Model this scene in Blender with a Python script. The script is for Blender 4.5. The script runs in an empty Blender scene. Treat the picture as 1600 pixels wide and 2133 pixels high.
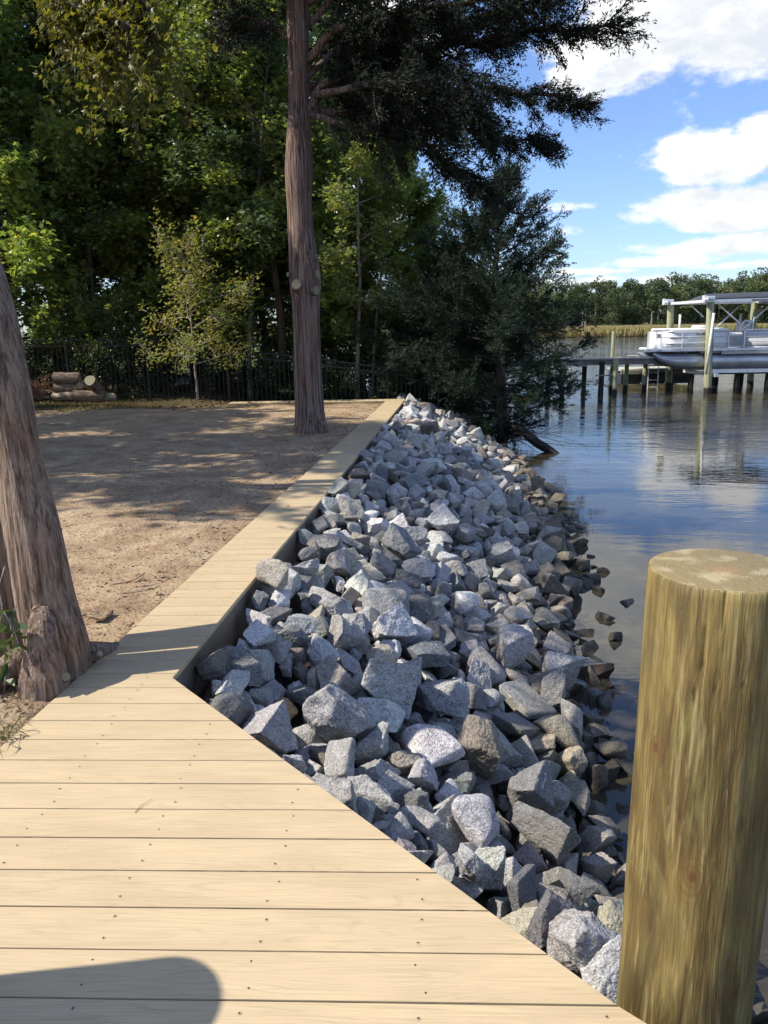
import bpy, bmesh, math, random
import numpy as np
from mathutils import Vector, Matrix, Quaternion, Euler

# ------------------------------------------------------------------ camera
scene = bpy.context.scene
COL = scene.collection
F = 1602.; CX = 800.; CY = 1066.5; H = 1.507
PITCH = math.radians(13.4); ROLL = math.radians(1.0)
fw = np.array([0, math.cos(PITCH), -math.sin(PITCH)])
_r0 = np.array([1., 0, 0]); _u0 = np.cross(_r0, fw)
rt = _r0*math.cos(ROLL) - _u0*math.sin(ROLL); up = np.cross(rt, fw)
CAM = np.array([0, 0, H])
cd = bpy.data.cameras.new('camera'); cam = bpy.data.objects.new('camera', cd); COL.objects.link(cam)
cd.sensor_fit = 'VERTICAL'; cd.sensor_height = 36.; cd.lens = 36.*F/2133.
cd.clip_start = .05; cd.clip_end = 6000
Mx = Matrix(((rt[0], up[0], -fw[0], 0), (rt[1], up[1], -fw[1], 0), (rt[2], up[2], -fw[2], H), (0, 0, 0, 1)))
cam.matrix_world = Mx
scene.camera = cam
scene.render.resolution_x = 768; scene.render.resolution_y = 1024

# ------------------------------------------------------------------ exposure
vs = scene.view_settings
scene.display_settings.display_device = 'sRGB'
vs.view_transform = 'Standard'; vs.look = 'None'; vs.gamma = 1; vs.use_curve_mapping = False
vs.exposure = 0.5
scene.cycles.max_bounces = 6; scene.cycles.transparent_max_bounces = 8
scene.cycles.caustics_reflective = False; scene.cycles.caustics_refractive = False

# ------------------------------------------------------------------ sun and sky
SUN_EL = math.radians(47)
sdir = Vector((-1, -.115, 0)).normalized()*math.cos(SUN_EL) + Vector((0, 0, math.sin(SUN_EL)))   # towards the sun
sl = bpy.data.lights.new('sun', 'SUN'); sun = bpy.data.objects.new('sun', sl); COL.objects.link(sun)
sl.energy = 4.8; sl.angle = math.radians(.53); sl.color = (1., .92, .79)
sun.rotation_euler = sdir.to_track_quat('Z', 'Y').to_euler()
sun.location = (-20, -3, 20)
W = bpy.data.worlds.new('World'); scene.world = W; W.use_nodes = True


class NT:
    """small helper for building node trees"""
    def __init__(s, tree): s.t = tree; s.n = tree.nodes; s.l = tree.links
    def node(s, typ, **k):
        n = s.n.new(typ)
        for a, b in k.items():
            if a == 'inp':
                for q, v in b.items(): s.set(n, q, v)
            else: setattr(n, a, b)
        return n
    def set(s, n, q, v):
        if isinstance(v, bpy.types.NodeSocket): s.l.new(v, n.inputs[q])
        elif isinstance(v, bpy.types.Node): s.l.new(v.outputs[0], n.inputs[q])
        else: n.inputs[q].default_value = v
    def math(s, op, a, b=0., c=None, clamp=False):
        n = s.node('ShaderNodeMath', operation=op, use_clamp=clamp); s.set(n, 0, a); s.set(n, 1, b)
        if c is not None: s.set(n, 2, c)
        return n.outputs[0]
    def vmath(s, op, a, b=(0, 0, 0)):
        n = s.node('ShaderNodeVectorMath', operation=op); s.set(n, 0, a); s.set(n, 1, b); return n.outputs[0]
    def noise(s, vec, scale, detail=3, rough=.5, dist=0., out=0):
        n = s.node('ShaderNodeTexNoise'); s.set(n, 'Vector', vec); s.set(n, 'Scale', scale)
        s.set(n, 'Detail', detail); s.set(n, 'Roughness', rough); s.set(n, 'Distortion', dist); return n.outputs[out]
    def ramp(s, f, stops, interp='LINEAR'):
        n = s.node('ShaderNodeValToRGB'); s.set(n, 0, f); cr = n.color_ramp; cr.interpolation = interp
        while len(cr.elements) < len(stops): cr.elements.new(.5)
        for e, (p, c) in zip(cr.elements, stops):
            e.position = p; e.color = (c, c, c, 1) if isinstance(c, (int, float)) else (*c, 1)
        return n.outputs[0]
    def mix(s, f, a, b, typ='MIX'):
        n = s.node('ShaderNodeMix', data_type='RGBA', blend_type=typ); s.set(n, 0, f)
        for q, v in ((6, a), (7, b)):
            if isinstance(v, tuple) and len(v) == 3: v = (*v, 1)
            s.set(n, q, v)
        return n.outputs[2]
    def maprange(s, v, a, b, c=0., d=1., typ='SMOOTHSTEP'):
        n = s.node('ShaderNodeMapRange', interpolation_type=typ, clamp=True) if typ == 'LINEAR' else s.node('ShaderNodeMapRange', interpolation_type=typ)
        for q, x in enumerate((v, a, b, c, d)): s.set(n, q, x)
        return n.outputs[0]
    def mapping(s, vec, scale=(1, 1, 1), rot=(0, 0, 0), loc=(0, 0, 0)):
        n = s.node('ShaderNodeMapping'); s.set(n, 0, vec); s.set(n, 'Scale', scale); s.set(n, 'Rotation', rot); s.set(n, 'Location', loc); return n.outputs[0]
    def bump(s, h, strength=.5, dist=.01, normal=None):
        n = s.node('ShaderNodeBump'); s.set(n, 'Height', h); s.set(n, 'Strength', strength); s.set(n, 'Distance', dist)
        if normal is not None: s.set(n, 'Normal', normal)
        return n.outputs[0]


def ray(x, y): return fw*F + rt*(x-CX) - up*(y-CY)
def azel(x, y):
    d = ray(x, y); d = d/np.linalg.norm(d)
    return math.atan2(d[0], d[1]), math.asin(d[2])
def at(x, y, z=0.):
    d = ray(x, y); return CAM + d*((z-H)/d[2])
def atY(x, y, Y):
    d = ray(x, y); return CAM + d*(Y/d[1])
def proj(p):
    v = np.array(p, float)-CAM; z = v@fw
    return CX+F*(v@rt)/z, CY-F*(v@up)/z

# clouds: a density in the (azimuth, elevation) of the sky, blobs broken up by noise
clouds = bpy.data.node_groups.new('cloud_density', 'ShaderNodeTree')
clouds.interface.new_socket('Vector', in_out='INPUT', socket_type='NodeSocketVector')
clouds.interface.new_socket('Value', in_out='OUTPUT', socket_type='NodeSocketFloat')
g = NT(clouds); gi = g.node('NodeGroupInput'); go = g.node('NodeGroupOutput')
sp = g.node('ShaderNodeSeparateXYZ', inp={0: gi.outputs[0]})
# (azimuth deg, elevation deg, radius az, radius el, weight)
def blob(px, py, rx, ry, w=1.):
    a, e = azel(px, py); a2, _ = azel(px+rx, py); _, e2 = azel(px, py-ry)
    return (a, e, max(abs(a2-a), .005), max(abs(e2-e), .005), w)
BL = [blob(1420, 20, 250, 135), blob(1560, 20, 260, 150), blob(1255, 120, 130, 85), blob(1340, 80, 150, 95), blob(1600, -150, 500, 170),
      blob(1500, 325, 130, 62), blob(1580, 300, 90, 55), blob(1410, 300, 60, 28, .8), blob(1460, 362, 90, 30, .8),
      blob(1470, 432, 150, 44), blob(1580, 430, 100, 46), blob(1370, 450, 60, 22, .7), blob(1530, 462, 150, 22),
      blob(1480, 512, 170, 22, .75), blob(1580, 500, 110, 20, .8), blob(1360, 545, 150, 14, .7), blob(1560, 552, 150, 10, .7), blob(1230, 565, 110, 9, .65), blob(1210, 530, 70, 16, .5),
      blob(1200, 478, 140, 16, .35), blob(1190, 430, 120, 12, .4), blob(1255, 250, 26, 10, .45), blob(1268, 268, 18, 5, .4),
      blob(1150, 590, 400, 14, .6), blob(700, 60, 240, 130), blob(860, 250, 120, 60, .8), blob(760, 430, 130, 70, .9), blob(560, 30, 120, 60, .9)]
acc = None
for a, e, ra, re, w in BL:
    u = g.math('DIVIDE', g.math('SUBTRACT', sp.outputs[0], a), ra)
    v = g.math('DIVIDE', g.math('SUBTRACT', sp.outputs[1], e), re)
    d2 = g.math('MULTIPLY_ADD', v, v, g.math('MULTIPLY', u, u))
    f = g.math('MULTIPLY', g.math('DIVIDE', 1., g.math('ADD', 1., g.math('MULTIPLY', d2, d2))), w)
    acc = f if acc is None else g.math('MAXIMUM', acc, f)
# elsewhere (high up, behind, left) plain scattered clouds
hi = g.maprange(sp.outputs[1], .55, .75, 0, 1)
sidem = g.maprange(g.math('ABSOLUTE', sp.outputs[0]), .75, 1.1, 0, 1)
vecn = g.node('ShaderNodeCombineXYZ', inp={0: sp.outputs[0], 1: g.math('MULTIPLY', sp.outputs[1], 1.9)})
big = g.noise(vecn, 3.1, 2, .5)
other = g.math('MULTIPLY', g.maprange(big, .5, .68, 0, .9), g.math('MAXIMUM', hi, sidem))
acc = g.math('MAXIMUM', acc, other)
n1 = g.noise(vecn, 16., 7, .58, .2); n2 = g.noise(vecn, 60., 5, .6)
tot = g.math('ADD', acc, g.math('MULTIPLY', g.math('SUBTRACT', n1, .5), 1.5))
tot = g.math('ADD', tot, g.math('MULTIPLY', g.math('SUBTRACT', n2, .5), .45))
g.l.new(tot, go.inputs[0])

w = NT(W.node_tree); w.n.clear()
tc = w.node('ShaderNodeTexCoord'); sp = w.node('ShaderNodeSeparateXYZ', inp={0: tc.outputs['Generated']})
az = w.math('ARCTAN2', sp.outputs[0], sp.outputs[1]); el = w.math('ARCSINE', sp.outputs[2])
p0 = w.node('ShaderNodeCombineXYZ', inp={0: az, 1: el})
def dens(v):
    n = w.node('ShaderNodeGroup'); n.node_tree = clouds; w.set(n, 0, v); return n.outputs[0]
d0 = dens(p0.outputs[0]); dU = dens(w.vmath('ADD', p0.outputs[0], (-.018, .03, 0)))
cover = w.maprange(d0, .32, .80)
thick = w.maprange(dU, .45, 1.25, 0, 1)
ccol = w.ramp(thick, [(0, (1.12, 1.11, 1.09)), (.45, (.95, .97, .99)), (1, (.74, .78, .84))])
sky = w.node('ShaderNodeTexSky', sky_type='NISHITA', sun_disc=False)
sky.sun_elevation = SUN_EL; sky.sun_rotation = math.atan2(sdir.x, sdir.y)
sky.air_density = 1.0; sky.dust_density = .6; sky.ozone_density = 2.2; sky.altitude = 0
SKY = .125
skyc = w.mix(1., sky.outputs[0], (.86, .955, 1.20), 'MULTIPLY')
ccol = w.mix(1., ccol, (.78/SKY, .78/SKY, .78/SKY), 'MULTIPLY')
bgc = w.mix(cover, skyc, ccol)
bg = w.node('ShaderNodeBackground', inp={0: bgc, 1: SKY})
w.l.new(bg.outputs[0], w.node('ShaderNodeOutputWorld').inputs[0])

# ------------------------------------------------------------------ helpers
PI = math.pi
def link(o, parent=None):
    COL.objects.link(o)
    if parent is not None: o.parent = parent
    return o
def tag(o, label=None, cat=None, group=None, kind=None):
    if label: o['label'] = label
    if cat: o['category'] = cat
    if group: o['group'] = group
    if kind: o['kind'] = kind
    return o
def empty(name, loc, rz=0):
    o = bpy.data.objects.new(name, None); o.location = loc; o.rotation_euler = (0, 0, rz); o.empty_display_size = .2
    return link(o)

class MB:
    """collects shapes as numpy arrays and links them as one mesh object"""
    def __init__(s): s.v = []; s.f = []; s.n = 0; s.a = []; s.m = []
    def add(s, v, f, a=0., m=0):
        v = np.asarray(v, float); s.v.append(v)
        f = [tuple(int(i)+s.n for i in q) for q in f] if not isinstance(f, np.ndarray) else f + s.n
        s.f.append(f); s.n += len(v); s.m.append((len(f), m)); s.a.append((len(v), a))
    def box(s, c, d, rot=None, m=0, bev=0., off=None):
        c = np.array(c, float); hx, hy, hz = np.array(d)/2
        if bev <= 0:
            v = np.array([(x, y, z) for z in (-hz, hz) for x, y in ((-hx, -hy), (hx, -hy), (hx, hy), (-hx, hy))])
            f = [(3, 2, 1, 0), (4, 5, 6, 7), (0, 1, 5, 4), (1, 2, 6, 5), (2, 3, 7, 6), (3, 0, 4, 7)]
        else:
            bm = bmesh.new(); bmesh.ops.create_cube(bm, size=1)
            for q in bm.verts: q.co = Vector((q.co.x*2*hx, q.co.y*2*hy, q.co.z*2*hz))
            bmesh.ops.bevel(bm, geom=bm.edges[:], offset=bev, segments=2, profile=.5, affect='EDGES')
            v = np.array([q.co[:] for q in bm.verts]); f = [tuple(q.index for q in p.verts) for p in bm.faces]; bm.free()
        if rot is not None:
            R = np.array(Euler(rot).to_matrix()); v = v@R.T
        s.add(v+c, f, 0., m)
    def bar(s, a, b, w, h=None, m=0):
        """rectangular bar from a to b"""
        a = Vector(a); b = Vector(b); d = b-a; L = d.length; h = h or w
        q = d.to_track_quat('X', 'Z'); R = np.array(q.to_matrix())
        v = np.array([(x, y, z) for z in (-h/2, h/2) for x, y in ((0, -w/2), (L, -w/2), (L, w/2), (0, w/2))])
        s.add(v@R.T+np.array(a), [(3, 2, 1, 0), (4, 5, 6, 7), (0, 1, 5, 4), (1, 2, 6, 5), (2, 3, 7, 6), (3, 0, 4, 7)], 0., m)
    def tube(s, pts, rad, seg=8, cap=True, m=0, a=0., fn=None):
        pts = np.asarray(pts, float); n = len(pts)
        if np.isscalar(rad): rad = [rad]*n
        T = np.gradient(pts, axis=0); T /= np.linalg.norm(T, axis=1)[:, None]+1e-12
        ref = np.array([0, 0, 1.]) if abs(T[0][2]) < .9 else np.array([1., 0, 0])
        u = np.cross(T[0], ref); u /= np.linalg.norm(u); V = []
        for i in range(n):
            u = u-T[i]*(u@T[i]); u /= np.linalg.norm(u); w_ = np.cross(T[i], u)
            for k in range(seg):
                th = 2*PI*k/seg; r = rad[i]*(fn(i/(n-1), th) if fn else 1.)
                V.append(pts[i]+(u*math.cos(th)+w_*math.sin(th))*r)
        Fs = [(i*seg+k, i*seg+(k+1) % seg, (i+1)*seg+(k+1) % seg, (i+1)*seg+k) for i in range(n-1) for k in range(seg)]
        if cap: Fs += [tuple(range(seg))[::-1], tuple((n-1)*seg+k for k in range(seg))]
        s.add(V, Fs, a, m)
    def build(s, name, mats, parent=None, smooth=False, attr=None, sharp=None):
        V = np.vstack(s.v) if s.v else np.zeros((0, 3))
        me = bpy.data.meshes.new(name)
        fl = []; lens = []
        for f in s.f:
            if isinstance(f, np.ndarray): fl.append(f.ravel()); lens.append(np.full(len(f), f.shape[1]))
            else:
                fl.append(np.array([i for q in f for i in q], int)); lens.append(np.array([len(q) for q in f], int))
        loops = np.concatenate(fl); lens = np.concatenate(lens)
        me.vertices.add(len(V)); me.vertices.foreach_set('co', V.ravel())
        me.loops.add(len(loops)); me.loops.foreach_set('vertex_index', loops.astype(np.int32))
        me.polygons.add(len(lens)); st = np.concatenate([[0], np.cumsum(lens)[:-1]]).astype(np.int32)
        me.polygons.foreach_set('loop_start', st)
        try: me.polygons.foreach_set('loop_total', lens.astype(np.int32))
        except Exception: pass
        mi = np.concatenate([np.full(c, m) for c, m in s.m]).astype(np.int32)
        mats = mats if isinstance(mats, (list, tuple)) else [mats]
        for q in mats: me.materials.append(q)
        me.polygons.foreach_set('material_index', mi)
        me.polygons.foreach_set('use_smooth', np.full(len(lens), smooth))
        me.update(calc_edges=True)
        if attr:
            arr = np.concatenate([(np.full(c, a, float) if np.isscalar(a) else np.asarray(a, float)) for c, a in s.a])
            at_ = me.attributes.new(attr, 'FLOAT', 'POINT'); at_.data.foreach_set('value', arr.astype(np.float32))
        o = bpy.data.objects.new(name, me)
        if smooth and sharp is not None:
            me.set_sharp_from_angle(angle=sharp)
        link(o, parent)
        return o

def copy_tree(o, parent=None):
    c = o.copy(); COL.objects.link(c); c.parent = parent
    for ch in list(o.children): copy_tree(ch, c)
    return c

# ------------------------------------------------------------------ materials
def mat(name):
    m = bpy.data.materials.new(name); m.use_nodes = True; n = NT(m.node_tree); n.n.clear()
    n.out = n.node('ShaderNodeOutputMaterial'); n.p = n.node('ShaderNodeBsdfPrincipled'); n.l.new(n.p.outputs[0], n.out.inputs[0])
    n.m = m; return n
def plain(name, col, rough=.5, metal=0., var=.12, scale=6., bump=.0, spec=.5):
    n = mat(name); tc = n.node('ShaderNodeTexCoord').outputs['Object']
    f = n.noise(tc, scale, 4, .6)
    a = tuple(c*(1-var) for c in col); b = tuple(min(1, c*(1+var)) for c in col)
    n.set(n.p, 'Base Color', n.mix(n.maprange(f, .3, .7, 0, 1), a, b)); n.set(n.p, 'Roughness', rough); n.set(n.p, 'Metallic', metal)
    n.set(n.p, 'Specular IOR Level', spec)
    if bump: n.set(n.p, 'Normal', n.bump(n.noise(tc, scale*6, 4), bump, .01))
    return n.m

def granite(name, mode):
    n = mat(name)
    geo = n.node('ShaderNodeNewGeometry'); tcn = n.node('ShaderNodeTexCoord')
    if mode == 'object':
        col = n.node('ShaderNodeObjectInfo').outputs['Color']
        oi = n.node('ShaderNodeObjectInfo').outputs['Random']
        vec = n.vmath('ADD', n.mapping(tcn.outputs['Object'], (.28, .28, .28)), n.node('ShaderNodeCombineXYZ', inp={0: n.math('MULTIPLY', oi, 37.), 1: n.math('MULTIPLY', oi, 91.)}).outputs[0])
    else:
        col = n.node('ShaderNodeAttribute', attribute_name='rc').outputs['Color']
        vec = geo.outputs['Position']
    big = n.noise(vec, 9., 5, .6, .6)
    vein = n.noise(n.mapping(vec, (22, 60, 22), (.5, .3, .8)), 1.2, 5, .62, 1.2)
    speck = n.noise(vec, 170., 3, .65)
    speck2 = n.noise(vec, 420., 2, .6)
    f = n.math('MULTIPLY_ADD', n.maprange(speck, .36, .64, -.5, .5, 'LINEAR'), .95, 1.)
    f = n.math('MULTIPLY_ADD', n.maprange(speck2, .35, .65, -.5, .5, 'LINEAR'), .5, f)
    f = n.math('MULTIPLY_ADD', n.maprange(vein, .3, .7, -.5, .5, 'LINEAR'), .75, f)
    f = n.math('MULTIPLY_ADD', n.maprange(big, .3, .7, -.5, .5, 'LINEAR'), .4, f)
    cc = n.mix(1., col, n.node('ShaderNodeCombineXYZ', inp={0: f, 1: f, 2: f}).outputs[0], 'MULTIPLY')
    # rust and dust stains
    st = n.noise(vec, 6., 3, .5); cc = n.mix(n.math('MULTIPLY', n.maprange(st, .66, .78), .35), cc, (.34, .24, .14))
    # tide line: silt and algae on everything low on the bank
    z = n.node('ShaderNodeSeparateXYZ', inp={0: geo.outputs['Position']}).outputs[2]
    zz = n.math('ADD', z, n.math('MULTIPLY', n.math('SUBTRACT', n.noise(geo.outputs['Position'], 3.5, 4, .6), .5), .5))
    silt = n.maprange(zz, -.5, -1.05, 0, .62)
    cc = n.mix(silt, cc, n.mix(.5, (.20, .165, .115), n.mix(1., cc, (.62, .55, .42), 'MULTIPLY')))
    wet = n.maprange(zz, -1.0, -1.16, 0, 1)
    cc = n.mix(n.math('MULTIPLY', wet, .8), cc, (.032, .027, .021))
    n.set(n.p, 'Base Color', cc)
    n.set(n.p, 'Roughness', n.math('SUBTRACT', .82, n.math('MULTIPLY', wet, .5)))
    n.set(n.p, 'Specular IOR Level', .35)
    h = n.math('ADD', n.math('MULTIPLY', n.noise(vec, 45., 6, .65), 1.), n.math('MULTIPLY', speck, .25))
    n.set(n.p, 'Normal', n.bump(h, .9, .018))
    return n.m

def leafmat(name, cols, trans=.45, rough=.45, yellow=None):
    n = mat(name)
    a = n.node('ShaderNodeAttribute', attribute_name='lv').outputs['Fac']
    k = len(cols)
    c = n.ramp(a, [(i/max(k-1, 1), q) for i, q in enumerate(cols)])
    oi = n.node('ShaderNodeObjectInfo').outputs['Random']
    hs = n.node('ShaderNodeHueSaturation', inp={'Hue': n.math('MULTIPLY_ADD', oi, .03, .485), 'Saturation': .9, 'Value': n.math('MULTIPLY_ADD', oi, .35, .82), 'Color': c})
    n.set(n.p, 'Base Color', hs.outputs[0]); n.set(n.p, 'Roughness', rough); n.set(n.p, 'Specular IOR Level', .4)
    tr = n.node('ShaderNodeBsdfTranslucent', inp={0: n.mix(1., hs.outputs[0], (1.35, 1.3, .5), 'MULTIPLY')})
    mx = n.node('ShaderNodeMixShader', inp={0: trans, 1: n.p.outputs[0], 2: tr.outputs[0]})
    n.l.new(mx.outputs[0], n.out.inputs[0])
    return n.m

def bark(name, c1, c2, c3, sx=26., sz=1.6, strength=1., dist=.03):
    n = mat(name); tc = n.node('ShaderNodeTexCoord').outputs['Object']
    fib = n.noise(n.mapping(tc, (sx, sx, sz)), 1., 6, .62, .35)
    fib2 = n.noise(n.mapping(tc, (sx*3.4, sx*3.4, sz*2.2)), 1., 4, .6, .2)
    blot = n.noise(tc, 2.2, 4, .6)
    f = n.math('ADD', n.math('MULTIPLY', fib, .62), n.math('MULTIPLY', fib2, .38))
    c = n.ramp(f, [(.40, c3), (.475, c1), (.57, c2)])
    c = n.mix(n.maprange(blot, .5, .7, 0, .5), c, n.mix(1., c, (1.1, .72, .52), 'MULTIPLY'))
    n.set(n.p, 'Base Color', c); n.set(n.p, 'Roughness', .9); n.set(n.p, 'Specular IOR Level', .2)
    n.set(n.p, 'Normal', n.bump(f, strength, dist)); return n.m

def composite(name, base, fascia=False):
    """tan composite decking with embossed grain along the boards"""
    n = mat(name); pos = n.node('ShaderNodeNewGeometry').outputs['Position']
    a = n.node('ShaderNodeAttribute', attribute_name='lv').outputs['Fac']
    off = n.node('ShaderNodeCombineXYZ', inp={0: n.math('MULTIPLY', a, 31.), 1: n.math('MULTIPLY', a, 17.), 2: 0.}).outputs[0]
    v = n.vmath('ADD', n.mapping(pos, (1, 1, 1), (0, 0, BANG)), off)
    # grain: contour lines of a stretched noise give the cathedral figure
    g0 = n.noise(n.mapping(v, (.65, 9., 3.)), 1., 2, .4, .15)
    ring = n.math('FRACT', n.math('MULTIPLY', g0, 30.)); tri = n.math('ABSOLUTE', n.math('SUBTRACT', n.math('MULTIPLY', ring, 2.), 1.))
    lines = n.maprange(tri, .0, .45, 0, 1)
    fine = n.noise(n.mapping(v, (4., 260., 40.)), 1., 4, .65)
    brk = n.maprange(n.noise(n.mapping(v, (7, 40, 7)), 1., 3, .5), .35, .65, .15, 1.)
    gr = n.math('MULTIPLY', n.math('SUBTRACT', 1., lines), brk)
    blot = n.noise(n.mapping(v, (2.2, 9., 3.)), 1., 4, .55)
    c = n.mix(n.maprange(blot, .3, .7), tuple(q*.92 for q in base), tuple(min(1, q*1.08) for q in base))
    c = n.mix(n.math('MULTIPLY', gr, .26), c, tuple(q*.55 for q in base))
    c = n.mix(n.maprange(fine, .42, .66, 0, .55), c, tuple(q*.7 for q in base))
    c = n.mix(n.maprange(n.math('ABSOLUTE', n.math('SUBTRACT', a, .5)), .0, .5, 0, .10), c, tuple(q*1.15 for q in base))
    dirt = n.noise(pos, 1.3, 5, .65); dirt2 = n.noise(pos, 90., 3, .7)
    c = n.mix(n.math('MULTIPLY', n.maprange(dirt, .52, .72), n.maprange(dirt2, .55, .68, 0, .45)), c, (.22, .16, .10))
    n.set(n.p, 'Base Color', c); n.set(n.p, 'Roughness', .62); n.set(n.p, 'Specular IOR Level', .3)
    h = n.math('ADD', n.math('MULTIPLY', gr, -1.), n.math('MULTIPLY', fine, .6))
    n.set(n.p, 'Normal', n.bump(h, .35, .002)); return n.m
BANG = math.atan2(.037, 1.)

# ------------------------------------------------------------------ terrain
def ico(sub):
    t=(1+5**.5)/2
    v=[(-1,t,0),(1,t,0),(-1,-t,0),(1,-t,0),(0,-1,t),(0,1,t),(0,-1,-t),(0,1,-t),(t,0,-1),(t,0,1),(-t,0,-1),(-t,0,1)]
    f=[(0,11,5),(0,5,1),(0,1,7),(0,7,10),(0,10,11),(1,5,9),(5,11,4),(11,10,2),(10,7,6),(7,1,8),(3,9,4),(3,4,2),(3,2,6),(3,6,8),(3,8,9),(4,9,5),(2,4,11),(6,2,10),(8,6,7),(9,8,1)]
    v=[np.array(p,float)/np.linalg.norm(p) for p in v]
    for _ in range(sub):
        mid={};nf=[]
        def m(a,b):
            k=(min(a,b),max(a,b))
            if k not in mid:
                p=v[a]+v[b];v.append(p/np.linalg.norm(p));mid[k]=len(v)-1
            return mid[k]
        for a,b,c in f:
            x,y,z=m(a,b),m(b,c),m(c,a);nf+=[(a,x,z),(b,y,x),(c,z,y),(x,y,z)]
        f=nf
    return np.array(v),np.array(f)
def snoise(P,seed,freq,octs=4,gain=.5):
    r=np.random.RandomState(seed);out=np.zeros(len(P));a=1.
    for o in range(octs):
        for k in range(5):
            d=r.normal(size=3);d/=np.linalg.norm(d);ph=r.uniform(0,6.28,2)
            e=r.normal(size=3);e/=np.linalg.norm(e)
            out+=a*np.sin(P@d*freq+ph[0]+1.3*np.sin(P@e*freq*.7+ph[1]))/5
        a*=gain;freq*=2.05
    return out
NSHAPE=26
def rock_shape(i,V):
    """V unit directions -> vertex positions of rock i, longest side about 1"""
    r=np.random.RandomState(100+i)
    n=r.randint(3,8);rounded=i%5==4
    N=[];D=[]
    while len(N)<n:
        d=r.normal(size=3);d/=np.linalg.norm(d)
        if all(d@q<.7 for q in N): N.append(d);D.append(r.uniform(.58,.92))
    for s in np.vstack([np.eye(3),-np.eye(3)]):
        N.append(s+r.normal(size=3)*.22);N[-1]/=np.linalg.norm(N[-1]);D.append(r.uniform(.72,1.))
    N=np.array(N);D=np.array(D)
    c=V@N.T;c=np.where(c>.05,D/np.maximum(c,.05),9.)
    k=10. if rounded else 34.
    R=-np.log(np.exp(-k*np.clip(c,0,3)).sum(1))/k
    P=V*R[:,None]
    P=P*np.array([1.,r.uniform(.6,.9),r.uniform(.42,.74)])
    ch=(.35 if rounded else 1.)
    n1=snoise(P,i*7+1,3.2,2)*.05; n2=snoise(P,i*7+2,13,3,.6)*.032*ch
    step=np.floor((snoise(P,i*7+3,4.5,1)+P@N[0]*.7)*5)/5
    n3=(step-(snoise(P,i*7+3,4.5,1)+P@N[0]*.7))*.075*ch
    P=P+V*(n1+n2+n3)[:,None]
    P-= (P.max(0)+P.min(0))/2
    return P/ (P.max(0)-P.min(0)).max()
EDGE=[(.66,-2.5),(.60,1.36),(.51,1.46),(-.96,3.19),(-.85,4.30),(.45,16.44),(.3,18.),(.0,20.)]
WAT=[(1.45,-2.5),(1.42,1.),(1.38,3.2),(1.57,4.31),(1.86,6.4),(2.38,8.1),(2.72,10.5),(2.86,12.8),(2.92,15.),(2.95,17.7),(2.6,20.)]
def dist_poly(P,L):
    best=np.full(len(P),1e9)
    for a,b in zip(L[:-1],L[1:]):
        a=np.array(a,float);b=np.array(b,float);ab=b-a
        t=np.clip(((P-a)@ab)/(ab@ab),0,1);q=a+t[:,None]*ab
        best=np.minimum(best,np.hypot(*(P-q).T))
    return best
def xat(L,y): 
    return np.interp(y,[p[1] for p in L],[p[0] for p in L])
def bank_z(P):
    P=np.atleast_2d(P).astype(float)
    de=dist_poly(P,EDGE);dw=dist_poly(P,WAT)
    out=P[:,0]>xat(WAT,P[:,1])
    s=de/(de+dw+1e-9)
    z=-.25-1.19*s
    return np.where(out,-1.45-dw*.5,z)

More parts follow.
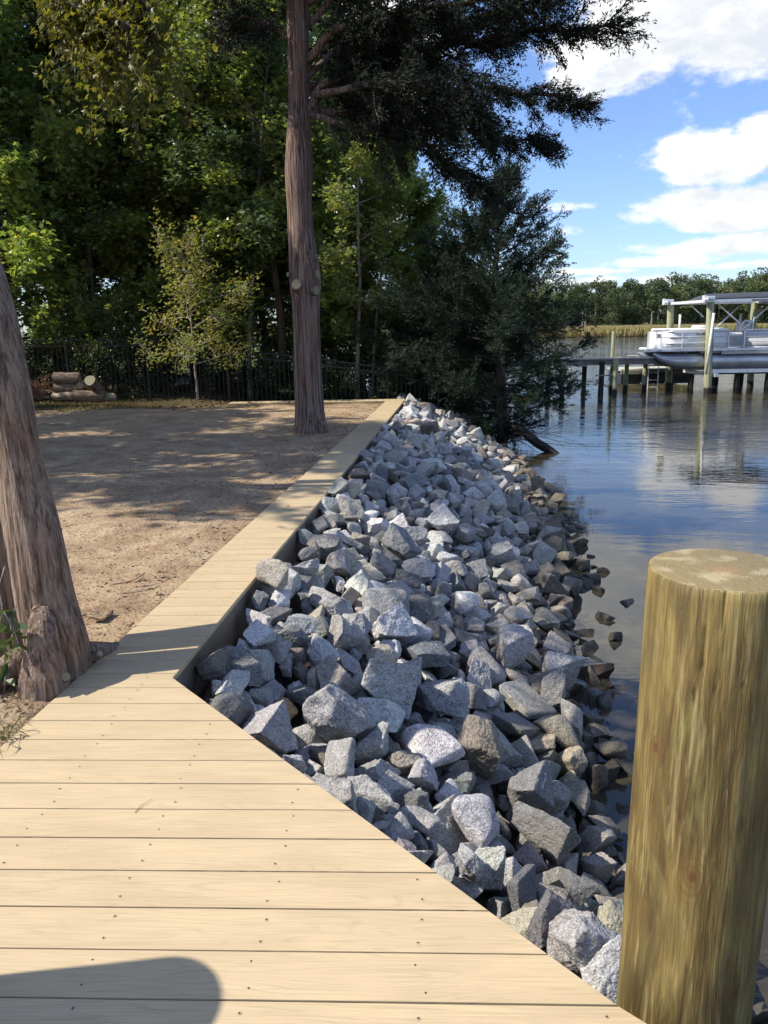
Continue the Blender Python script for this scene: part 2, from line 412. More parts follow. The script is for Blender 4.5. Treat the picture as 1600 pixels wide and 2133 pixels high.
WATZ = -1.2
EDGE_L = EDGE + [(-.8, 23.), (-2.5, 30.), (-5., 40.), (-9., 60.), (-20., 110.), (-45., 170.), (-90., 300.), (-200., 1200.)]
WAT_L = WAT + [(1.9, 23.), (1.2, 28.), (.4, 34.), (-1.5, 42.), (-6., 60.), (-16., 110.), (-38., 170.), (-80., 300.), (-180., 1200.)]
EDGE_L = [(.66, -400.)] + EDGE_L; WAT_L = [(1.6, -400.)] + WAT_L
LEFTL = lambda y: -1.75 + .11*y - .006
def bumps(P, seed, f, o=3):
    return snoise(np.c_[P, np.zeros(len(P))], seed, f, o)
def ground_z(P):
    P = np.asarray(P, float); x, y = P[:, 0], P[:, 1]
    xe = xat(EDGE_L, y); xw = xat(WAT_L, y)
    z = np.full(len(P), -.03)
    # yard: soft raked hollows and heaps, flush with the boards along their edge
    dd = np.clip((LEFTL(y)-x)/.5, 0, 1)
    z += dd*(bumps(P, 3, 1.1)*.034+bumps(P, 5, 4.2, 3)*.022+bumps(P, 8, 15., 2)*.008)
    z += np.where((y > 5) & (y < 16), dd*np.clip(bumps(P, 11, 2.1, 2), 0, 1)*.05, 0)
    # mulch round the sapling and a little rise at the left tree
    z += .10*np.exp(-(((x+4.2)/.75)**2+((y-17.15)/.28)**2))
    z += .05*np.exp(-(((x+1.75)/.3)**2+((y-3.05)/.35)**2))
    # under the boards
    und = (x > LEFTL(y)+.03) & (x <= xe) & (y < 17.05)
    z = np.where(und, np.where(x > xe-.12, -.42, -.16), z)
    # behind the return the bank falls away to the right
    k = np.clip((y-17.15)/1.0, 0, 1)*np.clip((x+4.5)/4.5, 0, 1)
    z = np.where((y >= 17.05) & (x <= xe), z-.75*k, z)
    z = np.where((y > 20) & (x <= xe), z+bumps(P, 21, .5)*.12, z)
    z = np.where((y > 45) & (x < xe), z+np.clip((y-45)/60, 0, 1)*1.5, z)
    # bank
    near = (x > xe) & (y < 19.5)
    if near.any():
        Pn = P[near]; sn_ = dist_poly(Pn, EDGE); bz = bank_z(Pn)-.10+.13*(1-sn_/(sn_+dist_poly(Pn, WAT)+1e-6)); z[near] = np.maximum(bz, -3.)
    far = (x > xe) & (y >= 19.5)
    s = np.clip((x-xe)/np.maximum(xw-xe, .1), 0, None)
    zf = np.where(s < 1, -.78-.42*s, -1.2-(s-1)*.7)
    z = np.where(far, np.maximum(zf+bumps(P, 31, 1.5)*.06, -3.), z)
    # the far shore with its marsh
    fs = y-(172.+6*np.sin(x*.05)+x*.03)
    land = np.clip(fs/5., 0, 1)*2.1-3.
    hill = np.clip((fs-50)/300., 0, 1)*8
    z = np.where((x > xe) & (y > 120), np.where(fs > 0, np.maximum(-1.25+np.clip(fs/3, 0, 1)*.35+hill, z), np.maximum(z, land)), z)
    return z
def axis(pieces):
    o = []
    for a, b, s in pieces: o += list(np.arange(a, b, s))
    return np.array(o+[pieces[-1][1]])
gx = axis([(-1500, -200, 130), (-200, -40, 10), (-40, -12, 1.5), (-12, -6, .16), (-6, 1.5, .05), (1.5, 4, .25), (4, 12, 1.5), (12, 60, 8), (60, 400, 20), (400, 2500, 150)])
gy = axis([(-600, -60, 60), (-60, -4, 5), (-4, 1, .25), (1, 9, .05), (9, 19, .09), (19, 26, .4), (26, 60, 2.5), (60, 160, 10), (160, 185, 1.5), (185, 400, 15), (400, 3000, 200)])
GX, GY = np.meshgrid(gx, gy); P = np.c_[GX.ravel(), GY.ravel()]
Z = ground_z(P); nx, ny = len(gx), len(gy)
I = (np.arange(ny-1)[:, None]*nx+np.arange(nx-1)[None]).ravel()
mb = MB(); mb.add(np.c_[P, Z], np.c_[I, I+1, I+nx+1, I+nx])

n = mat('soil'); pos = n.node('ShaderNodeNewGeometry').outputs['Position']
sx = n.node('ShaderNodeSeparateXYZ', inp={0: pos})
f1 = n.noise(pos, 2.2, 5, .65, .4); f2 = n.noise(pos, 55., 5, .7); f3 = n.noise(pos, 160., 3, .6); f4 = n.noise(pos, 9., 4, .6)
c = n.ramp(f1, [(.3, (.27, .18, .105)), (.5, (.44, .32, .20)), (.68, (.55, .43, .28))])
c = n.mix(n.maprange(f4, .5, .7, 0, .45), c, (.20, .135, .095))
c = n.mix(n.maprange(f2, .38, .5, .75, 0), c, (.10, .066, .046))
c = n.mix(n.maprange(f3, .58, .7, 0, .6), c, (.56, .46, .34))
# leaf litter and thin turf towards the fence and all of the wood's floor
jit = n.math('MULTIPLY', n.math('SUBTRACT', n.noise(pos, 1.2, 4, .7), .5), 2.4)
lit = n.maprange(n.math('ADD', sx.outputs[1], jit), 15.6, 16.6)
vor = n.node('ShaderNodeTexVoronoi', inp={'Vector': pos, 'Scale': 24.})
lc = n.ramp(n.node('ShaderNodeSeparateXYZ', inp={0: vor.outputs['Color']}).outputs[0], [(.0, (.06, .045, .03)), (.4, (.14, .085, .045)), (.7, (.07, .085, .03)), (1., (.27, .16, .07))], 'CONSTANT')
c = n.mix(lit, c, lc)
far = n.maprange(sx.outputs[1], 24., 40.)
c = n.mix(far, c, n.mix(n.noise(pos, .4, 4), (.10, .13, .04), (.17, .19, .07)))
c = n.mix(n.maprange(sx.outputs[1], 150., 165.), c, (.19, .155, .06))
# mud below the rocks
dm = n.maprange(sx.outputs[2], -.17, -.3)
c = n.mix(dm, c, n.mix(n.noise(pos, 12., 4), (.045, .04, .034), (.11, .098, .08)))
n.set(n.p, 'Base Color', c); n.set(n.p, 'Roughness', .95); n.set(n.p, 'Specular IOR Level', .15)
h = n.math('ADD', n.math('MULTIPLY', f2, 1.), n.math('MULTIPLY', f4, 1.6))
n.set(n.p, 'Normal', n.bump(h, .8, .025))
go_ = mb.build('ground', n.m, smooth=True); tag(go_, 'bare raked brown soil of the yard and the wooded bank behind', 'ground', kind='structure')

# ------------------------------------------------------------------ water
n = mat('creek_water'); pos = n.node('ShaderNodeNewGeometry').outputs['Position']
sx = n.node('ShaderNodeSeparateXYZ', inp={0: pos})
fr = n.maprange(sx.outputs[1], 8., 34.)                       # open water further out is ruffled by the breeze
w1 = n.noise(n.mapping(n.mapping(pos, rot=(0, 0, .15)), (.9, 3.2, 1)), 1., 4, .55, .4)
w2 = n.noise(n.mapping(pos, (3.5, 9., 1)), 1., 3, .5, .3)
w3 = n.noise(n.mapping(pos, (.25, .8, 1)), 1., 3, .5)
patch = n.maprange(n.noise(n.mapping(pos, (.12, .25, 1)), 1., 3, .5), .35, .65, .45, 1.2)
hh = n.math('ADD', n.math('MULTIPLY', w1, .55), n.math('ADD', n.math('MULTIPLY', w2, .14), n.math('MULTIPLY', w3, .9)))
st = n.math('MULTIPLY', n.math('MULTIPLY_ADD', fr, .85, .10), patch)
nb = n.node('ShaderNodeBump', inp={'Height': hh, 'Strength': st, 'Distance': .065})
glo = n.node('ShaderNodeBsdfGlossy', inp={'Color': (1, 1, 1, 1), 'Roughness': .015, 'Normal': nb.outputs[0]})
dif = n.node('ShaderNodeBsdfDiffuse', inp={'Color': (.085, .075, .052, 1)})
tra = n.node('ShaderNodeBsdfTransparent', inp={'Color': (.50, .42, .28, 1)})
body = n.node('ShaderNodeMixShader', inp={0: .45, 1: dif.outputs[0], 2: tra.outputs[0]})
fre = n.node('ShaderNodeFresnel', inp={'IOR': 1.5, 'Normal': nb.outputs[0]})
mx = n.node('ShaderNodeMixShader', inp={0: n.math('MULTIPLY', fre.outputs[0], 1.0, clamp=True), 1: body.outputs[0], 2: glo.outputs[0]})
n.l.new(mx.outputs[0], n.out.inputs[0])
mb = MB(); wx = [-260, 0, 4, 40, 400, 2400]; wy = [-500, 0, 30, 120, 400, 1200]
mb.add([(x, y, WATZ) for y in wy for x in wx], [(j*6+i, j*6+i+1, j*6+i+7, j*6+i+6) for j in range(5) for i in range(5)])
wo = mb.build('water', n.m); tag(wo, 'calm tidal creek reflecting blue sky and clouds', 'water', kind='structure')

# ------------------------------------------------------------------ boardwalk
deck_mat = composite('tan_composite', (.515, .405, .25))
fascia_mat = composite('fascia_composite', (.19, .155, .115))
screw_mat = plain('screw_head', (.08, .07, .06), .5, .3)
dark_wood = plain('treated_lumber', (.16, .13, .085), .85, 0, .3, 9., .4)
def clip(poly, n_, c):
    """keep the part of poly where p.n_ >= c"""
    out = []
    for i in range(len(poly)):
        a, b = poly[i], poly[(i+1) % len(poly)]; da, db = a@n_-c, b@n_-c
        if da >= 0: out.append(a)
        if (da >= 0) != (db >= 0): out.append(a+(b-a)*(da/(da-db)))
    return out
LE = lambda y: -1.75+.11*y
DECK = [np.array(p, float) for p in [(LE(-1.6), -1.6), (.66, -1.6), (.60, 1.36), (.51, 1.445), (-.96, 3.19), (-.85, 4.30), (.41, 15.98), (.455, 16.44), (.455, 16.60), (LE(16.6), 16.60)]]
bn = np.array([.037, 1.]); bn /= np.linalg.norm(bn); bd = np.array([bn[1], -bn[0]])
y0 = at(250, 2080)[:2]@bn
rng = random.Random(4)
deck = empty('boardwalk', (-.6, 3., 0)); tag(deck, 'tan composite boardwalk narrowing to a strip along the rock bank', 'boardwalk')
def extr(mb, poly, z0, z1, a, m=0, ch=.0025):
    k = len(poly)
    if k < 3: return
    poly = np.array(poly); ar = .5*sum(poly[i][0]*poly[(i+1) % k][1]-poly[(i+1) % k][0]*poly[i][1] for i in range(k))
    if abs(ar) < 1e-4: return
    if ar < 0: poly = poly[::-1]
    c = poly.mean(0); ins = []
    for p in poly:
        d = c-p; L = np.linalg.norm(d); ins.append(p+d/L*ch*1.4)
    v = [(x, y, z0) for x, y in poly]+[(x, y, z1-ch) for x, y in poly]+[(x, y, z1) for x, y in ins]
    f = [tuple(range(k))[::-1], tuple(2*k+i for i in range(k))]
    for i in range(k):
        j = (i+1) % k; f += [(i, j, k+j, k+i), (k+i, k+j, 2*k+j, 2*k+i)]
    mb.add(np.array(v)-np.array([-.6, 3., 0]), f, a, m)
def screw(mb, p):
    r = .0030; v = [(p[0]+.6+r*math.cos(t), p[1]-3.+r*math.sin(t), .0009) for t in np.linspace(0, 2*PI, 9)[:-1]]
    mb.add(v, [tuple(range(8))], 0., 1)
    rr = .0058; v = [(p[0]+.6+rr*math.cos(t), p[1]-3.+rr*math.sin(t), .0003) for t in np.linspace(0, 2*PI, 9)[:-1]]
    mb.add(v, [tuple(range(8))], 0., 2)
puck = plain('screw_pucker', (.46, .36, .235), .7)
joists = [at(875, 2000)[:2]@bd-.405*k for k in range(-1, 6)]
mb = MB()
def inpoly(p, poly):
    c = False
    for i in range(len(poly)):
        a, b = poly[i], poly[i-1]
        if (a[1] > p[1]) != (b[1] > p[1]) and p[0] < (b[0]-a[0])*(p[1]-a[1])/(b[1]-a[1])+a[0]: c = not c
    return c
for k in range(-22, 110):
    lo = y0+k*.145+.0025; hi = lo+.140
    if hi < -1.6: continue
    poly = clip(clip(DECK, bn, lo), -bn, -hi)
    if len(poly) >= 3:
        # ends cut to a line, a millimetre or two of play
        extr(mb, poly, -.024, rng.uniform(-.0006, .0006), rng.random())
        for J in joists:
            for q in (.032, .108):
                p = bd*(J+rng.uniform(-.012, .012))+bn*(lo+q+rng.uniform(-.008, .008))
                if inpoly(p, DECK) and inpoly(p+bd*.05, DECK) and p[1] < 9: screw(mb, p)
        # the narrow strip: two joists along its edges
        if lo > 3.4:
            ym = lo+.07
            for off, sgn in ((LE(ym)+.06, 1), (xat(EDGE, ym)-.06, -1)):
                for q in (.032, .108):
                    p = np.array([off+rng.uniform(-.012, .012), lo+q+.004]); 
                    if inpoly(p, DECK) and p[1] < 9: screw(mb, p)
# the return at the far end runs left: boards laid the other way
for k in range(26):
    x1 = .452-k*.145; x0 = x1-.140
    extr(mb, [np.array(q) for q in ((x0, 16.606), (x1, 16.606), (x1, 17.06), (x0, 17.06))], -.024, .0, rng.random())
mb.build('decking', [deck_mat, screw_mat, puck], deck, attr='lv')
def strip(mb, L, z0, z1, th, inset, a=.5, ext=0.):
    for i, (p, q) in enumerate(zip(L[:-1], L[1:])):
        p = np.array(p, float); q = np.array(q, float); d = (q-p)/np.linalg.norm(q-p); nn = np.array([-d[1], d[0]])
        o1 = p+nn*inset; o2 = q+nn*inset
        v = [(*(o1+nn*s), z) for z in (z0, z1) for s in (0, th)]+[(*(o2+nn*s), z) for z in (z0, z1) for s in (0, th)]
        mb.add(np.array(v)-np.array([-.6, 3., 0]), [(0, 2, 3, 1), (4, 5, 7, 6), (0, 4, 6, 2), (1, 3, 7, 5), (2, 6, 7, 3), (0, 1, 5, 4)], a)
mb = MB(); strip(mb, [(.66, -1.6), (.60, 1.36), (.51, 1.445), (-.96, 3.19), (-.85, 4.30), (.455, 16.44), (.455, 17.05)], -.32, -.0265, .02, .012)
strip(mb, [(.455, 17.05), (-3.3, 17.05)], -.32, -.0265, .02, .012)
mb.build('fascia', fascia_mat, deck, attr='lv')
mb = MB(); strip(mb, [(.66, -1.6), (.60, 1.36), (.51, 1.445), (-.96, 3.19), (-.85, 4.30), (.455, 16.44), (.455, 17.05)], -1.0, -.322, .05, .022)
strip(mb, [(.455, 17.05), (-3.3, 17.05)], -1.0, -.322, .05, .022)
mb.build('bulkhead_sheeting', dark_wood, deck)

# ------------------------------------------------------------------ mooring piles beside the deck
def pile_material(name):
    n = mat(name); tc = n.node('ShaderNodeTexCoord').outputs['Object']
    s_ = n.node('ShaderNodeSeparateXYZ', inp={0: tc})
    lo = n.noise(n.mapping(tc, (9, 9, 1.8)), 1., 5, .6, .9)
    mid = n.noise(n.mapping(tc, (48, 48, 3.6)), 1., 5, .62, .8)
    fib = n.noise(n.mapping(tc, (120, 120, 4)), 1., 4, .6)
    c = n.ramp(lo, [(.32, (.06, .040, .014)), (.44, (.125, .088, .028)), (.54, (.20, .148, .048)), (.66, (.28, .215, .078))])
    c = n.mix(n.maprange(mid, .53, .66, 0, .55), c, (.36, .29, .135))
    c = n.mix(n.maprange(mid, .33, .46, .75, 0), c, (.07, .044, .02))
    gre = n.noise(n.mapping(tc, (7, 7, 2.)), 1., 4, .6, .8); c = n.mix(n.maprange(gre, .52, .66, 0, .55), c, (.09, .075, .032)); c = n.mix(n.maprange(gre, .32, .44, .5, 0), c, (.22, .20, .07))
    c = n.mix(n.maprange(fib, .40, .56, .38, 0), c, (.07, .044, .018))
    # flakes where the drawknife left bark
    fl = n.noise(n.mapping(tc, (26, 26, 7)), 1., 5, .7, 1.5); fm = n.math('MULTIPLY', n.maprange(fl, .66, .7), n.maprange(n.noise(tc, 5., 2), .48, .6))
    c = n.mix(n.math('MULTIPLY', fm, .7), c, (.10, .05, .02))
    # knots
    for kx, kz, kr in ((-.45, .36, .03), (.35, .07, .022), (-1.2, .62, .02)):
        ang = n.math('ARCTAN2', s_.outputs[0], n.math('MULTIPLY', s_.outputs[1], -1.))
        u = n.math('MULTIPLY', n.math('SUBTRACT', ang, kx), .14); v = n.math('MULTIPLY', n.math('SUBTRACT', s_.outputs[2], kz), .6)
        d = n.math('SQRT', n.math('ADD', n.math('MULTIPLY', u, u), n.math('MULTIPLY', v, v)))
        d = n.math('ADD', d, n.math('MULTIPLY', n.math('SUBTRACT', mid, .5), .012))
        ringk = n.math('SINE', n.math('MULTIPLY', d, 520.))
        c = n.mix(n.math('MULTIPLY', n.maprange(d, kr*1.8, kr*.5, 0, .5), n.maprange(ringk, -.4, .8)), c, (.13, .065, .02))
        c = n.mix(n.maprange(d, .012, .005, 0, .8), c, (.10, .042, .014))
    # end grain
    r = n.math('SQRT', n.math('ADD', n.math('POWER', n.math('ADD', s_.outputs[0], -.012), 2.), n.math('POWER', s_.outputs[1], 2.)))
    r = n.math('ADD', r, n.math('MULTIPLY', n.math('SUBTRACT', n.noise(tc, 9., 3), .5), .012))
    rg = n.math('SINE', n.math('MULTIPLY', r, 1150.)); rg2 = n.noise(n.node('ShaderNodeCombineXYZ', inp={0: r}).outputs[0], 160., 2)
    ce = n.mix(n.math('MULTIPLY', n.maprange(rg, -.6, .7), .75), (.28, .225, .11), (.12, .082, .038))
    ce = n.mix(n.maprange(rg2, .4, .65, 0, .5), ce, (.27, .2, .085))
    ce = n.mix(n.maprange(r, .05, .0, 0, .5), ce, (.38, .20, .11))
    ce = n.mix(n.maprange(n.noise(tc, 16., 4), .5, .68, 0, .5), ce, (.50, .43, .27))
    top = n.maprange(n.node('ShaderNodeSeparateXYZ', inp={0: n.node('ShaderNodeNewGeometry').outputs['True Normal']}).outputs[2], .6, .8, 0, 1)
    n.set(n.p, 'Base Color', n.mix(top, c, ce)); n.set(n.p, 'Roughness', .62); n.set(n.p, 'Specular IOR Level', .35)
    h = n.math('ADD', n.math('MULTIPLY', mid, 1.2), n.math('ADD', n.math('MULTIPLY', fib, .5), n.math('MULTIPLY', fm, 1.1)))
    n.set(n.p, 'Normal', n.bump(h, .7, .006)); return n.m
pile_mat = pile_material('treated_pine_pole')
def make_pile(name, base, top, r0, r1, zbot, label, seed, mt=None, seg=96, nz=150, cat='piling', group=None, crack=True):
    base = np.array(base, float); top = np.array(top, float)
    L = top[2]-base[2]; ax = (top-base)/L
    zs = np.concatenate([np.linspace(zbot, L-.006, nz), [L-.002, L]]); V = []
    r_ = np.random.RandomState(seed); cr = [(r_.uniform(-PI, PI), r_.uniform(.0, .7)*L, r_.uniform(.18, .5), r_.uniform(.6, 1.)) for _ in range(16)] if crack else []
    if crack: cr += [(-.62, L-.28, .32, 1.), (-.1, L-.5, .35, .6)]
    th = np.linspace(0, 2*PI, seg, endpoint=False)
    for i, z in enumerate(zs):
        t = z/L; r = r0+(r1-r0)*t
        if i == nz: r -= .003
        if i == nz+1: r -= .008
        PP = np.c_[np.cos(th), np.sin(th), np.full(seg, z*1.6)]
        rr = r*(1+.012*snoise(PP*np.array([1, 1, .5]), seed, 2., 2)+.006*snoise(PP, seed+1, 6., 3))
        for a, z0, ln, dp in cr:
            if z0 < z < z0+ln:
                aa = a+PI*1.5+.03*math.sin(z*9+a)+.02*math.sin(z*31)
                d = np.abs((th-aa+PI) % (2*PI)-PI)*r
                rr -= dp*.007*np.exp(-(d/.0035)**2)*min(1, (z-z0)/.05, (z0+ln-z)/.02 if z0+ln < L else 1)
        c = ax*z
        V.append(np.c_[c[0]+rr*np.cos(th), c[1]+rr*np.sin(th), np.full(seg, z)])
    n_ = len(zs); V.append(np.array([[*(ax*(L+.0005))]]))
    V = np.vstack(V); i0 = np.arange(n_-1)[:, None]*seg; k = np.arange(seg)[None]; k2 = (k+1) % seg
    q = np.stack([i0+k, i0+k2, i0+seg+k2, i0+seg+k], -1).reshape(-1, 4)
    mb = MB(); mb.add(V, q); mb.f.append([(int((n_-1)*seg+a), int((n_-1)*seg+(a+1) % seg), len(V)-1) for a in range(seg)]); mb.m.append((seg, 0))
    o = mb.build(name, mt or pile_mat, smooth=True, sharp=math.radians(40)); o.location = base
    if label: tag(o, label, cat, group)
    return o
make_pile('mooring_pile', (.705, 1.54, 0), (.722, 1.56, 1.0), .151, .155, -1.9, 'thick new round timber piling with a flat cut top beside the deck corner', 4)
make_pile('mooring_pile', (-1.715, 1.325, 0), (-1.715, 1.325, 1.275), .142, .145, -1.0, 'second timber piling at the left deck edge whose shadow crosses the boards', 9, seg=48, nz=40)

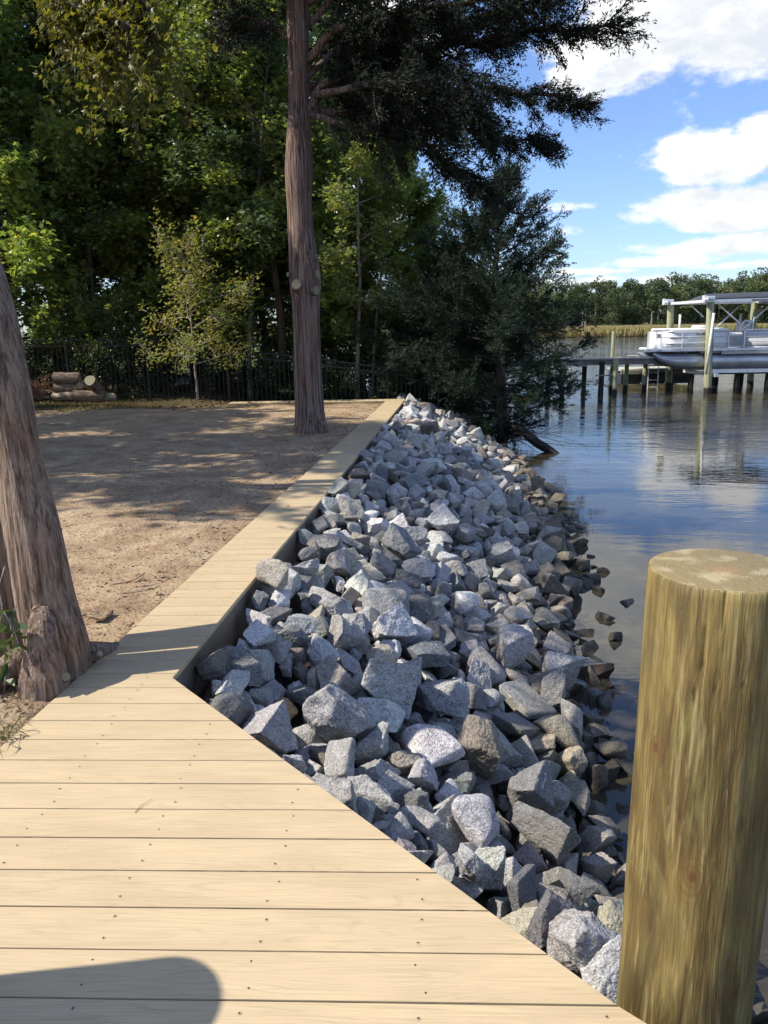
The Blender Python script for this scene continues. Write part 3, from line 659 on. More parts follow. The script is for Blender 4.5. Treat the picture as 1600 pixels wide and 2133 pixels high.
# ------------------------------------------------------------------ riprap
# settled rocks, one after another: x y z in mm, quaternion x y z in 1/90, size in 1/400 m, shape, colour
RN = np.array([
-208,3358,-336,46,31,-20,141,16,0,761,3250,-878,22,32,73,130,15,2,498,3587,-635,-31,36,2,132,16,4,429,3023,-618,-31,55,-56,112,24,0,5,3847,-486,-25,12,4,128,10,0,218,3544,-603,-27,26,-31,132,24,1,297,4002,-599,15,-17,-19,144,11,0,700,3478,-800,14,75,22,113,23,2,
-477,3178,-289,14,-20,-24,83,10,0,901,5154,-775,-86,-22,-4,134,7,0,-145,2732,-326,-38,-72,31,104,23,0,905,4588,-927,-9,12,-32,134,9,0,244,4496,-567,-5,13,-50,150,21,2,726,2767,-870,9,-81,-28,88,23,0,40,4602,-462,-29,-18,26,103,10,1,-668,3238,-254,-28,5,-78,90,14,2,
-136,3052,-352,2,-47,49,73,19,0,538,2508,-586,49,25,27,75,9,2,1056,4301,-953,-40,36,24,126,24,3,-4,4948,-388,86,22,-13,130,19,0,411,2608,-589,-32,80,21,93,6,0,513,2274,-548,-71,53,-16,71,3,3,277,3016,-673,-34,34,-65,99,23,0,-270,4237,-356,-32,-13,-38,114,20,0,
-51,2901,-428,64,9,-19,84,10,0,-361,4630,-306,20,9,-11,132,13,0,926,2783,-1011,-3,-49,-50,73,5,0,1224,5109,-946,37,68,-9,137,0,1,797,2797,-790,-23,-79,25,71,6,2,-43,3352,-474,-22,-18,-14,82,0,0,1126,4757,-924,-53,62,32,124,6,0,1074,3468,-1119,-36,-14,-18,83,5,0,
778,4226,-888,1,8,39,102,9,2,106,6155,-362,35,8,78,112,10,2,-716,4598,-136,30,52,64,94,19,3,186,2904,-560,-33,-73,40,77,19,0,-712,3605,-239,41,-2,-8,108,1,2,353,2524,-475,27,54,40,70,11,0,989,3196,-1062,-46,53,42,81,5,0,1105,4141,-1101,40,-55,46,96,11,3,
-818,3522,-185,53,-33,-6,77,16,4,1046,3790,-1057,23,44,67,89,12,0,222,5053,-503,52,19,66,100,14,2,652,4774,-792,73,-41,-34,110,24,0,197,3277,-602,3,-69,-29,72,20,0,-46,3617,-508,-10,28,-12,108,5,1,-374,3960,-354,33,51,66,82,4,0,-656,3808,-191,19,-14,-35,74,15,1,
89,2721,-490,-57,-35,22,59,19,0,683,3066,-877,82,10,-33,73,17,5,1413,4384,-1126,70,-22,11,90,24,4,573,4630,-769,-48,-66,-9,98,3,0,1244,4106,-1162,-45,-24,-74,72,5,4,658,2451,-763,-11,75,-6,56,19,0,626,5826,-686,-43,46,-34,97,14,1,536,7214,-426,-47,10,-62,115,10,1,
-279,3770,-412,-31,32,-25,81,10,5,830,3544,-910,26,25,24,93,14,0,1609,7179,-975,-33,21,-79,135,0,2,-334,5434,-290,-42,46,-59,102,0,0,1206,4585,-1038,11,-3,54,95,5,1,147,3029,-590,13,-47,28,73,22,2,322,2491,-573,-19,-77,-40,56,7,0,-687,3388,-219,56,-58,-33,86,6,1,
-292,6652,-187,-9,44,-31,100,0,5,-498,4149,-279,89,7,-4,83,7,0,1333,5651,-990,24,2,51,116,15,0,-529,4005,-278,4,28,-1,76,12,2,1708,3099,-1366,-50,-20,66,92,0,0,-166,5525,-398,28,2,14,111,21,3,61,3131,-564,-77,-7,18,81,3,0,-469,5747,-278,-85,19,-3,101,18,2,
1160,7346,-759,-33,44,-44,108,10,0,-49,4251,-499,-81,-30,22,114,8,3,532,2377,-626,2,68,-54,69,23,4,230,5996,-506,-26,30,-78,95,23,0,337,3420,-757,83,0,35,95,12,2,1479,2568,-1295,-46,70,33,81,6,3,894,4217,-1016,1,39,81,96,3,3,791,4030,-972,43,1,-53,70,9,1,
239,2474,-496,80,15,28,56,23,0,1418,6313,-1040,-21,29,-4,108,15,1,101,3329,-572,62,41,2,79,22,3,-30,5766,-413,16,28,1,87,4,2,497,4352,-781,21,63,39,83,10,2,1697,7997,-956,-7,29,-71,116,23,0,650,4017,-921,40,11,-27,120,13,0,-71,6607,-345,-5,32,79,90,10,1,
-233,4128,-494,-83,-8,29,99,6,0,1102,6040,-892,14,-42,-74,87,14,0,452,2512,-653,74,-43,15,62,2,0,-172,5161,-362,-20,22,-34,101,20,1,-55,2775,-435,-73,-38,-33,57,3,1,-637,3882,-292,-18,-27,77,91,18,0,-351,3042,-377,-12,65,19,64,12,1,1162,3611,-1125,19,17,9,80,8,0,
786,7511,-594,43,-25,-28,116,14,0,-559,5021,-219,7,-32,-76,105,1,0,1412,9386,-692,34,-79,-27,134,14,0,-349,3369,-470,-22,-69,36,65,14,0,522,2781,-763,-34,9,42,91,23,0,587,4937,-748,-82,-17,-7,89,17,0,-662,4510,-265,-15,20,-78,85,6,1,-32,3187,-508,58,52,3,71,10,0,
1604,5548,-1240,30,64,-36,95,12,3,1737,6140,-1252,55,-24,49,107,23,4,181,4727,-553,-73,-27,-21,94,19,1,-225,4396,-398,31,-22,34,108,11,0,639,4402,-800,-20,17,-36,70,24,0,-639,3710,-309,67,-21,-56,81,3,0,1586,5160,-1198,71,36,-29,71,14,2,-675,4311,-277,4,6,-16,78,2,2,
333,3289,-741,21,-49,66,75,24,1,-645,4811,-238,-49,-25,39,88,14,0,1427,4714,-1210,12,-84,-20,81,20,3,570,3703,-885,81,-9,10,98,4,0,247,6760,-437,84,6,-2,115,20,0,1384,2630,-1163,-75,23,-44,98,16,2,2403,7287,-1371,14,58,-15,160,16,4,1318,4038,-1271,0,-42,72,65,0,4,
808,6621,-712,-54,-63,-10,108,16,2,399,4921,-644,-80,30,4,78,3,2,1374,4252,-1189,-58,-34,54,70,17,4,360,8727,-340,-80,-24,6,132,20,2,1469,5260,-1226,-34,-10,82,67,18,2,1896,7491,-1103,-27,-17,-69,124,7,0,674,5600,-806,-58,67,-6,122,8,0,1716,5319,-1282,34,-1,-22,81,19,4,
-770,4448,-244,9,30,-61,77,12,2,1164,3808,-1191,-32,35,-64,94,11,4,173,5747,-517,83,-2,-18,95,20,2,839,2877,-984,-24,21,18,73,20,1,1071,4907,-955,7,-10,4,80,0,2,1308,6672,-923,-20,83,-29,101,6,0,850,3161,-1008,-68,-54,5,83,15,0,740,2965,-910,-49,-12,10,92,2,0,
114,2510,-447,51,20,-2,72,2,1,516,7055,-528,77,-39,4,117,4,0,524,5085,-693,88,4,-8,102,6,2,-210,3171,-420,15,4,83,72,9,4,1708,5909,-1260,-47,-76,-2,83,16,4,-434,7228,-121,11,16,-86,85,23,0,2209,8368,-1158,40,-70,-39,97,0,4,-399,3652,-438,28,36,0,83,6,2,
738,6438,-758,36,24,3,81,19,5,-75,7831,-238,88,-12,-11,97,24,2,-476,6876,-209,59,45,9,90,18,0,1253,7078,-843,6,38,80,119,12,2,1029,2919,-1097,35,50,49,90,16,0,960,3081,-1087,-58,35,1,79,5,0,2,4434,-542,31,-2,-71,88,11,1,900,5705,-864,47,76,2,126,2,0,
1936,8605,-997,36,-2,-17,125,18,4,-217,5967,-327,26,-79,6,87,2,2,-116,4743,-435,13,35,-57,74,11,0,440,6738,-587,20,75,44,99,14,1,591,6308,-738,19,-27,0,72,10,2,-744,4208,-269,-78,43,3,72,11,1,457,6276,-642,-39,32,-74,77,10,0,1256,6888,-908,8,-23,-43,92,14,1,
1331,9824,-652,-38,63,23,131,14,0,-549,6241,-230,-64,52,3,71,9,2,613,6427,-647,1,30,78,89,19,0,-588,3516,-347,-80,7,20,63,15,0,878,6391,-811,-9,-35,-65,70,14,2,-445,3860,-430,-34,-27,-79,62,11,4,732,5856,-818,25,2,26,98,8,1,2332,7736,-1318,39,-19,-41,105,14,2,
1101,6944,-838,-29,-21,72,91,17,0,-540,3845,-370,-28,-44,53,57,11,0,-391,4346,-370,33,40,35,71,7,1,1059,5440,-974,-13,-85,20,120,9,3,-430,5240,-313,26,59,-23,66,17,0,660,2294,-755,-52,-52,35,58,13,2,1706,9917,-854,-51,74,3,135,20,2,137,9769,-226,-2,49,-72,110,5,0,
228,2791,-625,64,47,-42,58,3,0,-560,5487,-266,2,17,-84,75,12,2,-519,3956,-386,72,-7,1,62,20,4,1340,3872,-1269,-66,11,51,57,10,4,1562,4305,-1281,6,17,-45,119,10,4,1956,8832,-943,65,15,33,116,0,0,1127,6784,-898,16,6,-31,84,6,0,565,6567,-630,48,43,6,120,22,1,
369,3516,-739,42,15,11,63,22,5,906,4947,-929,-70,45,-21,77,12,0,467,5868,-640,-39,76,-25,86,24,2,470,9436,-350,16,7,-84,123,9,0,509,2159,-562,-55,-37,-50,60,2,0,-262,3097,-464,-16,48,28,73,1,0,103,4082,-527,-43,-22,-31,99,0,0,802,12763,-237,-50,11,-30,128,18,4,
-256,4966,-408,52,-22,36,74,4,3,260,2650,-582,-65,35,-51,57,16,1,299,4893,-574,27,15,-68,70,11,4,1264,2400,-1053,34,38,28,88,16,1,82,5236,-456,66,-1,27,85,14,0,432,10956,-189,-8,-11,-81,132,16,0,126,7039,-409,-20,3,77,120,6,1,951,6112,-876,-16,43,-74,94,25,1,
-530,4959,-295,50,37,10,70,18,2,1081,10391,-578,63,34,5,136,7,5,1388,4854,-1220,57,-23,53,71,10,3,1241,4244,-1189,-49,-60,-43,82,5,0,1655,7548,-1006,55,64,29,107,3,2,118,2617,-498,-65,36,-35,57,7,5,-295,8211,-186,-4,81,-36,101,15,4,791,8620,-529,-49,-4,39,132,12,0,
1379,8520,-808,-71,-43,17,114,20,0,153,2775,-563,69,-36,-4,64,12,2,-338,7416,-164,40,-78,-13,113,19,3,653,3462,-984,13,-73,-44,58,3,2,1129,8689,-731,-7,-14,85,103,21,0,1618,6663,-1082,13,-81,-5,83,24,0,-374,3810,-411,45,39,43,71,1,3,1757,6560,-1259,-31,4,66,98,0,4,
95,7832,-341,31,-65,-5,99,11,0,392,5647,-659,-67,55,-15,91,9,0,1537,2878,-1362,17,83,19,79,3,4,1391,4208,-1310,-40,16,22,70,4,2,357,8518,-445,-75,-26,-30,95,22,0,-261,6536,-339,-44,59,-35,89,24,0,373,4613,-725,18,-29,-56,78,16,2,2223,7069,-1351,-10,1,-88,107,23,4,
1120,9464,-631,84,18,-24,103,16,1,-337,5253,-399,44,-29,-43,66,22,1,933,4122,-1056,-46,-11,-21,67,4,2,-201,6081,-320,49,60,-15,73,0,3,-492,3018,-343,11,-78,-24,70,3,5,48,6003,-440,25,18,-14,80,3,2,2072,9120,-996,36,32,-34,122,0,4,2433,9350,-1174,-62,-5,26,112,22,3,
-627,5877,-228,45,-4,-37,64,20,0,1137,8892,-684,-4,-49,13,119,3,3,-565,3618,-389,-71,-53,1,58,3,0,1785,7666,-1043,-33,18,76,120,6,4,913,8598,-662,45,-29,-4,92,5,0,2061,8386,-1092,-40,-74,32,85,18,3,1531,6185,-1145,-29,4,-84,93,1,4,-502,4633,-354,8,23,-55,58,6,2,
-147,7399,-342,28,-80,-25,78,21,0,2137,7830,-1193,-22,1,6,90,7,4,1703,6876,-1092,-45,-7,43,113,13,4,-4,8562,-218,59,-7,66,100,3,2,1588,5016,-1327,29,24,78,86,4,2,1441,7476,-956,-21,-34,80,100,12,0,377,7418,-489,-10,-3,-40,101,11,0,-421,6511,-260,31,47,69,68,14,2,
-446,4480,-358,10,-23,-61,74,9,3,2671,10265,-1245,-85,24,14,131,19,4,1286,4572,-1177,-34,70,-3,74,7,4,666,10138,-415,32,51,62,136,14,1,2615,11367,-1115,-57,10,57,122,5,4,445,3922,-780,-52,7,-14,81,18,0,2230,7992,-1254,60,-38,44,105,20,2,252,4461,-719,-19,12,-49,85,1,1,
-281,5768,-369,56,17,16,89,11,3,438,5543,-767,-51,-68,-26,72,3,1,9,10236,-181,63,-57,-23,115,22,0,1146,3218,-1169,21,53,-63,80,23,1,338,6150,-570,-15,33,-54,82,7,1,136,8220,-363,29,-21,-18,96,14,1,741,9332,-496,-2,54,32,90,19,2,43,3002,-569,26,45,-23,60,12,1,
1204,6466,-940,-32,16,-39,97,9,1,-175,4419,-504,7,-33,82,68,19,3,582,7986,-483,12,77,33,96,3,0,-113,7672,-263,-17,33,-56,70,5,2,1886,15247,-654,7,-79,15,113,10,0,34,2790,-518,-1,-31,-82,62,13,1,1037,6575,-930,74,50,4,90,23,0,1630,7002,-1090,17,-67,57,71,0,2,
99,10635,-170,50,19,-10,103,19,0,2757,12757,-1208,14,11,-10,128,19,4,1357,5351,-1193,-1,-89,6,97,20,4,372,2717,-666,-20,28,-38,91,4,2,1652,9032,-942,27,-75,-42,86,3,1,577,14753,-176,-25,8,13,130,7,1,326,7547,-440,-59,-26,58,86,12,0,1662,6718,-1196,72,52,-5,81,10,4,
73,2415,-383,-71,30,-44,59,14,0,1891,5432,-1335,16,-65,-8,116,24,4,1050,3641,-1177,12,43,44,57,5,4,738,7015,-676,-22,-17,14,95,2,2,526,3143,-857,-18,-80,33,94,8,2,231,7628,-391,-75,10,42,70,12,0,2077,7644,-1250,-39,68,-7,70,20,4,-278,2797,-336,-50,45,-10,57,14,0,
-472,6318,-242,74,-21,-31,76,20,5,86,8633,-243,-54,-2,-67,74,23,4,622,3553,-938,-20,7,69,60,3,0,1070,5813,-938,6,-30,82,121,25,1,105,7243,-413,21,65,-59,93,7,0,1828,9238,-986,18,-24,10,74,14,0,-495,4763,-342,55,3,-23,74,20,2,-729,4666,-260,10,55,71,64,12,1,
-200,4259,-516,36,-8,-78,56,6,0,984,11365,-539,13,26,-84,96,7,0,239,3988,-745,56,-43,-56,58,16,2,23,3434,-594,-9,-19,-65,78,17,4,-530,5631,-266,-18,-58,3,61,12,4,-137,6367,-420,-1,20,80,78,5,0,-81,8222,-231,23,14,67,110,15,0,-760,3456,-269,-16,20,68,65,22,1,
-159,6891,-333,-41,76,-22,84,0,1,394,10507,-292,28,-82,-4,102,11,0,2536,12620,-1105,51,11,9,124,19,4,1924,17988,-701,14,-32,82,133,10,2,1305,4955,-1155,16,-31,-46,71,15,4,580,8607,-509,-49,-10,68,103,5,3,1929,9512,-1004,-13,-35,-76,129,11,0,1438,8772,-829,75,25,-30,107,9,1,
1857,9994,-964,68,-22,41,113,15,0,2542,10123,-1228,51,12,-42,96,6,0,1516,7991,-924,-23,-28,-71,72,19,0,693,3315,-977,78,41,-15,57,15,0,361,5886,-684,-17,-33,-65,65,24,2,785,7195,-674,89,-4,-13,91,8,0,1374,12611,-548,-36,59,-29,81,10,0,1440,15500,-518,77,5,16,124,14,2,
562,2501,-717,-14,-7,-83,76,19,2,426,2891,-721,-3,-5,-90,79,9,0,986,7195,-809,88,-17,-6,77,18,4,1510,6490,-1062,-24,28,-17,78,0,2,1227,7557,-795,14,-78,38,117,23,1,1445,10865,-683,71,-46,-29,112,16,0,1814,12602,-762,-46,39,-16,120,14,1,1037,9069,-626,-9,-26,62,91,3,0,
478,4584,-815,-66,-54,7,73,24,1,-192,9382,-170,10,84,31,91,25,2,766,6101,-830,61,43,-50,83,21,2,-436,6135,-281,-46,-77,7,76,16,0,721,8008,-549,-39,-67,-37,83,15,2,1536,4793,-1289,29,18,-41,95,8,4,413,6100,-664,33,75,28,84,4,0,1622,6426,-1227,76,15,-16,80,9,2,
1172,5940,-962,-31,-31,-32,76,17,0,1720,13160,-740,56,58,13,121,14,4,563,5492,-792,47,13,73,71,21,4,643,9472,-476,27,-25,43,80,17,0,2148,12968,-926,-16,-30,81,102,0,1,850,5487,-891,-21,31,-79,77,24,0,660,5334,-829,-59,-66,-16,84,23,0,946,11978,-516,-29,41,35,103,16,0,
-118,4306,-576,78,43,-12,67,22,2,-130,4995,-498,16,-5,65,89,19,5,146,5596,-508,-12,79,42,72,25,2,568,3332,-915,56,-18,-38,56,24,2,999,5284,-1019,-20,-35,-29,62,14,0,-1,2615,-430,60,-58,34,56,12,2,-67,7680,-380,4,34,27,87,5,1,340,7907,-425,-1,-19,26,71,9,4,
339,9857,-309,-52,-65,-34,70,19,0,2747,10665,-1261,-24,-69,-47,105,24,4,1058,3978,-1146,37,22,-20,70,21,3,1659,8298,-978,29,82,-6,125,18,0,1908,7207,-1278,-22,-26,83,72,12,2,140,3869,-692,70,7,7,58,17,0,1122,3497,-1196,-7,-43,49,57,7,4,636,3766,-965,-29,70,-44,61,12,0,
1447,7688,-946,-55,-69,8,120,12,0,865,8098,-650,-12,75,-48,75,5,2,539,10690,-368,-51,71,20,107,23,2,14,10516,-204,-28,-27,-78,126,21,2,1002,3755,-1158,46,-61,-20,59,13,4,916,3466,-1065,4,36,-51,88,8,2,1036,8072,-732,-80,-11,30,83,13,5,595,13350,-215,-18,-17,70,132,4,3,
-123,3958,-571,-29,-71,34,87,11,1,-97,3070,-469,47,-4,-4,72,4,2,-314,6191,-335,75,-18,-44,77,19,0,-303,8104,-268,0,-78,-45,74,3,0,1131,8209,-782,32,69,41,71,3,4,948,13046,-414,-25,-23,4,129,23,1,322,5430,-653,-16,87,11,71,6,3,1646,10960,-712,-67,-55,12,103,16,0,
1250,4443,-1198,-39,7,5,69,20,4,835,6992,-774,-58,-40,19,90,23,2,541,8436,-468,74,14,14,76,17,2,2265,12692,-1021,71,-53,5,122,18,1,942,4033,-1070,49,-52,28,73,5,0,-440,4042,-424,30,-11,69,56,10,2,1099,10157,-617,-88,9,17,101,11,1,1727,5722,-1330,-57,28,-35,81,7,4,
-481,5099,-338,-45,28,-57,56,23,0,629,4328,-907,-82,-2,-22,67,5,0,323,6501,-579,-23,61,60,85,22,2,1885,10610,-898,62,-12,-61,98,6,0,1084,7798,-837,-46,71,-3,77,6,0,858,9416,-553,-82,-33,8,90,7,0,1250,11903,-645,32,-34,-74,114,5,2,68,2885,-563,-61,-54,38,58,19,0,
1219,3466,-1244,55,-26,-46,77,2,1,938,7605,-828,-73,40,33,97,23,1,593,9631,-342,-20,-16,6,108,19,0,1547,12667,-723,20,-8,62,83,10,1,1375,6811,-1024,12,-60,-65,95,6,0,2565,9314,-1302,82,25,-15,104,25,4,1192,6190,-989,77,0,-46,128,6,0,-27,6500,-400,39,12,13,86,12,2,
425,4874,-771,-60,49,-43,76,20,0,2979,11128,-1342,-17,-60,-64,110,15,4,447,4740,-788,32,-11,65,57,0,2,950,5974,-948,-22,-32,-49,74,14,0,1762,11322,-858,50,34,63,111,24,1,433,7729,-507,-41,28,2,124,11,2,548,5795,-806,69,-55,-15,56,18,0,1121,14478,-445,11,52,51,135,0,0,
-81,5367,-475,-67,32,-31,80,14,1,-357,3529,-464,70,-28,-46,66,13,0,277,9012,-341,-67,26,45,87,14,0,1238,8842,-799,13,1,-64,107,4,0,643,11471,-354,-8,-60,-58,89,15,3,502,3575,-884,36,-55,43,71,6,2,-309,3250,-476,-7,89,7,70,22,0,1344,6290,-1145,-45,23,-38,61,0,3,
1026,8278,-702,49,-66,-29,72,11,5,795,9561,-518,71,-5,12,111,11,1,900,9175,-648,-68,38,43,116,25,0,-384,7118,-237,31,-9,76,89,18,1,919,6311,-915,10,53,28,78,6,0,1880,6678,-1310,-77,-8,-26,72,9,4,256,9615,-362,28,17,-1,100,11,0,-256,8648,-166,-45,17,-32,72,22,2,
321,9398,-313,31,-45,-68,71,6,0,685,4461,-918,-37,-30,-57,69,14,0,-492,6694,-258,17,8,85,82,1,0,1169,4394,-1125,-4,70,-39,91,12,4,2426,10878,-1138,-72,-4,-12,75,0,2,1548,10742,-782,-37,2,57,108,19,1,842,10254,-523,5,-7,11,88,19,2,1920,9873,-1033,55,-16,17,96,19,3,
-444,3741,-452,-82,30,22,59,1,0,865,15108,-275,-11,0,34,102,0,0,900,6576,-861,-62,62,-11,92,23,0,1508,4665,-1279,21,8,-87,79,0,4,195,7973,-400,-82,33,-17,74,9,5,1303,5846,-1059,-10,-80,37,72,21,4,2523,11258,-1184,-43,13,5,71,10,0,2011,12344,-953,41,36,-3,103,19,5,
-34,10067,-256,-39,-44,-59,70,11,0,416,8026,-475,-39,72,15,90,25,0,979,7055,-865,-63,33,44,78,25,0,716,11791,-364,-62,29,47,87,18,1,1517,17304,-536,66,40,40,135,20,0,601,7420,-535,48,41,63,125,24,2,1411,8236,-904,-11,-85,-17,70,15,0,1122,9974,-658,-49,46,4,79,1,0,
2530,12083,-1145,21,-65,48,91,5,0,2428,10510,-1167,-20,-13,30,87,18,4,993,16233,-299,-13,28,73,122,15,2,1193,12548,-549,-83,35,-4,84,18,0,200,5421,-534,-15,29,-21,123,13,2,1749,2844,-1385,32,-14,-73,135,6,4,2183,10503,-1087,11,69,56,105,24,0,1499,9473,-887,31,78,-21,87,7,0,
-201,7554,-323,48,26,56,83,11,0,1774,6794,-1297,8,29,-83,75,1,3,1482,8361,-930,69,-32,-25,70,16,0,202,12252,-210,-31,33,-73,105,24,2,2599,13725,-1115,-43,16,15,123,20,4,814,5313,-907,63,60,-3,84,9,2,121,4234,-593,42,37,16,83,3,0,67,9331,-296,31,-47,-17,79,18,1,
-179,9238,-212,48,-60,2,82,4,3,1677,12233,-740,22,41,6,87,14,2,3171,13326,-1338,29,23,57,132,20,0,2462,15023,-1030,23,5,34,100,10,2,-483,3285,-390,-25,-77,16,92,11,1,1474,5065,-1272,21,1,-80,56,0,0,2111,14743,-859,-4,-80,-37,73,14,0,1151,8078,-846,-59,16,-52,73,4,0,
1249,8392,-812,58,-47,42,77,5,0,2231,15622,-910,-61,60,26,127,9,2,33,11772,-104,-23,-13,75,70,7,1,2092,9752,-1039,-25,-3,66,128,1,2,1409,13306,-573,18,36,51,98,14,0,1070,13754,-416,-14,-77,43,122,11,2,936,6758,-870,31,76,37,75,15,5,1396,5720,-1100,48,-25,-14,91,20,3,
2729,15136,-1096,-8,86,-12,118,19,4,1768,7284,-1097,5,16,84,71,14,3,2099,11671,-991,-43,-27,-14,96,15,0,2289,12186,-1053,-45,-28,55,120,17,0,336,4039,-810,-32,-81,11,86,1,1,1516,6842,-1125,61,28,60,72,11,0,2253,8884,-1198,12,-78,-32,84,19,4,30,7537,-426,58,9,-30,56,15,0,
1018,6347,-956,63,59,25,87,19,0,-41,5920,-411,37,36,70,84,18,2,469,3481,-865,-3,42,-22,84,12,2,550,7086,-661,23,-27,-67,94,18,4,1097,11042,-610,-39,-11,15,74,10,2,2321,11152,-1092,-36,38,-51,78,12,2,702,4787,-906,-60,38,-13,74,1,1,-316,5994,-356,-38,65,-47,70,22,1,
1198,8196,-837,34,75,-25,79,19,1,1449,9222,-817,68,59,5,86,4,3,-123,8776,-287,-33,-62,-48,92,20,0,1655,11821,-783,-14,27,-35,118,1,4,349,10774,-288,15,14,-65,84,19,5,1406,11657,-698,-78,28,4,74,10,2,1858,7093,-1295,-11,-56,-63,60,2,2,297,6354,-552,82,10,-13,83,22,0,
992,7769,-785,17,15,85,83,13,2,321,11935,-208,12,34,65,90,20,0,2396,13245,-1034,71,38,-12,103,23,4,257,12398,-160,44,-44,-25,91,4,3,1771,12020,-805,87,-12,12,109,8,0,1711,6336,-1299,-32,-10,-82,98,9,4,614,12164,-311,0,39,-79,108,22,0,1877,8160,-1056,72,-49,14,73,5,4,
1478,5816,-1174,-12,-42,65,99,3,2,1555,7369,-1062,22,-34,80,74,11,0,226,10842,-277,35,-6,38,93,0,0,1214,16553,-396,39,34,-61,81,0,0,893,16982,-261,34,80,22,126,8,4,1583,7772,-1016,-61,-66,-4,89,18,0,2241,9062,-1161,-55,33,-63,96,16,4,223,8867,-404,-59,-24,-50,70,14,3,
2394,11624,-1085,-16,-23,82,71,4,3,-445,5918,-268,46,-64,-44,73,17,0,38,5799,-540,-4,-3,-76,61,0,0,220,7424,-487,34,78,-1,70,21,3,1688,4864,-1368,-45,-38,-40,63,10,0,284,11429,-235,-21,-34,-77,81,9,2,897,5052,-991,39,13,-75,69,6,3,1024,12330,-516,-54,55,39,98,0,1,
623,5201,-769,-17,-1,10,74,1,0,415,8324,-492,-49,-75,1,85,20,0,1868,11892,-892,29,-12,84,106,5,5,655,17116,-207,23,12,5,112,20,1,2016,7988,-1172,10,-37,82,80,20,3,1677,8999,-1041,28,-85,1,76,18,5,1478,14536,-595,39,78,5,120,6,0,-588,4233,-335,-27,24,4,60,25,0,
510,5147,-815,57,64,22,57,18,2,-181,3798,-535,11,-3,19,78,9,0,94,7621,-432,-21,-11,-1,63,5,2,-722,3773,-267,42,-70,0,62,16,0,872,10504,-502,4,-2,14,105,23,4,2113,8901,-1094,9,66,-6,117,1,0,1460,4504,-1230,-28,36,18,80,7,3,-616,4169,-339,-78,-17,25,67,25,0,
1881,11182,-936,8,17,-77,82,14,5,2045,7216,-1337,-62,54,-18,85,6,0,1677,8834,-1015,-9,-20,-19,72,21,0,530,14000,-263,3,-68,37,129,13,0,2231,11457,-1081,-18,5,-63,87,4,4,2386,14523,-1028,22,-53,63,76,5,1,1111,4490,-1151,13,15,34,71,3,4,-69,9472,-232,38,52,42,78,15,0,
2301,11331,-1126,-9,-25,-85,95,7,2,445,4178,-839,67,40,40,83,13,0,-403,3135,-428,76,44,-12,62,22,4,1781,6357,-1255,-16,2,-73,73,21,4,850,3601,-1048,-52,69,-2,85,1,0,520,13016,-317,-47,-43,19,89,10,0,235,5864,-612,10,22,-41,85,18,0,333,3827,-737,44,1,78,92,25,0,
1281,11207,-695,-54,-10,-71,79,19,0,802,13507,-242,-18,15,-86,126,13,1,679,7656,-693,-61,66,-2,61,10,0,1214,6035,-1073,31,31,-1,79,18,4,1556,7091,-1146,72,44,27,67,14,4,2261,10337,-1152,35,-18,-6,98,15,4,1848,13381,-792,-76,-3,-20,107,4,0,1003,5120,-1034,39,44,58,77,21,0,
430,8637,-433,45,-52,-12,73,18,2,2241,14755,-966,-28,-24,17,104,6,0,-193,4584,-479,-10,28,0,100,9,0,-55,8906,-230,16,18,-50,88,5,0,2029,10288,-1036,-77,9,-2,88,0,4,340,5048,-652,-19,-64,-14,74,14,0,451,10311,-372,-23,16,11,70,4,0,2444,9563,-1253,49,35,65,82,10,4,
900,12149,-444,-23,-20,69,85,18,1,19,5544,-536,-38,34,-61,80,18,0,454,6902,-566,82,10,18,71,5,0,1112,3085,-1165,32,81,23,75,11,0,743,7441,-753,50,-69,29,63,14,0,549,5987,-768,-20,-82,-12,70,20,5,-15,11435,-212,-41,-24,55,75,15,0,356,12384,-257,-23,62,11,90,10,2,
815,12619,-404,39,-22,-70,104,19,0,2284,11895,-1035,-51,-18,29,70,0,4,1835,10918,-899,3,22,46,73,17,3,843,7692,-674,63,47,43,105,21,3,193,6540,-453,-27,-11,34,84,7,0,258,13147,-207,-26,13,-16,90,16,2,-690,5103,-244,-17,1,-84,59,11,0,483,9022,-424,79,33,6,101,11,2,
1699,17045,-636,50,-17,-52,133,16,5,845,7247,-756,-67,0,-1,72,1,0,1321,14424,-545,8,-2,4,99,8,1,-31,4530,-591,-23,33,-28,57,18,1,-759,3354,-292,6,18,72,57,23,4,1257,6596,-1054,15,-16,43,80,17,0,1684,9299,-941,-20,58,7,70,4,0,858,11479,-525,-79,-20,37,70,23,1,
1656,12045,-745,-34,56,-61,74,18,0,2292,11772,-1122,-81,-3,-1,81,10,4,100,3722,-687,17,-64,22,65,5,0,562,4189,-883,27,-49,-55,94,4,0,540,5648,-801,-1,37,-72,61,12,5,445,5737,-760,4,28,-7,58,9,1,289,6643,-574,46,-69,28,73,7,0,821,12346,-393,-5,12,12,107,21,3,
2511,12369,-1141,-31,-31,-36,92,16,4,1683,9525,-938,-30,8,49,77,24,0,1440,13895,-644,22,77,-41,135,4,1,1658,14570,-683,-1,9,9,108,21,0,-181,7988,-277,18,23,-85,70,16,0,355,3651,-811,-7,17,-39,92,4,0,1025,5667,-977,-58,21,4,118,20,5,1351,9058,-832,-9,-1,-35,72,19,0,
2193,10115,-1098,-33,-78,-7,105,1,0,2846,13749,-1234,18,-5,-46,93,16,2,986,9949,-662,86,2,25,77,0,2,750,4918,-927,70,53,15,85,2,0,236,10308,-348,-31,-11,-69,84,10,1,1709,17980,-622,27,66,26,131,22,0,2487,9144,-1346,-13,28,-21,84,7,4,1550,15062,-575,81,-27,-28,103,5,1,
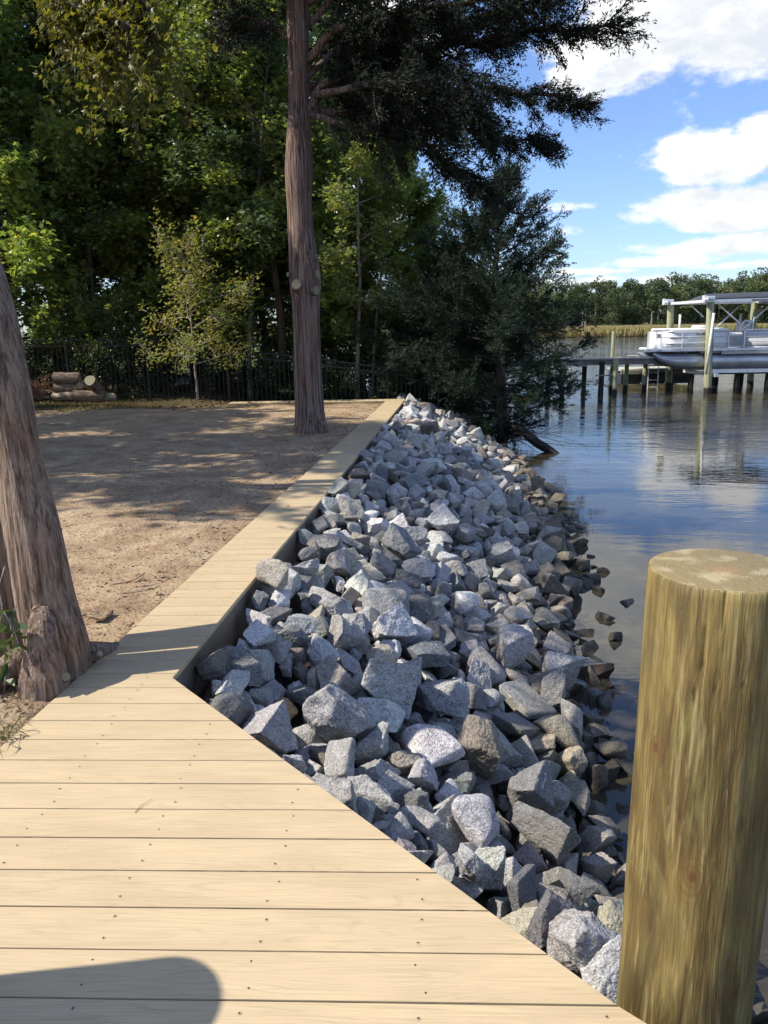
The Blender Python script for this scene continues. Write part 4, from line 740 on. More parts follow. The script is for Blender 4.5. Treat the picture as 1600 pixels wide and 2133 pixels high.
133,9115,-353,1,32,-84,74,16,0,1466,4093,-1316,-48,13,53,76,14,3,1400,11486,-735,0,11,-85,76,15,0,2394,15430,-1024,-82,32,-5,101,17,0,1590,12413,-759,-1,4,-39,79,16,0,1227,4843,-1124,72,10,-2,71,1,4,1013,4617,-1067,-55,-17,-3,66,6,0,1063,9279,-673,-36,-32,23,78,19,5,
1272,10602,-700,70,25,30,102,1,4,1974,11328,-968,3,53,70,88,3,1,2456,12953,-1093,50,-69,28,111,18,4,2382,14741,-1032,24,-33,-67,122,18,4,977,19123,-381,16,-7,-70,135,6,1,1747,14974,-706,-53,69,21,111,9,4,-50,9221,-272,31,-26,-80,72,0,0,1965,13091,-834,5,34,77,117,12,3,
2118,10409,-1028,-64,-60,-22,71,4,0,2484,11681,-1132,4,-32,62,81,23,2,-272,2890,-400,-24,38,-7,70,1,0,136,7720,-457,57,36,60,73,15,3,494,8853,-477,33,-70,31,83,10,1,1134,8348,-754,-8,36,-17,72,21,1,1470,14828,-611,-56,-30,6,106,18,0,1408,12542,-692,7,-2,-89,96,8,1,
2765,14939,-1175,-70,39,-2,80,10,0,827,15317,-294,64,-35,16,126,22,0,1238,5779,-1124,-24,-78,-14,72,0,2,1483,8477,-943,52,12,-44,81,17,2,2665,9789,-1330,-29,-18,83,83,14,4,1502,13575,-604,32,-78,-21,121,22,0,422,12133,-263,48,-74,-17,95,22,3,2509,14688,-1099,78,17,8,93,10,2,
412,14535,-212,74,1,-25,78,10,1,1337,15126,-541,42,76,23,104,4,0,1266,12500,-681,26,65,29,88,15,2,281,3554,-770,61,-1,26,58,6,0,-270,7435,-304,-72,36,-18,68,2,2,867,7493,-766,-64,-5,-54,70,3,2,663,7129,-722,67,-44,33,62,17,0,71,11535,-186,-6,-81,-33,70,6,0,
611,15692,-179,-41,61,-33,115,6,5,1857,16151,-742,33,61,18,121,9,2,457,13620,-274,-37,-75,6,88,14,5,2514,11517,-1189,71,8,34,79,20,4,2004,14931,-862,-54,64,-32,81,19,0,1453,5884,-1081,-47,-19,52,72,24,3,822,6169,-907,50,-15,-63,87,25,1,605,11056,-380,84,23,22,84,3,0,
627,17368,-176,66,-35,-37,133,18,1,2724,10925,-1286,33,-72,21,85,5,4,651,12935,-314,-7,-28,4,75,10,1,1724,5528,-1348,-63,64,1,75,12,4,1712,16042,-677,-10,12,73,101,7,4,-682,4054,-280,49,-11,41,57,16,0,702,4673,-944,-18,11,-87,90,25,0,1980,10579,-1008,-17,34,79,70,3,1,
1508,8841,-982,1,21,-53,93,21,0,526,12608,-314,-25,27,37,93,4,0,1280,11655,-666,-41,-73,3,70,20,0,1781,14740,-721,-37,30,-17,102,24,0,2405,13902,-1109,-13,-39,78,92,10,3,183,3367,-712,-25,8,-44,72,24,0,-218,5357,-421,22,5,-84,75,17,0,423,5375,-750,-16,-63,-40,78,13,0,
-138,6082,-446,20,13,76,58,20,0,-226,8931,-246,-24,-64,22,73,18,0,43,7981,-329,32,-81,-18,105,25,1,1057,11860,-573,-25,34,80,76,15,2,2179,10999,-1076,-17,-3,71,79,1,4,1288,14055,-629,-27,-63,-58,95,11,0,2406,17073,-987,86,-7,-19,127,12,2,1015,15115,-388,-29,-24,49,78,14,2,
1556,5206,-1321,-20,37,-65,85,8,4,293,8374,-490,-43,65,-26,56,0,2,2011,8316,-1192,-49,68,-25,69,7,0,1082,7087,-916,0,39,-43,88,16,0,2065,8705,-1082,68,45,35,84,15,4,617,7268,-688,-11,-49,44,84,25,0,1606,16158,-575,-27,18,-76,134,15,1,2058,10654,-1018,-5,-63,-64,70,20,3,
2302,15868,-971,20,86,1,130,23,1,90,8741,-366,-73,-19,41,68,7,4,2004,15261,-840,-63,-42,0,86,7,0,3084,14838,-1327,-3,-56,42,72,14,4,300,4177,-754,28,-5,-53,82,12,0,758,4352,-993,11,22,42,60,15,0,-200,5915,-428,63,43,24,70,12,1,-428,4182,-401,-6,18,-74,57,0,0,
2266,8291,-1302,30,30,48,86,17,0,1445,7417,-1080,9,-71,28,56,18,2,636,9310,-553,-44,-52,53,80,1,0,1834,9185,-1086,-21,69,-53,59,15,0,44,7410,-426,55,-44,36,56,17,2,2480,14284,-1079,57,49,-26,74,21,4,735,5538,-893,-67,-52,-29,62,12,0,1869,9390,-1084,-13,11,78,90,17,2,
3013,11806,-1407,-8,35,-3,127,5,3,904,5221,-964,38,50,59,82,8,0,123,10931,-174,28,-5,41,110,2,0,2291,9623,-1134,-55,42,32,78,7,4,2322,12509,-1081,-32,-17,-9,70,10,2,2287,16436,-940,5,35,-73,95,18,0,2178,11656,-1118,65,-58,-23,83,7,4,1000,12132,-506,-22,-48,73,76,24,0,
1258,5642,-1131,-3,-73,-17,72,2,4,301,6080,-670,25,17,54,76,25,1,-414,7275,-241,3,-44,77,82,24,1,-168,9808,-213,-39,-38,-65,71,1,2,1517,6598,-1160,2,-21,80,95,6,3,2613,16101,-1107,-73,27,9,104,2,2,544,14285,-219,-1,42,-72,75,0,1,1345,6426,-1130,35,48,41,66,4,4,
1594,11641,-835,24,-3,-62,92,19,1,2878,16729,-1213,38,-76,-14,90,22,0,1097,4060,-1166,38,46,-18,56,13,3,1177,5580,-1089,82,1,34,57,3,2,1493,6015,-1167,43,-3,-27,86,18,4,-275,7737,-277,14,33,70,80,6,0,973,4419,-1074,-37,-9,35,56,14,1,-287,6710,-340,74,14,-32,57,7,1,
-118,10144,-241,-80,26,6,72,1,1,993,14785,-411,14,-19,46,105,9,0,1176,7693,-884,13,-76,-42,97,12,0,1181,11387,-609,-60,-62,1,70,16,1,1214,13510,-578,-36,78,-9,123,8,4,641,10856,-391,76,11,-35,72,3,1,703,10978,-462,37,32,24,81,24,2,288,13678,-214,-44,10,70,71,7,0,
2179,13912,-983,83,-3,-1,87,3,0,483,16162,-212,-48,-47,55,71,16,0,2369,18022,-999,-76,0,-38,77,14,2,736,11554,-452,1,-8,90,70,23,0,1079,16258,-425,64,-52,-11,79,22,0,506,18291,-204,22,-86,-9,82,14,1,1886,5258,-1336,-75,18,-30,92,18,0,2312,9469,-1219,11,-22,18,83,23,4,
1255,5082,-1168,3,58,-29,70,4,4,757,14724,-310,-87,20,-5,73,11,0,-372,6810,-298,56,-67,-22,74,15,0,-40,6444,-482,4,-8,-52,64,11,1,1267,16419,-500,8,86,-20,93,12,0,2587,16646,-1119,-54,-51,-50,92,10,4,2672,18625,-1205,41,-3,-52,114,9,2,2623,14898,-1104,31,-23,-37,120,13,3,
1744,14345,-744,22,67,56,70,0,0,1355,4578,-1254,-16,23,-64,58,16,4,541,16972,-212,30,84,1,76,20,0,2245,8452,-1302,26,-56,-48,63,14,3,727,3806,-1008,-29,-80,-30,56,16,0,1073,7428,-908,73,11,-38,88,3,0,-213,9510,-180,33,23,-28,79,11,0,1858,6189,-1372,4,10,-31,75,14,0,
2006,10746,-1003,-88,-11,-13,72,12,1,739,15758,-272,62,-11,-11,110,18,2,2658,13527,-1148,21,-2,42,79,6,2,297,12920,-233,-22,-33,26,81,22,4,-9,4645,-581,-8,-18,67,73,2,5,2207,7871,-1323,-48,-18,-25,56,19,4,1108,4700,-1112,16,23,66,65,14,4,2322,9762,-1210,-18,-42,-77,96,10,4,
1446,6377,-1153,8,-80,-39,73,1,3,-294,8531,-241,81,-29,-24,78,4,0,786,17929,-311,-28,-25,19,119,9,1,-409,5454,-374,7,15,24,56,8,0,1168,13756,-555,-5,-11,-64,78,15,2,1118,5453,-1115,-12,25,-18,56,8,3,486,4972,-833,-59,-64,5,59,2,1,421,17455,-233,26,-51,-29,68,7,2,
122,6371,-410,15,-62,-56,121,12,0,-337,4522,-428,-38,72,-35,78,13,0,686,8096,-592,8,75,-43,97,3,0,585,8157,-477,30,20,63,82,12,0,169,11991,-266,-52,-38,-61,66,14,4,2880,14811,-1241,-77,12,42,78,9,4,166,11286,-243,-20,80,-36,78,10,2,159,12760,-228,38,54,58,59,10,1,
3047,15791,-1318,-49,46,-52,83,14,4,1436,6921,-1134,-24,13,45,58,24,4,172,3160,-670,13,-5,-66,74,16,0,865,4511,-1030,-36,30,-52,57,18,0,806,5631,-946,13,-61,-43,58,22,0,153,8413,-356,-39,72,-22,70,7,0,1509,7240,-1121,67,-55,-22,76,17,1,946,11056,-571,14,-5,57,71,19,0,
710,11323,-454,-59,-65,-18,91,22,0,-126,4824,-504,-12,-57,-64,71,7,1,2486,13456,-1102,25,16,-40,110,1,4,1037,8148,-825,52,61,41,68,2,3,262,13808,-206,24,17,-84,76,7,0,656,9714,-522,-35,-20,-78,88,0,0,2025,11979,-984,66,4,-24,74,25,1,1180,14773,-511,76,-41,8,115,17,2,
1134,16950,-366,17,-86,8,101,10,2,505,16620,-220,-17,-28,47,70,5,2,3040,12095,-1404,-7,66,56,115,14,2,-413,4632,-413,38,32,35,57,1,1,1311,17238,-488,35,-33,50,85,10,2,792,5468,-952,-82,-28,25,57,8,2,2646,11418,-1308,-49,25,-54,72,20,2,586,5910,-821,-6,-87,-12,59,4,2,
-576,3417,-382,-41,44,-19,66,24,0,1660,10335,-871,-52,-24,50,102,20,2,816,5913,-904,61,-63,17,59,1,1,1723,9380,-997,40,33,-48,78,21,1,-101,7478,-390,-6,18,-28,61,3,2,2067,10932,-1062,-19,69,10,79,22,0,1462,13013,-686,-23,7,-4,88,10,1,334,13958,-239,28,9,-31,89,16,0,
90,8082,-426,-20,6,-87,77,18,0,847,8996,-702,9,11,79,70,17,2,514,3681,-795,-51,71,8,74,8,1,509,2592,-757,73,-45,-24,57,9,0,994,3327,-1130,-25,40,-69,56,11,0,-79,5648,-482,-12,6,-68,98,13,2,371,4324,-753,-6,68,53,79,3,0,2129,8308,-1280,-42,-45,44,64,20,4,
1740,8690,-1060,-26,21,-51,78,9,0,508,19597,-298,-40,-15,-74,130,23,0,1601,8716,-1037,-19,-88,1,63,23,0,1516,11585,-759,48,-60,25,71,7,0,2021,14215,-868,-10,17,-83,91,13,1,1635,10972,-858,-35,-76,-32,85,24,0,1199,13230,-598,79,12,25,76,0,0,2624,9465,-1357,-65,48,33,75,3,4,
1778,9731,-1020,-32,-64,46,73,2,0,1320,15773,-523,-44,25,-11,132,7,3,2508,10575,-1268,-5,72,41,61,9,4,955,9597,-667,32,-59,-42,80,0,0,1069,3883,-1142,-86,-20,-5,70,4,4,2104,13686,-991,-72,2,-9,90,20,0,1119,13662,-591,-49,-39,-60,67,15,0,317,13478,-244,-21,-68,-48,79,18,0,
2379,12172,-1140,-14,-32,57,107,8,4,2164,17931,-873,80,-29,-19,133,23,0,2602,13957,-1129,-10,8,-68,120,6,4,2717,17001,-1158,-14,-25,-85,90,16,0,982,11570,-528,-60,-67,-3,88,4,2,2885,18760,-1308,-26,46,-70,83,10,4,2439,9305,-1341,-18,41,-13,59,23,2,1661,5144,-1378,-36,24,-73,63,21,4,
759,3894,-1006,-51,27,-42,56,22,0,427,6444,-666,-41,56,-43,70,10,1,48,7828,-449,-2,22,-58,57,21,4,287,7555,-565,30,-83,-13,56,17,0,455,7342,-614,-55,21,68,69,15,0,2964,12335,-1305,-69,-38,24,109,1,2,538,8963,-507,-65,7,-19,92,22,2,1895,7731,-1152,-2,31,-34,70,5,4,
1142,8495,-802,-15,-72,-33,71,23,2,141,4561,-674,43,-75,-10,70,13,0,-119,10496,-250,82,-32,-15,68,2,0,1256,15332,-492,-66,-60,2,98,17,2,498,10449,-403,25,-74,-22,77,24,0,1641,13600,-734,30,-2,-83,79,12,2,322,11695,-270,-18,46,-70,80,1,0,792,11914,-469,13,13,-51,85,12,0,
1485,9759,-852,85,-1,2,94,20,1,461,17306,-234,-19,65,25,58,10,0,1178,3343,-1224,-54,49,19,56,5,4,-203,2993,-446,-13,-82,-22,64,12,0,1440,3922,-1268,-17,38,-8,85,11,3,246,8034,-480,24,46,57,69,23,2,1775,13853,-789,-23,-69,-36,102,22,0,1602,8145,-1056,-51,-63,-20,61,12,0,
-204,9114,-250,17,-68,-35,66,24,4,486,4839,-846,-50,-70,19,56,1,5,654,12553,-378,-24,-23,-16,90,19,2,1837,10786,-966,18,70,54,76,25,0,2478,10423,-1269,-66,56,-5,66,7,4,2394,16568,-1037,28,76,-30,98,10,1,1616,14074,-724,-68,8,17,89,11,2,2892,14324,-1283,-64,-15,-54,75,20,2,
2803,18402,-1249,10,-51,70,90,4,2,1537,13446,-695,-52,72,-15,90,18,5,2054,11360,-1052,-13,-63,-5,82,24,5,1371,16568,-546,23,72,-22,96,17,0,2508,17517,-1035,-16,-11,41,116,6,1,2929,15511,-1251,57,59,30,72,11,3,1066,4801,-1053,-27,11,8,75,5,2,642,6238,-811,-32,-41,-44,57,7,2,
653,9026,-568,-53,65,9,77,23,0,2053,17484,-837,6,73,47,128,17,1,1742,10890,-963,-47,-55,-52,71,14,0,929,7933,-773,59,68,5,73,21,2,1438,12188,-738,-76,-8,43,74,9,0,2130,10704,-1072,31,-12,-29,75,11,0,899,7345,-808,69,-42,0,66,7,2,165,9963,-300,55,42,-50,96,6,1,
2036,12126,-979,79,-39,-11,81,2,0,739,15947,-268,-70,-9,-32,78,10,0,2203,16976,-936,-2,-33,-84,93,6,0,128,10406,-284,43,-63,35,78,21,3,389,18761,-265,49,24,8,96,1,0,-211,3474,-454,54,-1,22,93,21,1,1786,16512,-710,10,-19,-86,127,1,0,-66,6212,-464,-45,62,-9,59,22,0,
1150,5250,-1068,-5,-87,20,77,15,4,1298,8274,-905,-46,-63,-41,67,5,0,1603,6211,-1278,-43,29,15,62,7,4,1314,3746,-1306,-7,-19,66,62,8,2,864,5858,-972,58,-64,-25,58,9,3,1751,8900,-1074,-2,-8,-69,71,2,2,1908,8956,-1060,-20,87,13,90,0,4,-181,7794,-315,-56,63,1,64,22,1,
2611,10668,-1311,43,-67,-32,95,13,4,276,10187,-366,-25,-16,23,84,25,0,1278,8970,-890,-41,-73,-30,69,3,2,2650,14539,-1185,46,-13,40,74,14,3,344,14766,-238,-22,-84,6,66,8,0,787,11133,-541,72,41,31,85,21,1,1918,11683,-992,50,-3,33,70,4,0,1609,7312,-1165,-38,50,-53,57,15,0,
80,5928,-549,17,51,68,70,4,0,201,7293,-515,14,-67,59,79,24,0,1348,6646,-1092,-72,49,1,93,8,4,1565,9172,-932,-1,34,-43,72,1,0,905,6907,-877,18,8,61,82,18,1,160,10169,-277,-73,24,-19,90,18,0,1706,6903,-1249,40,-11,75,63,10,4,581,8336,-522,-66,-5,46,97,8,2,
2425,10237,-1239,60,4,43,70,21,4,890,3739,-1087,-3,0,89,71,21,2,49,9488,-308,-83,-32,0,81,15,0,32,8495,-380,-18,-49,44,58,20,0,1196,16260,-528,15,36,23,82,0,2,2629,11272,-1315,-65,-31,28,79,6,4,353,5474,-724,20,-35,70,59,19,2,2884,17927,-1298,71,52,19,120,18,2,
410,11034,-345,-39,22,-18,79,5,0,868,16100,-315,37,-7,77,70,10,0,1361,13151,-646,36,-52,63,78,7,1,1133,5739,-1076,39,80,12,87,25,1,2674,18122,-1177,37,42,-22,73,16,4,443,14191,-281,31,41,72,89,15,0,1599,7658,-1085,-39,-25,-4,61,11,4,929,3572,-1112,-16,15,-51,72,3,0,
1106,6633,-1009,-17,25,-58,59,23,0,917,9311,-662,-4,87,14,69,0,0,2902,18253,-1276,-23,15,52,88,16,3,1731,15780,-721,5,-5,-24,78,17,0,495,11276,-364,-55,-20,60,73,15,0,1069,16616,-445,26,47,-71,76,5,2,3045,17692,-1365,14,-65,-58,127,4,3,-342,4739,-427,-1,18,-7,67,3,0,
-14,5053,-571,72,-51,-19,68,6,0,-99,3443,-595,-32,-26,42,87,2,2,411,3072,-757,3,19,-72,66,22,2,150,4395,-675,52,-30,-54,68,7,5,71,6126,-501,71,11,5,72,18,0,-228,6997,-348,21,43,2,70,4,0,-272,8409,-208,-26,12,-3,73,4,1,1738,9854,-1012,53,4,-14,56,23,1,
1361,8399,-927,46,-66,33,56,14,0,2079,15137,-874,21,-46,-59,74,24,5,1593,11378,-815,52,-66,-23,89,13,0,424,18160,-225,-15,65,44,72,3,3,585,12398,-372,-73,-43,-10,79,10,2,1807,9071,-1110,1,22,-49,62,21,4,496,13200,-280,63,-18,-22,82,22,0,347,14433,-236,67,-49,1,59,9,0,
2315,9288,-1264,-32,16,-27,76,4,3,513,17964,-218,69,41,16,71,7,4,2377,16722,-992,9,43,11,109,12,4,1166,6906,-999,86,12,-20,67,24,0,1066,12442,-553,89,12,11,73,19,4,530,11396,-388,-2,-79,9,70,0,1,215,7750,-526,-5,-85,21,70,25,2,-636,3363,-321,7,-21,38,73,2,1,
1731,9152,-1049,-11,-22,84,75,8,3,1514,3029,-1313,4,-67,55,91,18,1,1347,5990,-1120,-15,-2,-76,71,5,4,713,5747,-900,-82,-26,26,72,9,1,1358,6957,-1013,5,-33,36,72,18,0,146,7471,-468,-42,77,7,71,22,1,833,7152,-768,76,48,2,76,25,2,1422,7026,-1083,34,-83,6,83,4,3,
951,6179,-963,9,-87,-8,80,19,2,-86,9926,-273,1,24,4,78,21,0,-279,6792,-234,-15,32,-83,90,2,0,211,7816,-467,81,-18,-13,72,11,0,3069,16700,-1305,16,30,-3,83,11,3,381,10162,-406,39,-6,-70,76,0,0,742,9834,-545,3,-38,-81,99,12,0,399,9750,-392,28,55,45,76,18,0,
1970,11808,-1016,58,40,52,82,24,0,1162,10302,-715,-12,-9,23,92,21,0,1216,5356,-1094,33,-62,-56,80,12,3,-568,4068,-359,-86,-15,19,77,1,0,1176,12251,-666,63,-14,3,78,25,0,1935,11570,-999,59,9,-54,72,24,0,2583,14200,-1137,14,13,13,92,7,0,2626,17322,-1125,72,-48,22,71,21,4,
1143,16044,-497,-45,-13,77,78,22,3,731,8865,-606,-47,-3,45,122,4,2,1377,17668,-554,2,-67,58,109,17,2,1113,15881,-514,-11,-17,87,74,23,1,461,17103,-261,41,80,-5,59,17,0,1114,16449,-456,19,-86,8,72,23,1,1910,7623,-1245,18,14,37,93,1,2,497,6165,-738,-27,-15,-70,56,10,0,
851,3801,-985,32,13,80,84,9,2,1434,8130,-956,9,-28,-49,72,18,1,749,5162,-936,65,5,-56,56,6,2,1329,8810,-921,-6,20,0,78,1,3,1544,10618,-878,-52,44,40,73,1,2,-50,7851,-388,76,15,-1,58,24,1,58,8404,-387,-5,37,-10,56,7,0,1440,4466,-1327,13,22,38,56,9,3,
1122,7282,-920,13,56,61,64,14,1,414,8196,-528,40,3,-14,83,24,2,1029,12881,-555,-27,-66,55,90,3,0,-20,9786,-296,-22,21,9,62,9,3,21,11632,-222,-33,-33,-61,78,8,0,2705,16455,-1141,16,-87,8,97,1,5,1077,11659,-626,17,45,-73,70,15,1,545,9830,-514,3,85,28,63,5,0,
1987,11205,-1040,-7,-41,3,60,10,0,2185,12514,-1096,29,-60,57,60,14,3,689,14947,-276,76,-44,-11,89,2,1,2132,7764,-1319,-2,-40,-74,60,5,4,257,10468,-352,46,27,72,61,10,3,424,15262,-249,17,-71,48,58,14,1,2671,19268,-1229,-17,-6,-69,125,11,3,968,8690,-759,-2,-15,-40,69,13,0,
1026,13426,-582,72,-43,-33,91,23,2,1322,16899,-531,3,47,76,85,4,1,1811,17344,-713,31,81,23,96,18,0,2917,17555,-1322,51,53,-52,81,23,3,1303,12678,-671,51,-51,35,96,6,2,2411,8743,-1345,61,15,-57,60,24,2,2876,16548,-1311,24,-68,27,75,19,4,3148,15635,-1366,-43,34,58,70,17,4,
-211,3383,-536,-31,-53,62,70,4,0,288,7668,-567,16,-87,-5,56,1,0,1084,3364,-1194,20,21,60,61,18,3,-199,8633,-275,36,-82,1,79,6,0,1145,7962,-876,-17,-30,-39,60,7,2,108,8602,-383,-73,53,3,65,10,0,387,6570,-660,-7,-54,-71,67,16,1,752,6511,-876,-76,-43,22,65,9,0,
1066,6910,-960,-8,29,-61,60,20,1,6,9683,-317,-17,25,-28,60,18,0,1250,4741,-1183,-22,-58,-52,78,14,4,313,8126,-479,43,-76,-15,71,22,0,324,9958,-383,-49,-67,25,84,14,4,-527,6010,-283,1,-90,-5,57,23,2,2018,14593,-918,-10,-5,27,103,8,0,1098,11243,-615,30,-69,-45,74,0,4,
2270,13792,-1056,28,-46,-66,73,24,2,2262,19692,-1121,0,51,72,108,19,0,-247,5097,-441,-14,18,68,61,22,0,150,9827,-349,-62,-63,7,69,10,1,2262,12383,-1098,65,-26,46,72,2,4,2090,12222,-1048,29,18,51,92,18,0,2896,16170,-1294,65,50,-25,106,7,4,1336,17884,-482,8,22,-78,96,21,0,
1252,5187,-1174,-14,31,-72,61,23,3,918,13296,-373,-61,10,23,131,12,2,684,11931,-374,3,-12,89,70,1,2,1543,12237,-817,68,-11,-54,63,12,3,207,18984,-252,32,-79,-13,70,8,2,923,16426,-285,-74,-20,6,98,20,0,1993,7009,-1359,33,-73,-35,59,16,3,1773,14220,-784,38,11,-13,72,1,0,
236,13582,-256,-3,12,78,66,5,4,1338,14371,-657,-4,1,52,96,11,4,2305,15110,-1003,-4,-19,-86,78,1,0,1248,11333,-714,-32,74,25,70,20,0,2139,8755,-1254,29,28,33,99,1,3,2497,9463,-1358,46,65,10,90,25,4,477,17744,-254,51,52,47,77,14,1,345,6312,-681,53,2,-59,60,25,2,
1490,12860,-704,-75,43,-20,70,7,0,2402,9464,-1308,-3,61,48,57,15,0,724,6348,-846,-54,-68,18,69,17,0,-469,3513,-418,37,33,63,60,20,6,10,4803,-527,-1,-63,26,71,9,1,212,10649,-342,-56,-66,17,93,18,0,73,11792,-240,56,-62,-27,91,0,0,1923,14021,-866,-31,0,-84,85,19,0,
974,9754,-662,87,-14,-16,71,6,2,1446,7576,-1053,-2,14,55,56,7,4,2142,16715,-849,15,-86,-2,70,15,1,927,18875,-404,-5,72,-53,79,14,0,104,6067,-568,-31,-16,42,64,2,0,1899,14721,-888,-64,-49,8,88,8,1,2310,11078,-1190,-79,14,7,72,2,4,2278,14323,-1088,-4,31,-57,85,15,0,
1214,13104,-631,-60,-29,57,74,12,1,228,19237,-275,29,-80,-9,57,21,0,1160,12461,-671,50,-51,-54,70,25,0,1366,11325,-792,3,-13,79,66,19,0,2421,11353,-1223,31,-59,41,60,20,2,1203,12342,-672,-42,35,66,56,10,0,2944,16711,-1339,63,8,-54,75,1,3,404,17593,-209,6,-22,-43,72,12,0,
678,14390,-354,-40,58,45,73,21,1,1810,14415,-848,-22,-83,-22,82,14,0,1244,7174,-1005,63,-46,-16,90,3,0,2251,8563,-1259,43,79,0,89,21,4,1431,8642,-974,-49,72,22,58,23,0,1012,13576,-456,20,-42,-64,107,12,0,1450,14267,-691,71,-18,-49,87,20,0,340,11201,-314,24,-35,-29,76,15,2,
2415,18489,-1117,-77,36,19,101,5,0,2412,17734,-1059,19,60,55,102,5,2,590,18538,-265,-48,-28,-69,76,19,2,603,16254,-272,-36,-75,-31,98,3,2,1637,9120,-1016,-5,57,20,57,4,0,3064,18602,-1371,18,29,0,71,10,2,2279,14910,-1051,-57,13,-68,70,7,0,2139,10232,-1141,-57,-11,-17,75,17,3,
497,16885,-249,0,5,-17,61,22,0,2324,8565,-1330,-55,-64,-31,56,5,4,1896,15138,-875,-59,-10,37,84,3,5,729,7784,-736,-26,-24,55,62,12,2,1325,12918,-652,19,60,59,76,23,2,232,5581,-582,82,-22,-6,71,2,1,1188,6753,-1010,-10,-85,25,78,16,0,581,6870,-700,69,2,-53,73,19,2,
-413,6385,-317,-4,-86,-4,62,2,0,-503,5324,-304,-46,-76,-15,57,7,0,-526,4332,-368,-25,24,-75,79,8,0,2175,8644,-1183,0,20,51,79,5,4,213,8538,-451,-22,53,-68,77,4,2,1236,5512,-1135,-39,-55,-40,58,24,2,641,4987,-852,33,20,-46,101,1,3,697,7036,-777,46,53,45,63,4,0,
1256,11115,-746,13,-85,25,75,2,3,170,9449,-398,-2,23,-50,86,21,1,1629,10563,-866,-3,16,66,71,1,0,1034,9133,-755,39,21,-8,72,21,1,-193,8216,-300,-12,-13,69,60,7,0,-138,9616,-237,-63,62,11,81,16,3,809,4922,-1002,-49,-74,11,58,9,3,212,8346,-449,-46,-55,17,71,5,1,
349,10611,-389,53,50,22,80,16,0,1115,8736,-831,-20,-81,23,92,25,0,986,8035,-820,-61,-62,21,61,7,3,781,6759,-803,67,-6,-36,71,9,5,2090,14296,-930,9,-6,87,76,25,4,1506,8160,-1018,76,42,24,71,21,0,2375,9029,-1333,1,-74,47,76,20,2,167,4198,-691,48,1,2,66,14,0,
2088,11213,-1100,44,-63,-40,74,0,3,1669,12956,-823,45,-42,37,79,2,0,495,15675,-260,8,22,1,76,9,2,-209,5216,-467,24,22,-33,59,13,0,673,5437,-856,18,50,-73,58,24,0,72,12286,-243,-60,-40,24,61,16,2,2475,11029,-1246,-67,-5,18,56,9,2,2182,16645,-984,18,-67,47,71,18,5,
2159,13502,-1008,82,-31,19,70,9,5,1986,9543,-1138,18,0,88,82,9,0,1827,11320,-994,-33,-61,25,67,18,1,79,12150,-250,1,13,-48,63,6,1,1738,9658,-1031,-37,18,5,65,23,3,157,9681,-402,-12,-89,-3,62,9,1,1193,4912,-1152,36,17,-63,57,13,4,1976,12657,-975,-78,-32,-8,71,7,0,
1569,14854,-699,28,0,-71,94,25,2,2581,16437,-1083,-22,13,86,72,21,1,803,17257,-316,31,-61,4,74,14,0,2293,14540,-1092,-34,-29,-62,62,14,4,2406,14364,-1137,0,-66,19,62,16,3,408,10301,-457,-37,55,-51,57,7,0,1829,12124,-905,87,-15,5,83,10,0,1994,11077,-1058,-16,-28,52,56,14,0,
2356,11168,-1210,-9,22,-57,86,6,4,981,8397,-754,22,49,-69,64,24,0,1757,7066,-1260,-2,1,75,67,4,4,-89,10302,-257,-72,17,9,64,20,0,957,15489,-442,-77,-2,4,83,11,0,2128,13347,-994,60,-51,-42,70,8,2,2719,16026,-1255,62,-50,21,74,18,4,1405,16715,-560,-3,-87,9,94,20,4,
2144,8468,-1251,25,81,16,76,2,2,2834,12678,-1371,29,-6,-61,68,0,3,1856,11462,-984,67,-3,-22,96,4,0,487,10593,-465,43,-77,-16,83,19,1,1098,8347,-834,-7,23,34,84,4,0,1056,10090,-704,-17,55,25,65,24,2,1780,12283,-883,42,-61,2,72,14,0,2011,13140,-938,-28,32,-38,76,12,3,
964,16002,-422,59,39,55,70,12,0,3102,17110,-1380,78,34,29,71,10,0,434,14342,-286,8,15,86,72,5,0,1265,14941,-600,-29,51,-32,70,14,4,294,13327,-268,-5,-84,-12,92,3,5,1554,8602,-1020,-38,-81,4,61,17,0,348,18860,-282,-31,-77,-24,79,3,1,-98,7936,-346,51,-68,29,65,11,1,
2164,13149,-1018,25,-86,-4,83,16,1,475,12842,-343,-28,79,27,82,25,1,2633,15397,-1137,80,-17,-34,84,20,4,1054,15400,-423,-15,30,16,72,18,0,767,12827,-378,-4,-22,67,85,3,1,2080,15294,-906,-27,-51,30,74,9,2,1349,8615,-908,21,-81,-25,56,14,2,499,16762,-235,-24,12,-84,62,3,0,
2321,15069,-1081,-2,-20,-85,57,10,2,11,3575,-656,0,2,68,76,24,0,601,11200,-462,-67,-40,40,93,18,2,79,3329,-664,82,-31,7,64,5,0,-142,8498,-309,-31,21,-81,56,21,2,-365,6960,-310,-17,-83,6,56,21,3,324,8811,-432,32,-13,54,70,8,0,1132,14052,-549,67,-4,52,73,18,2,
1543,12729,-826,-47,-47,47,74,13,4,1210,13895,-618,33,-9,-38,72,7,0,1205,2724,-971,86,23,10,129,22,0,1650,3289,-1341,-22,-33,38,90,10,3,1487,2021,-1243,-72,13,53,113,22,0,1530,2294,-1181,-12,63,12,109,24,5,1324,1947,-1164,57,20,-67,68,10,0,1322,2783,-1121,-40,3,21,96,19,1,
1400,1860,-1284,44,63,16,82,18,2,1064,2548,-1047,-20,24,18,77,14,0,1351,2381,-1171,-44,-1,-49,82,19,0,2169,5761,-1405,-19,72,-26,160,4,4,1269,3279,-1162,34,57,-41,70,0,0,1443,2847,-1266,44,33,56,95,20,0,1226,2078,-1168,0,-7,60,58,17,2,1652,2166,-1313,-68,44,30,80,4,1,
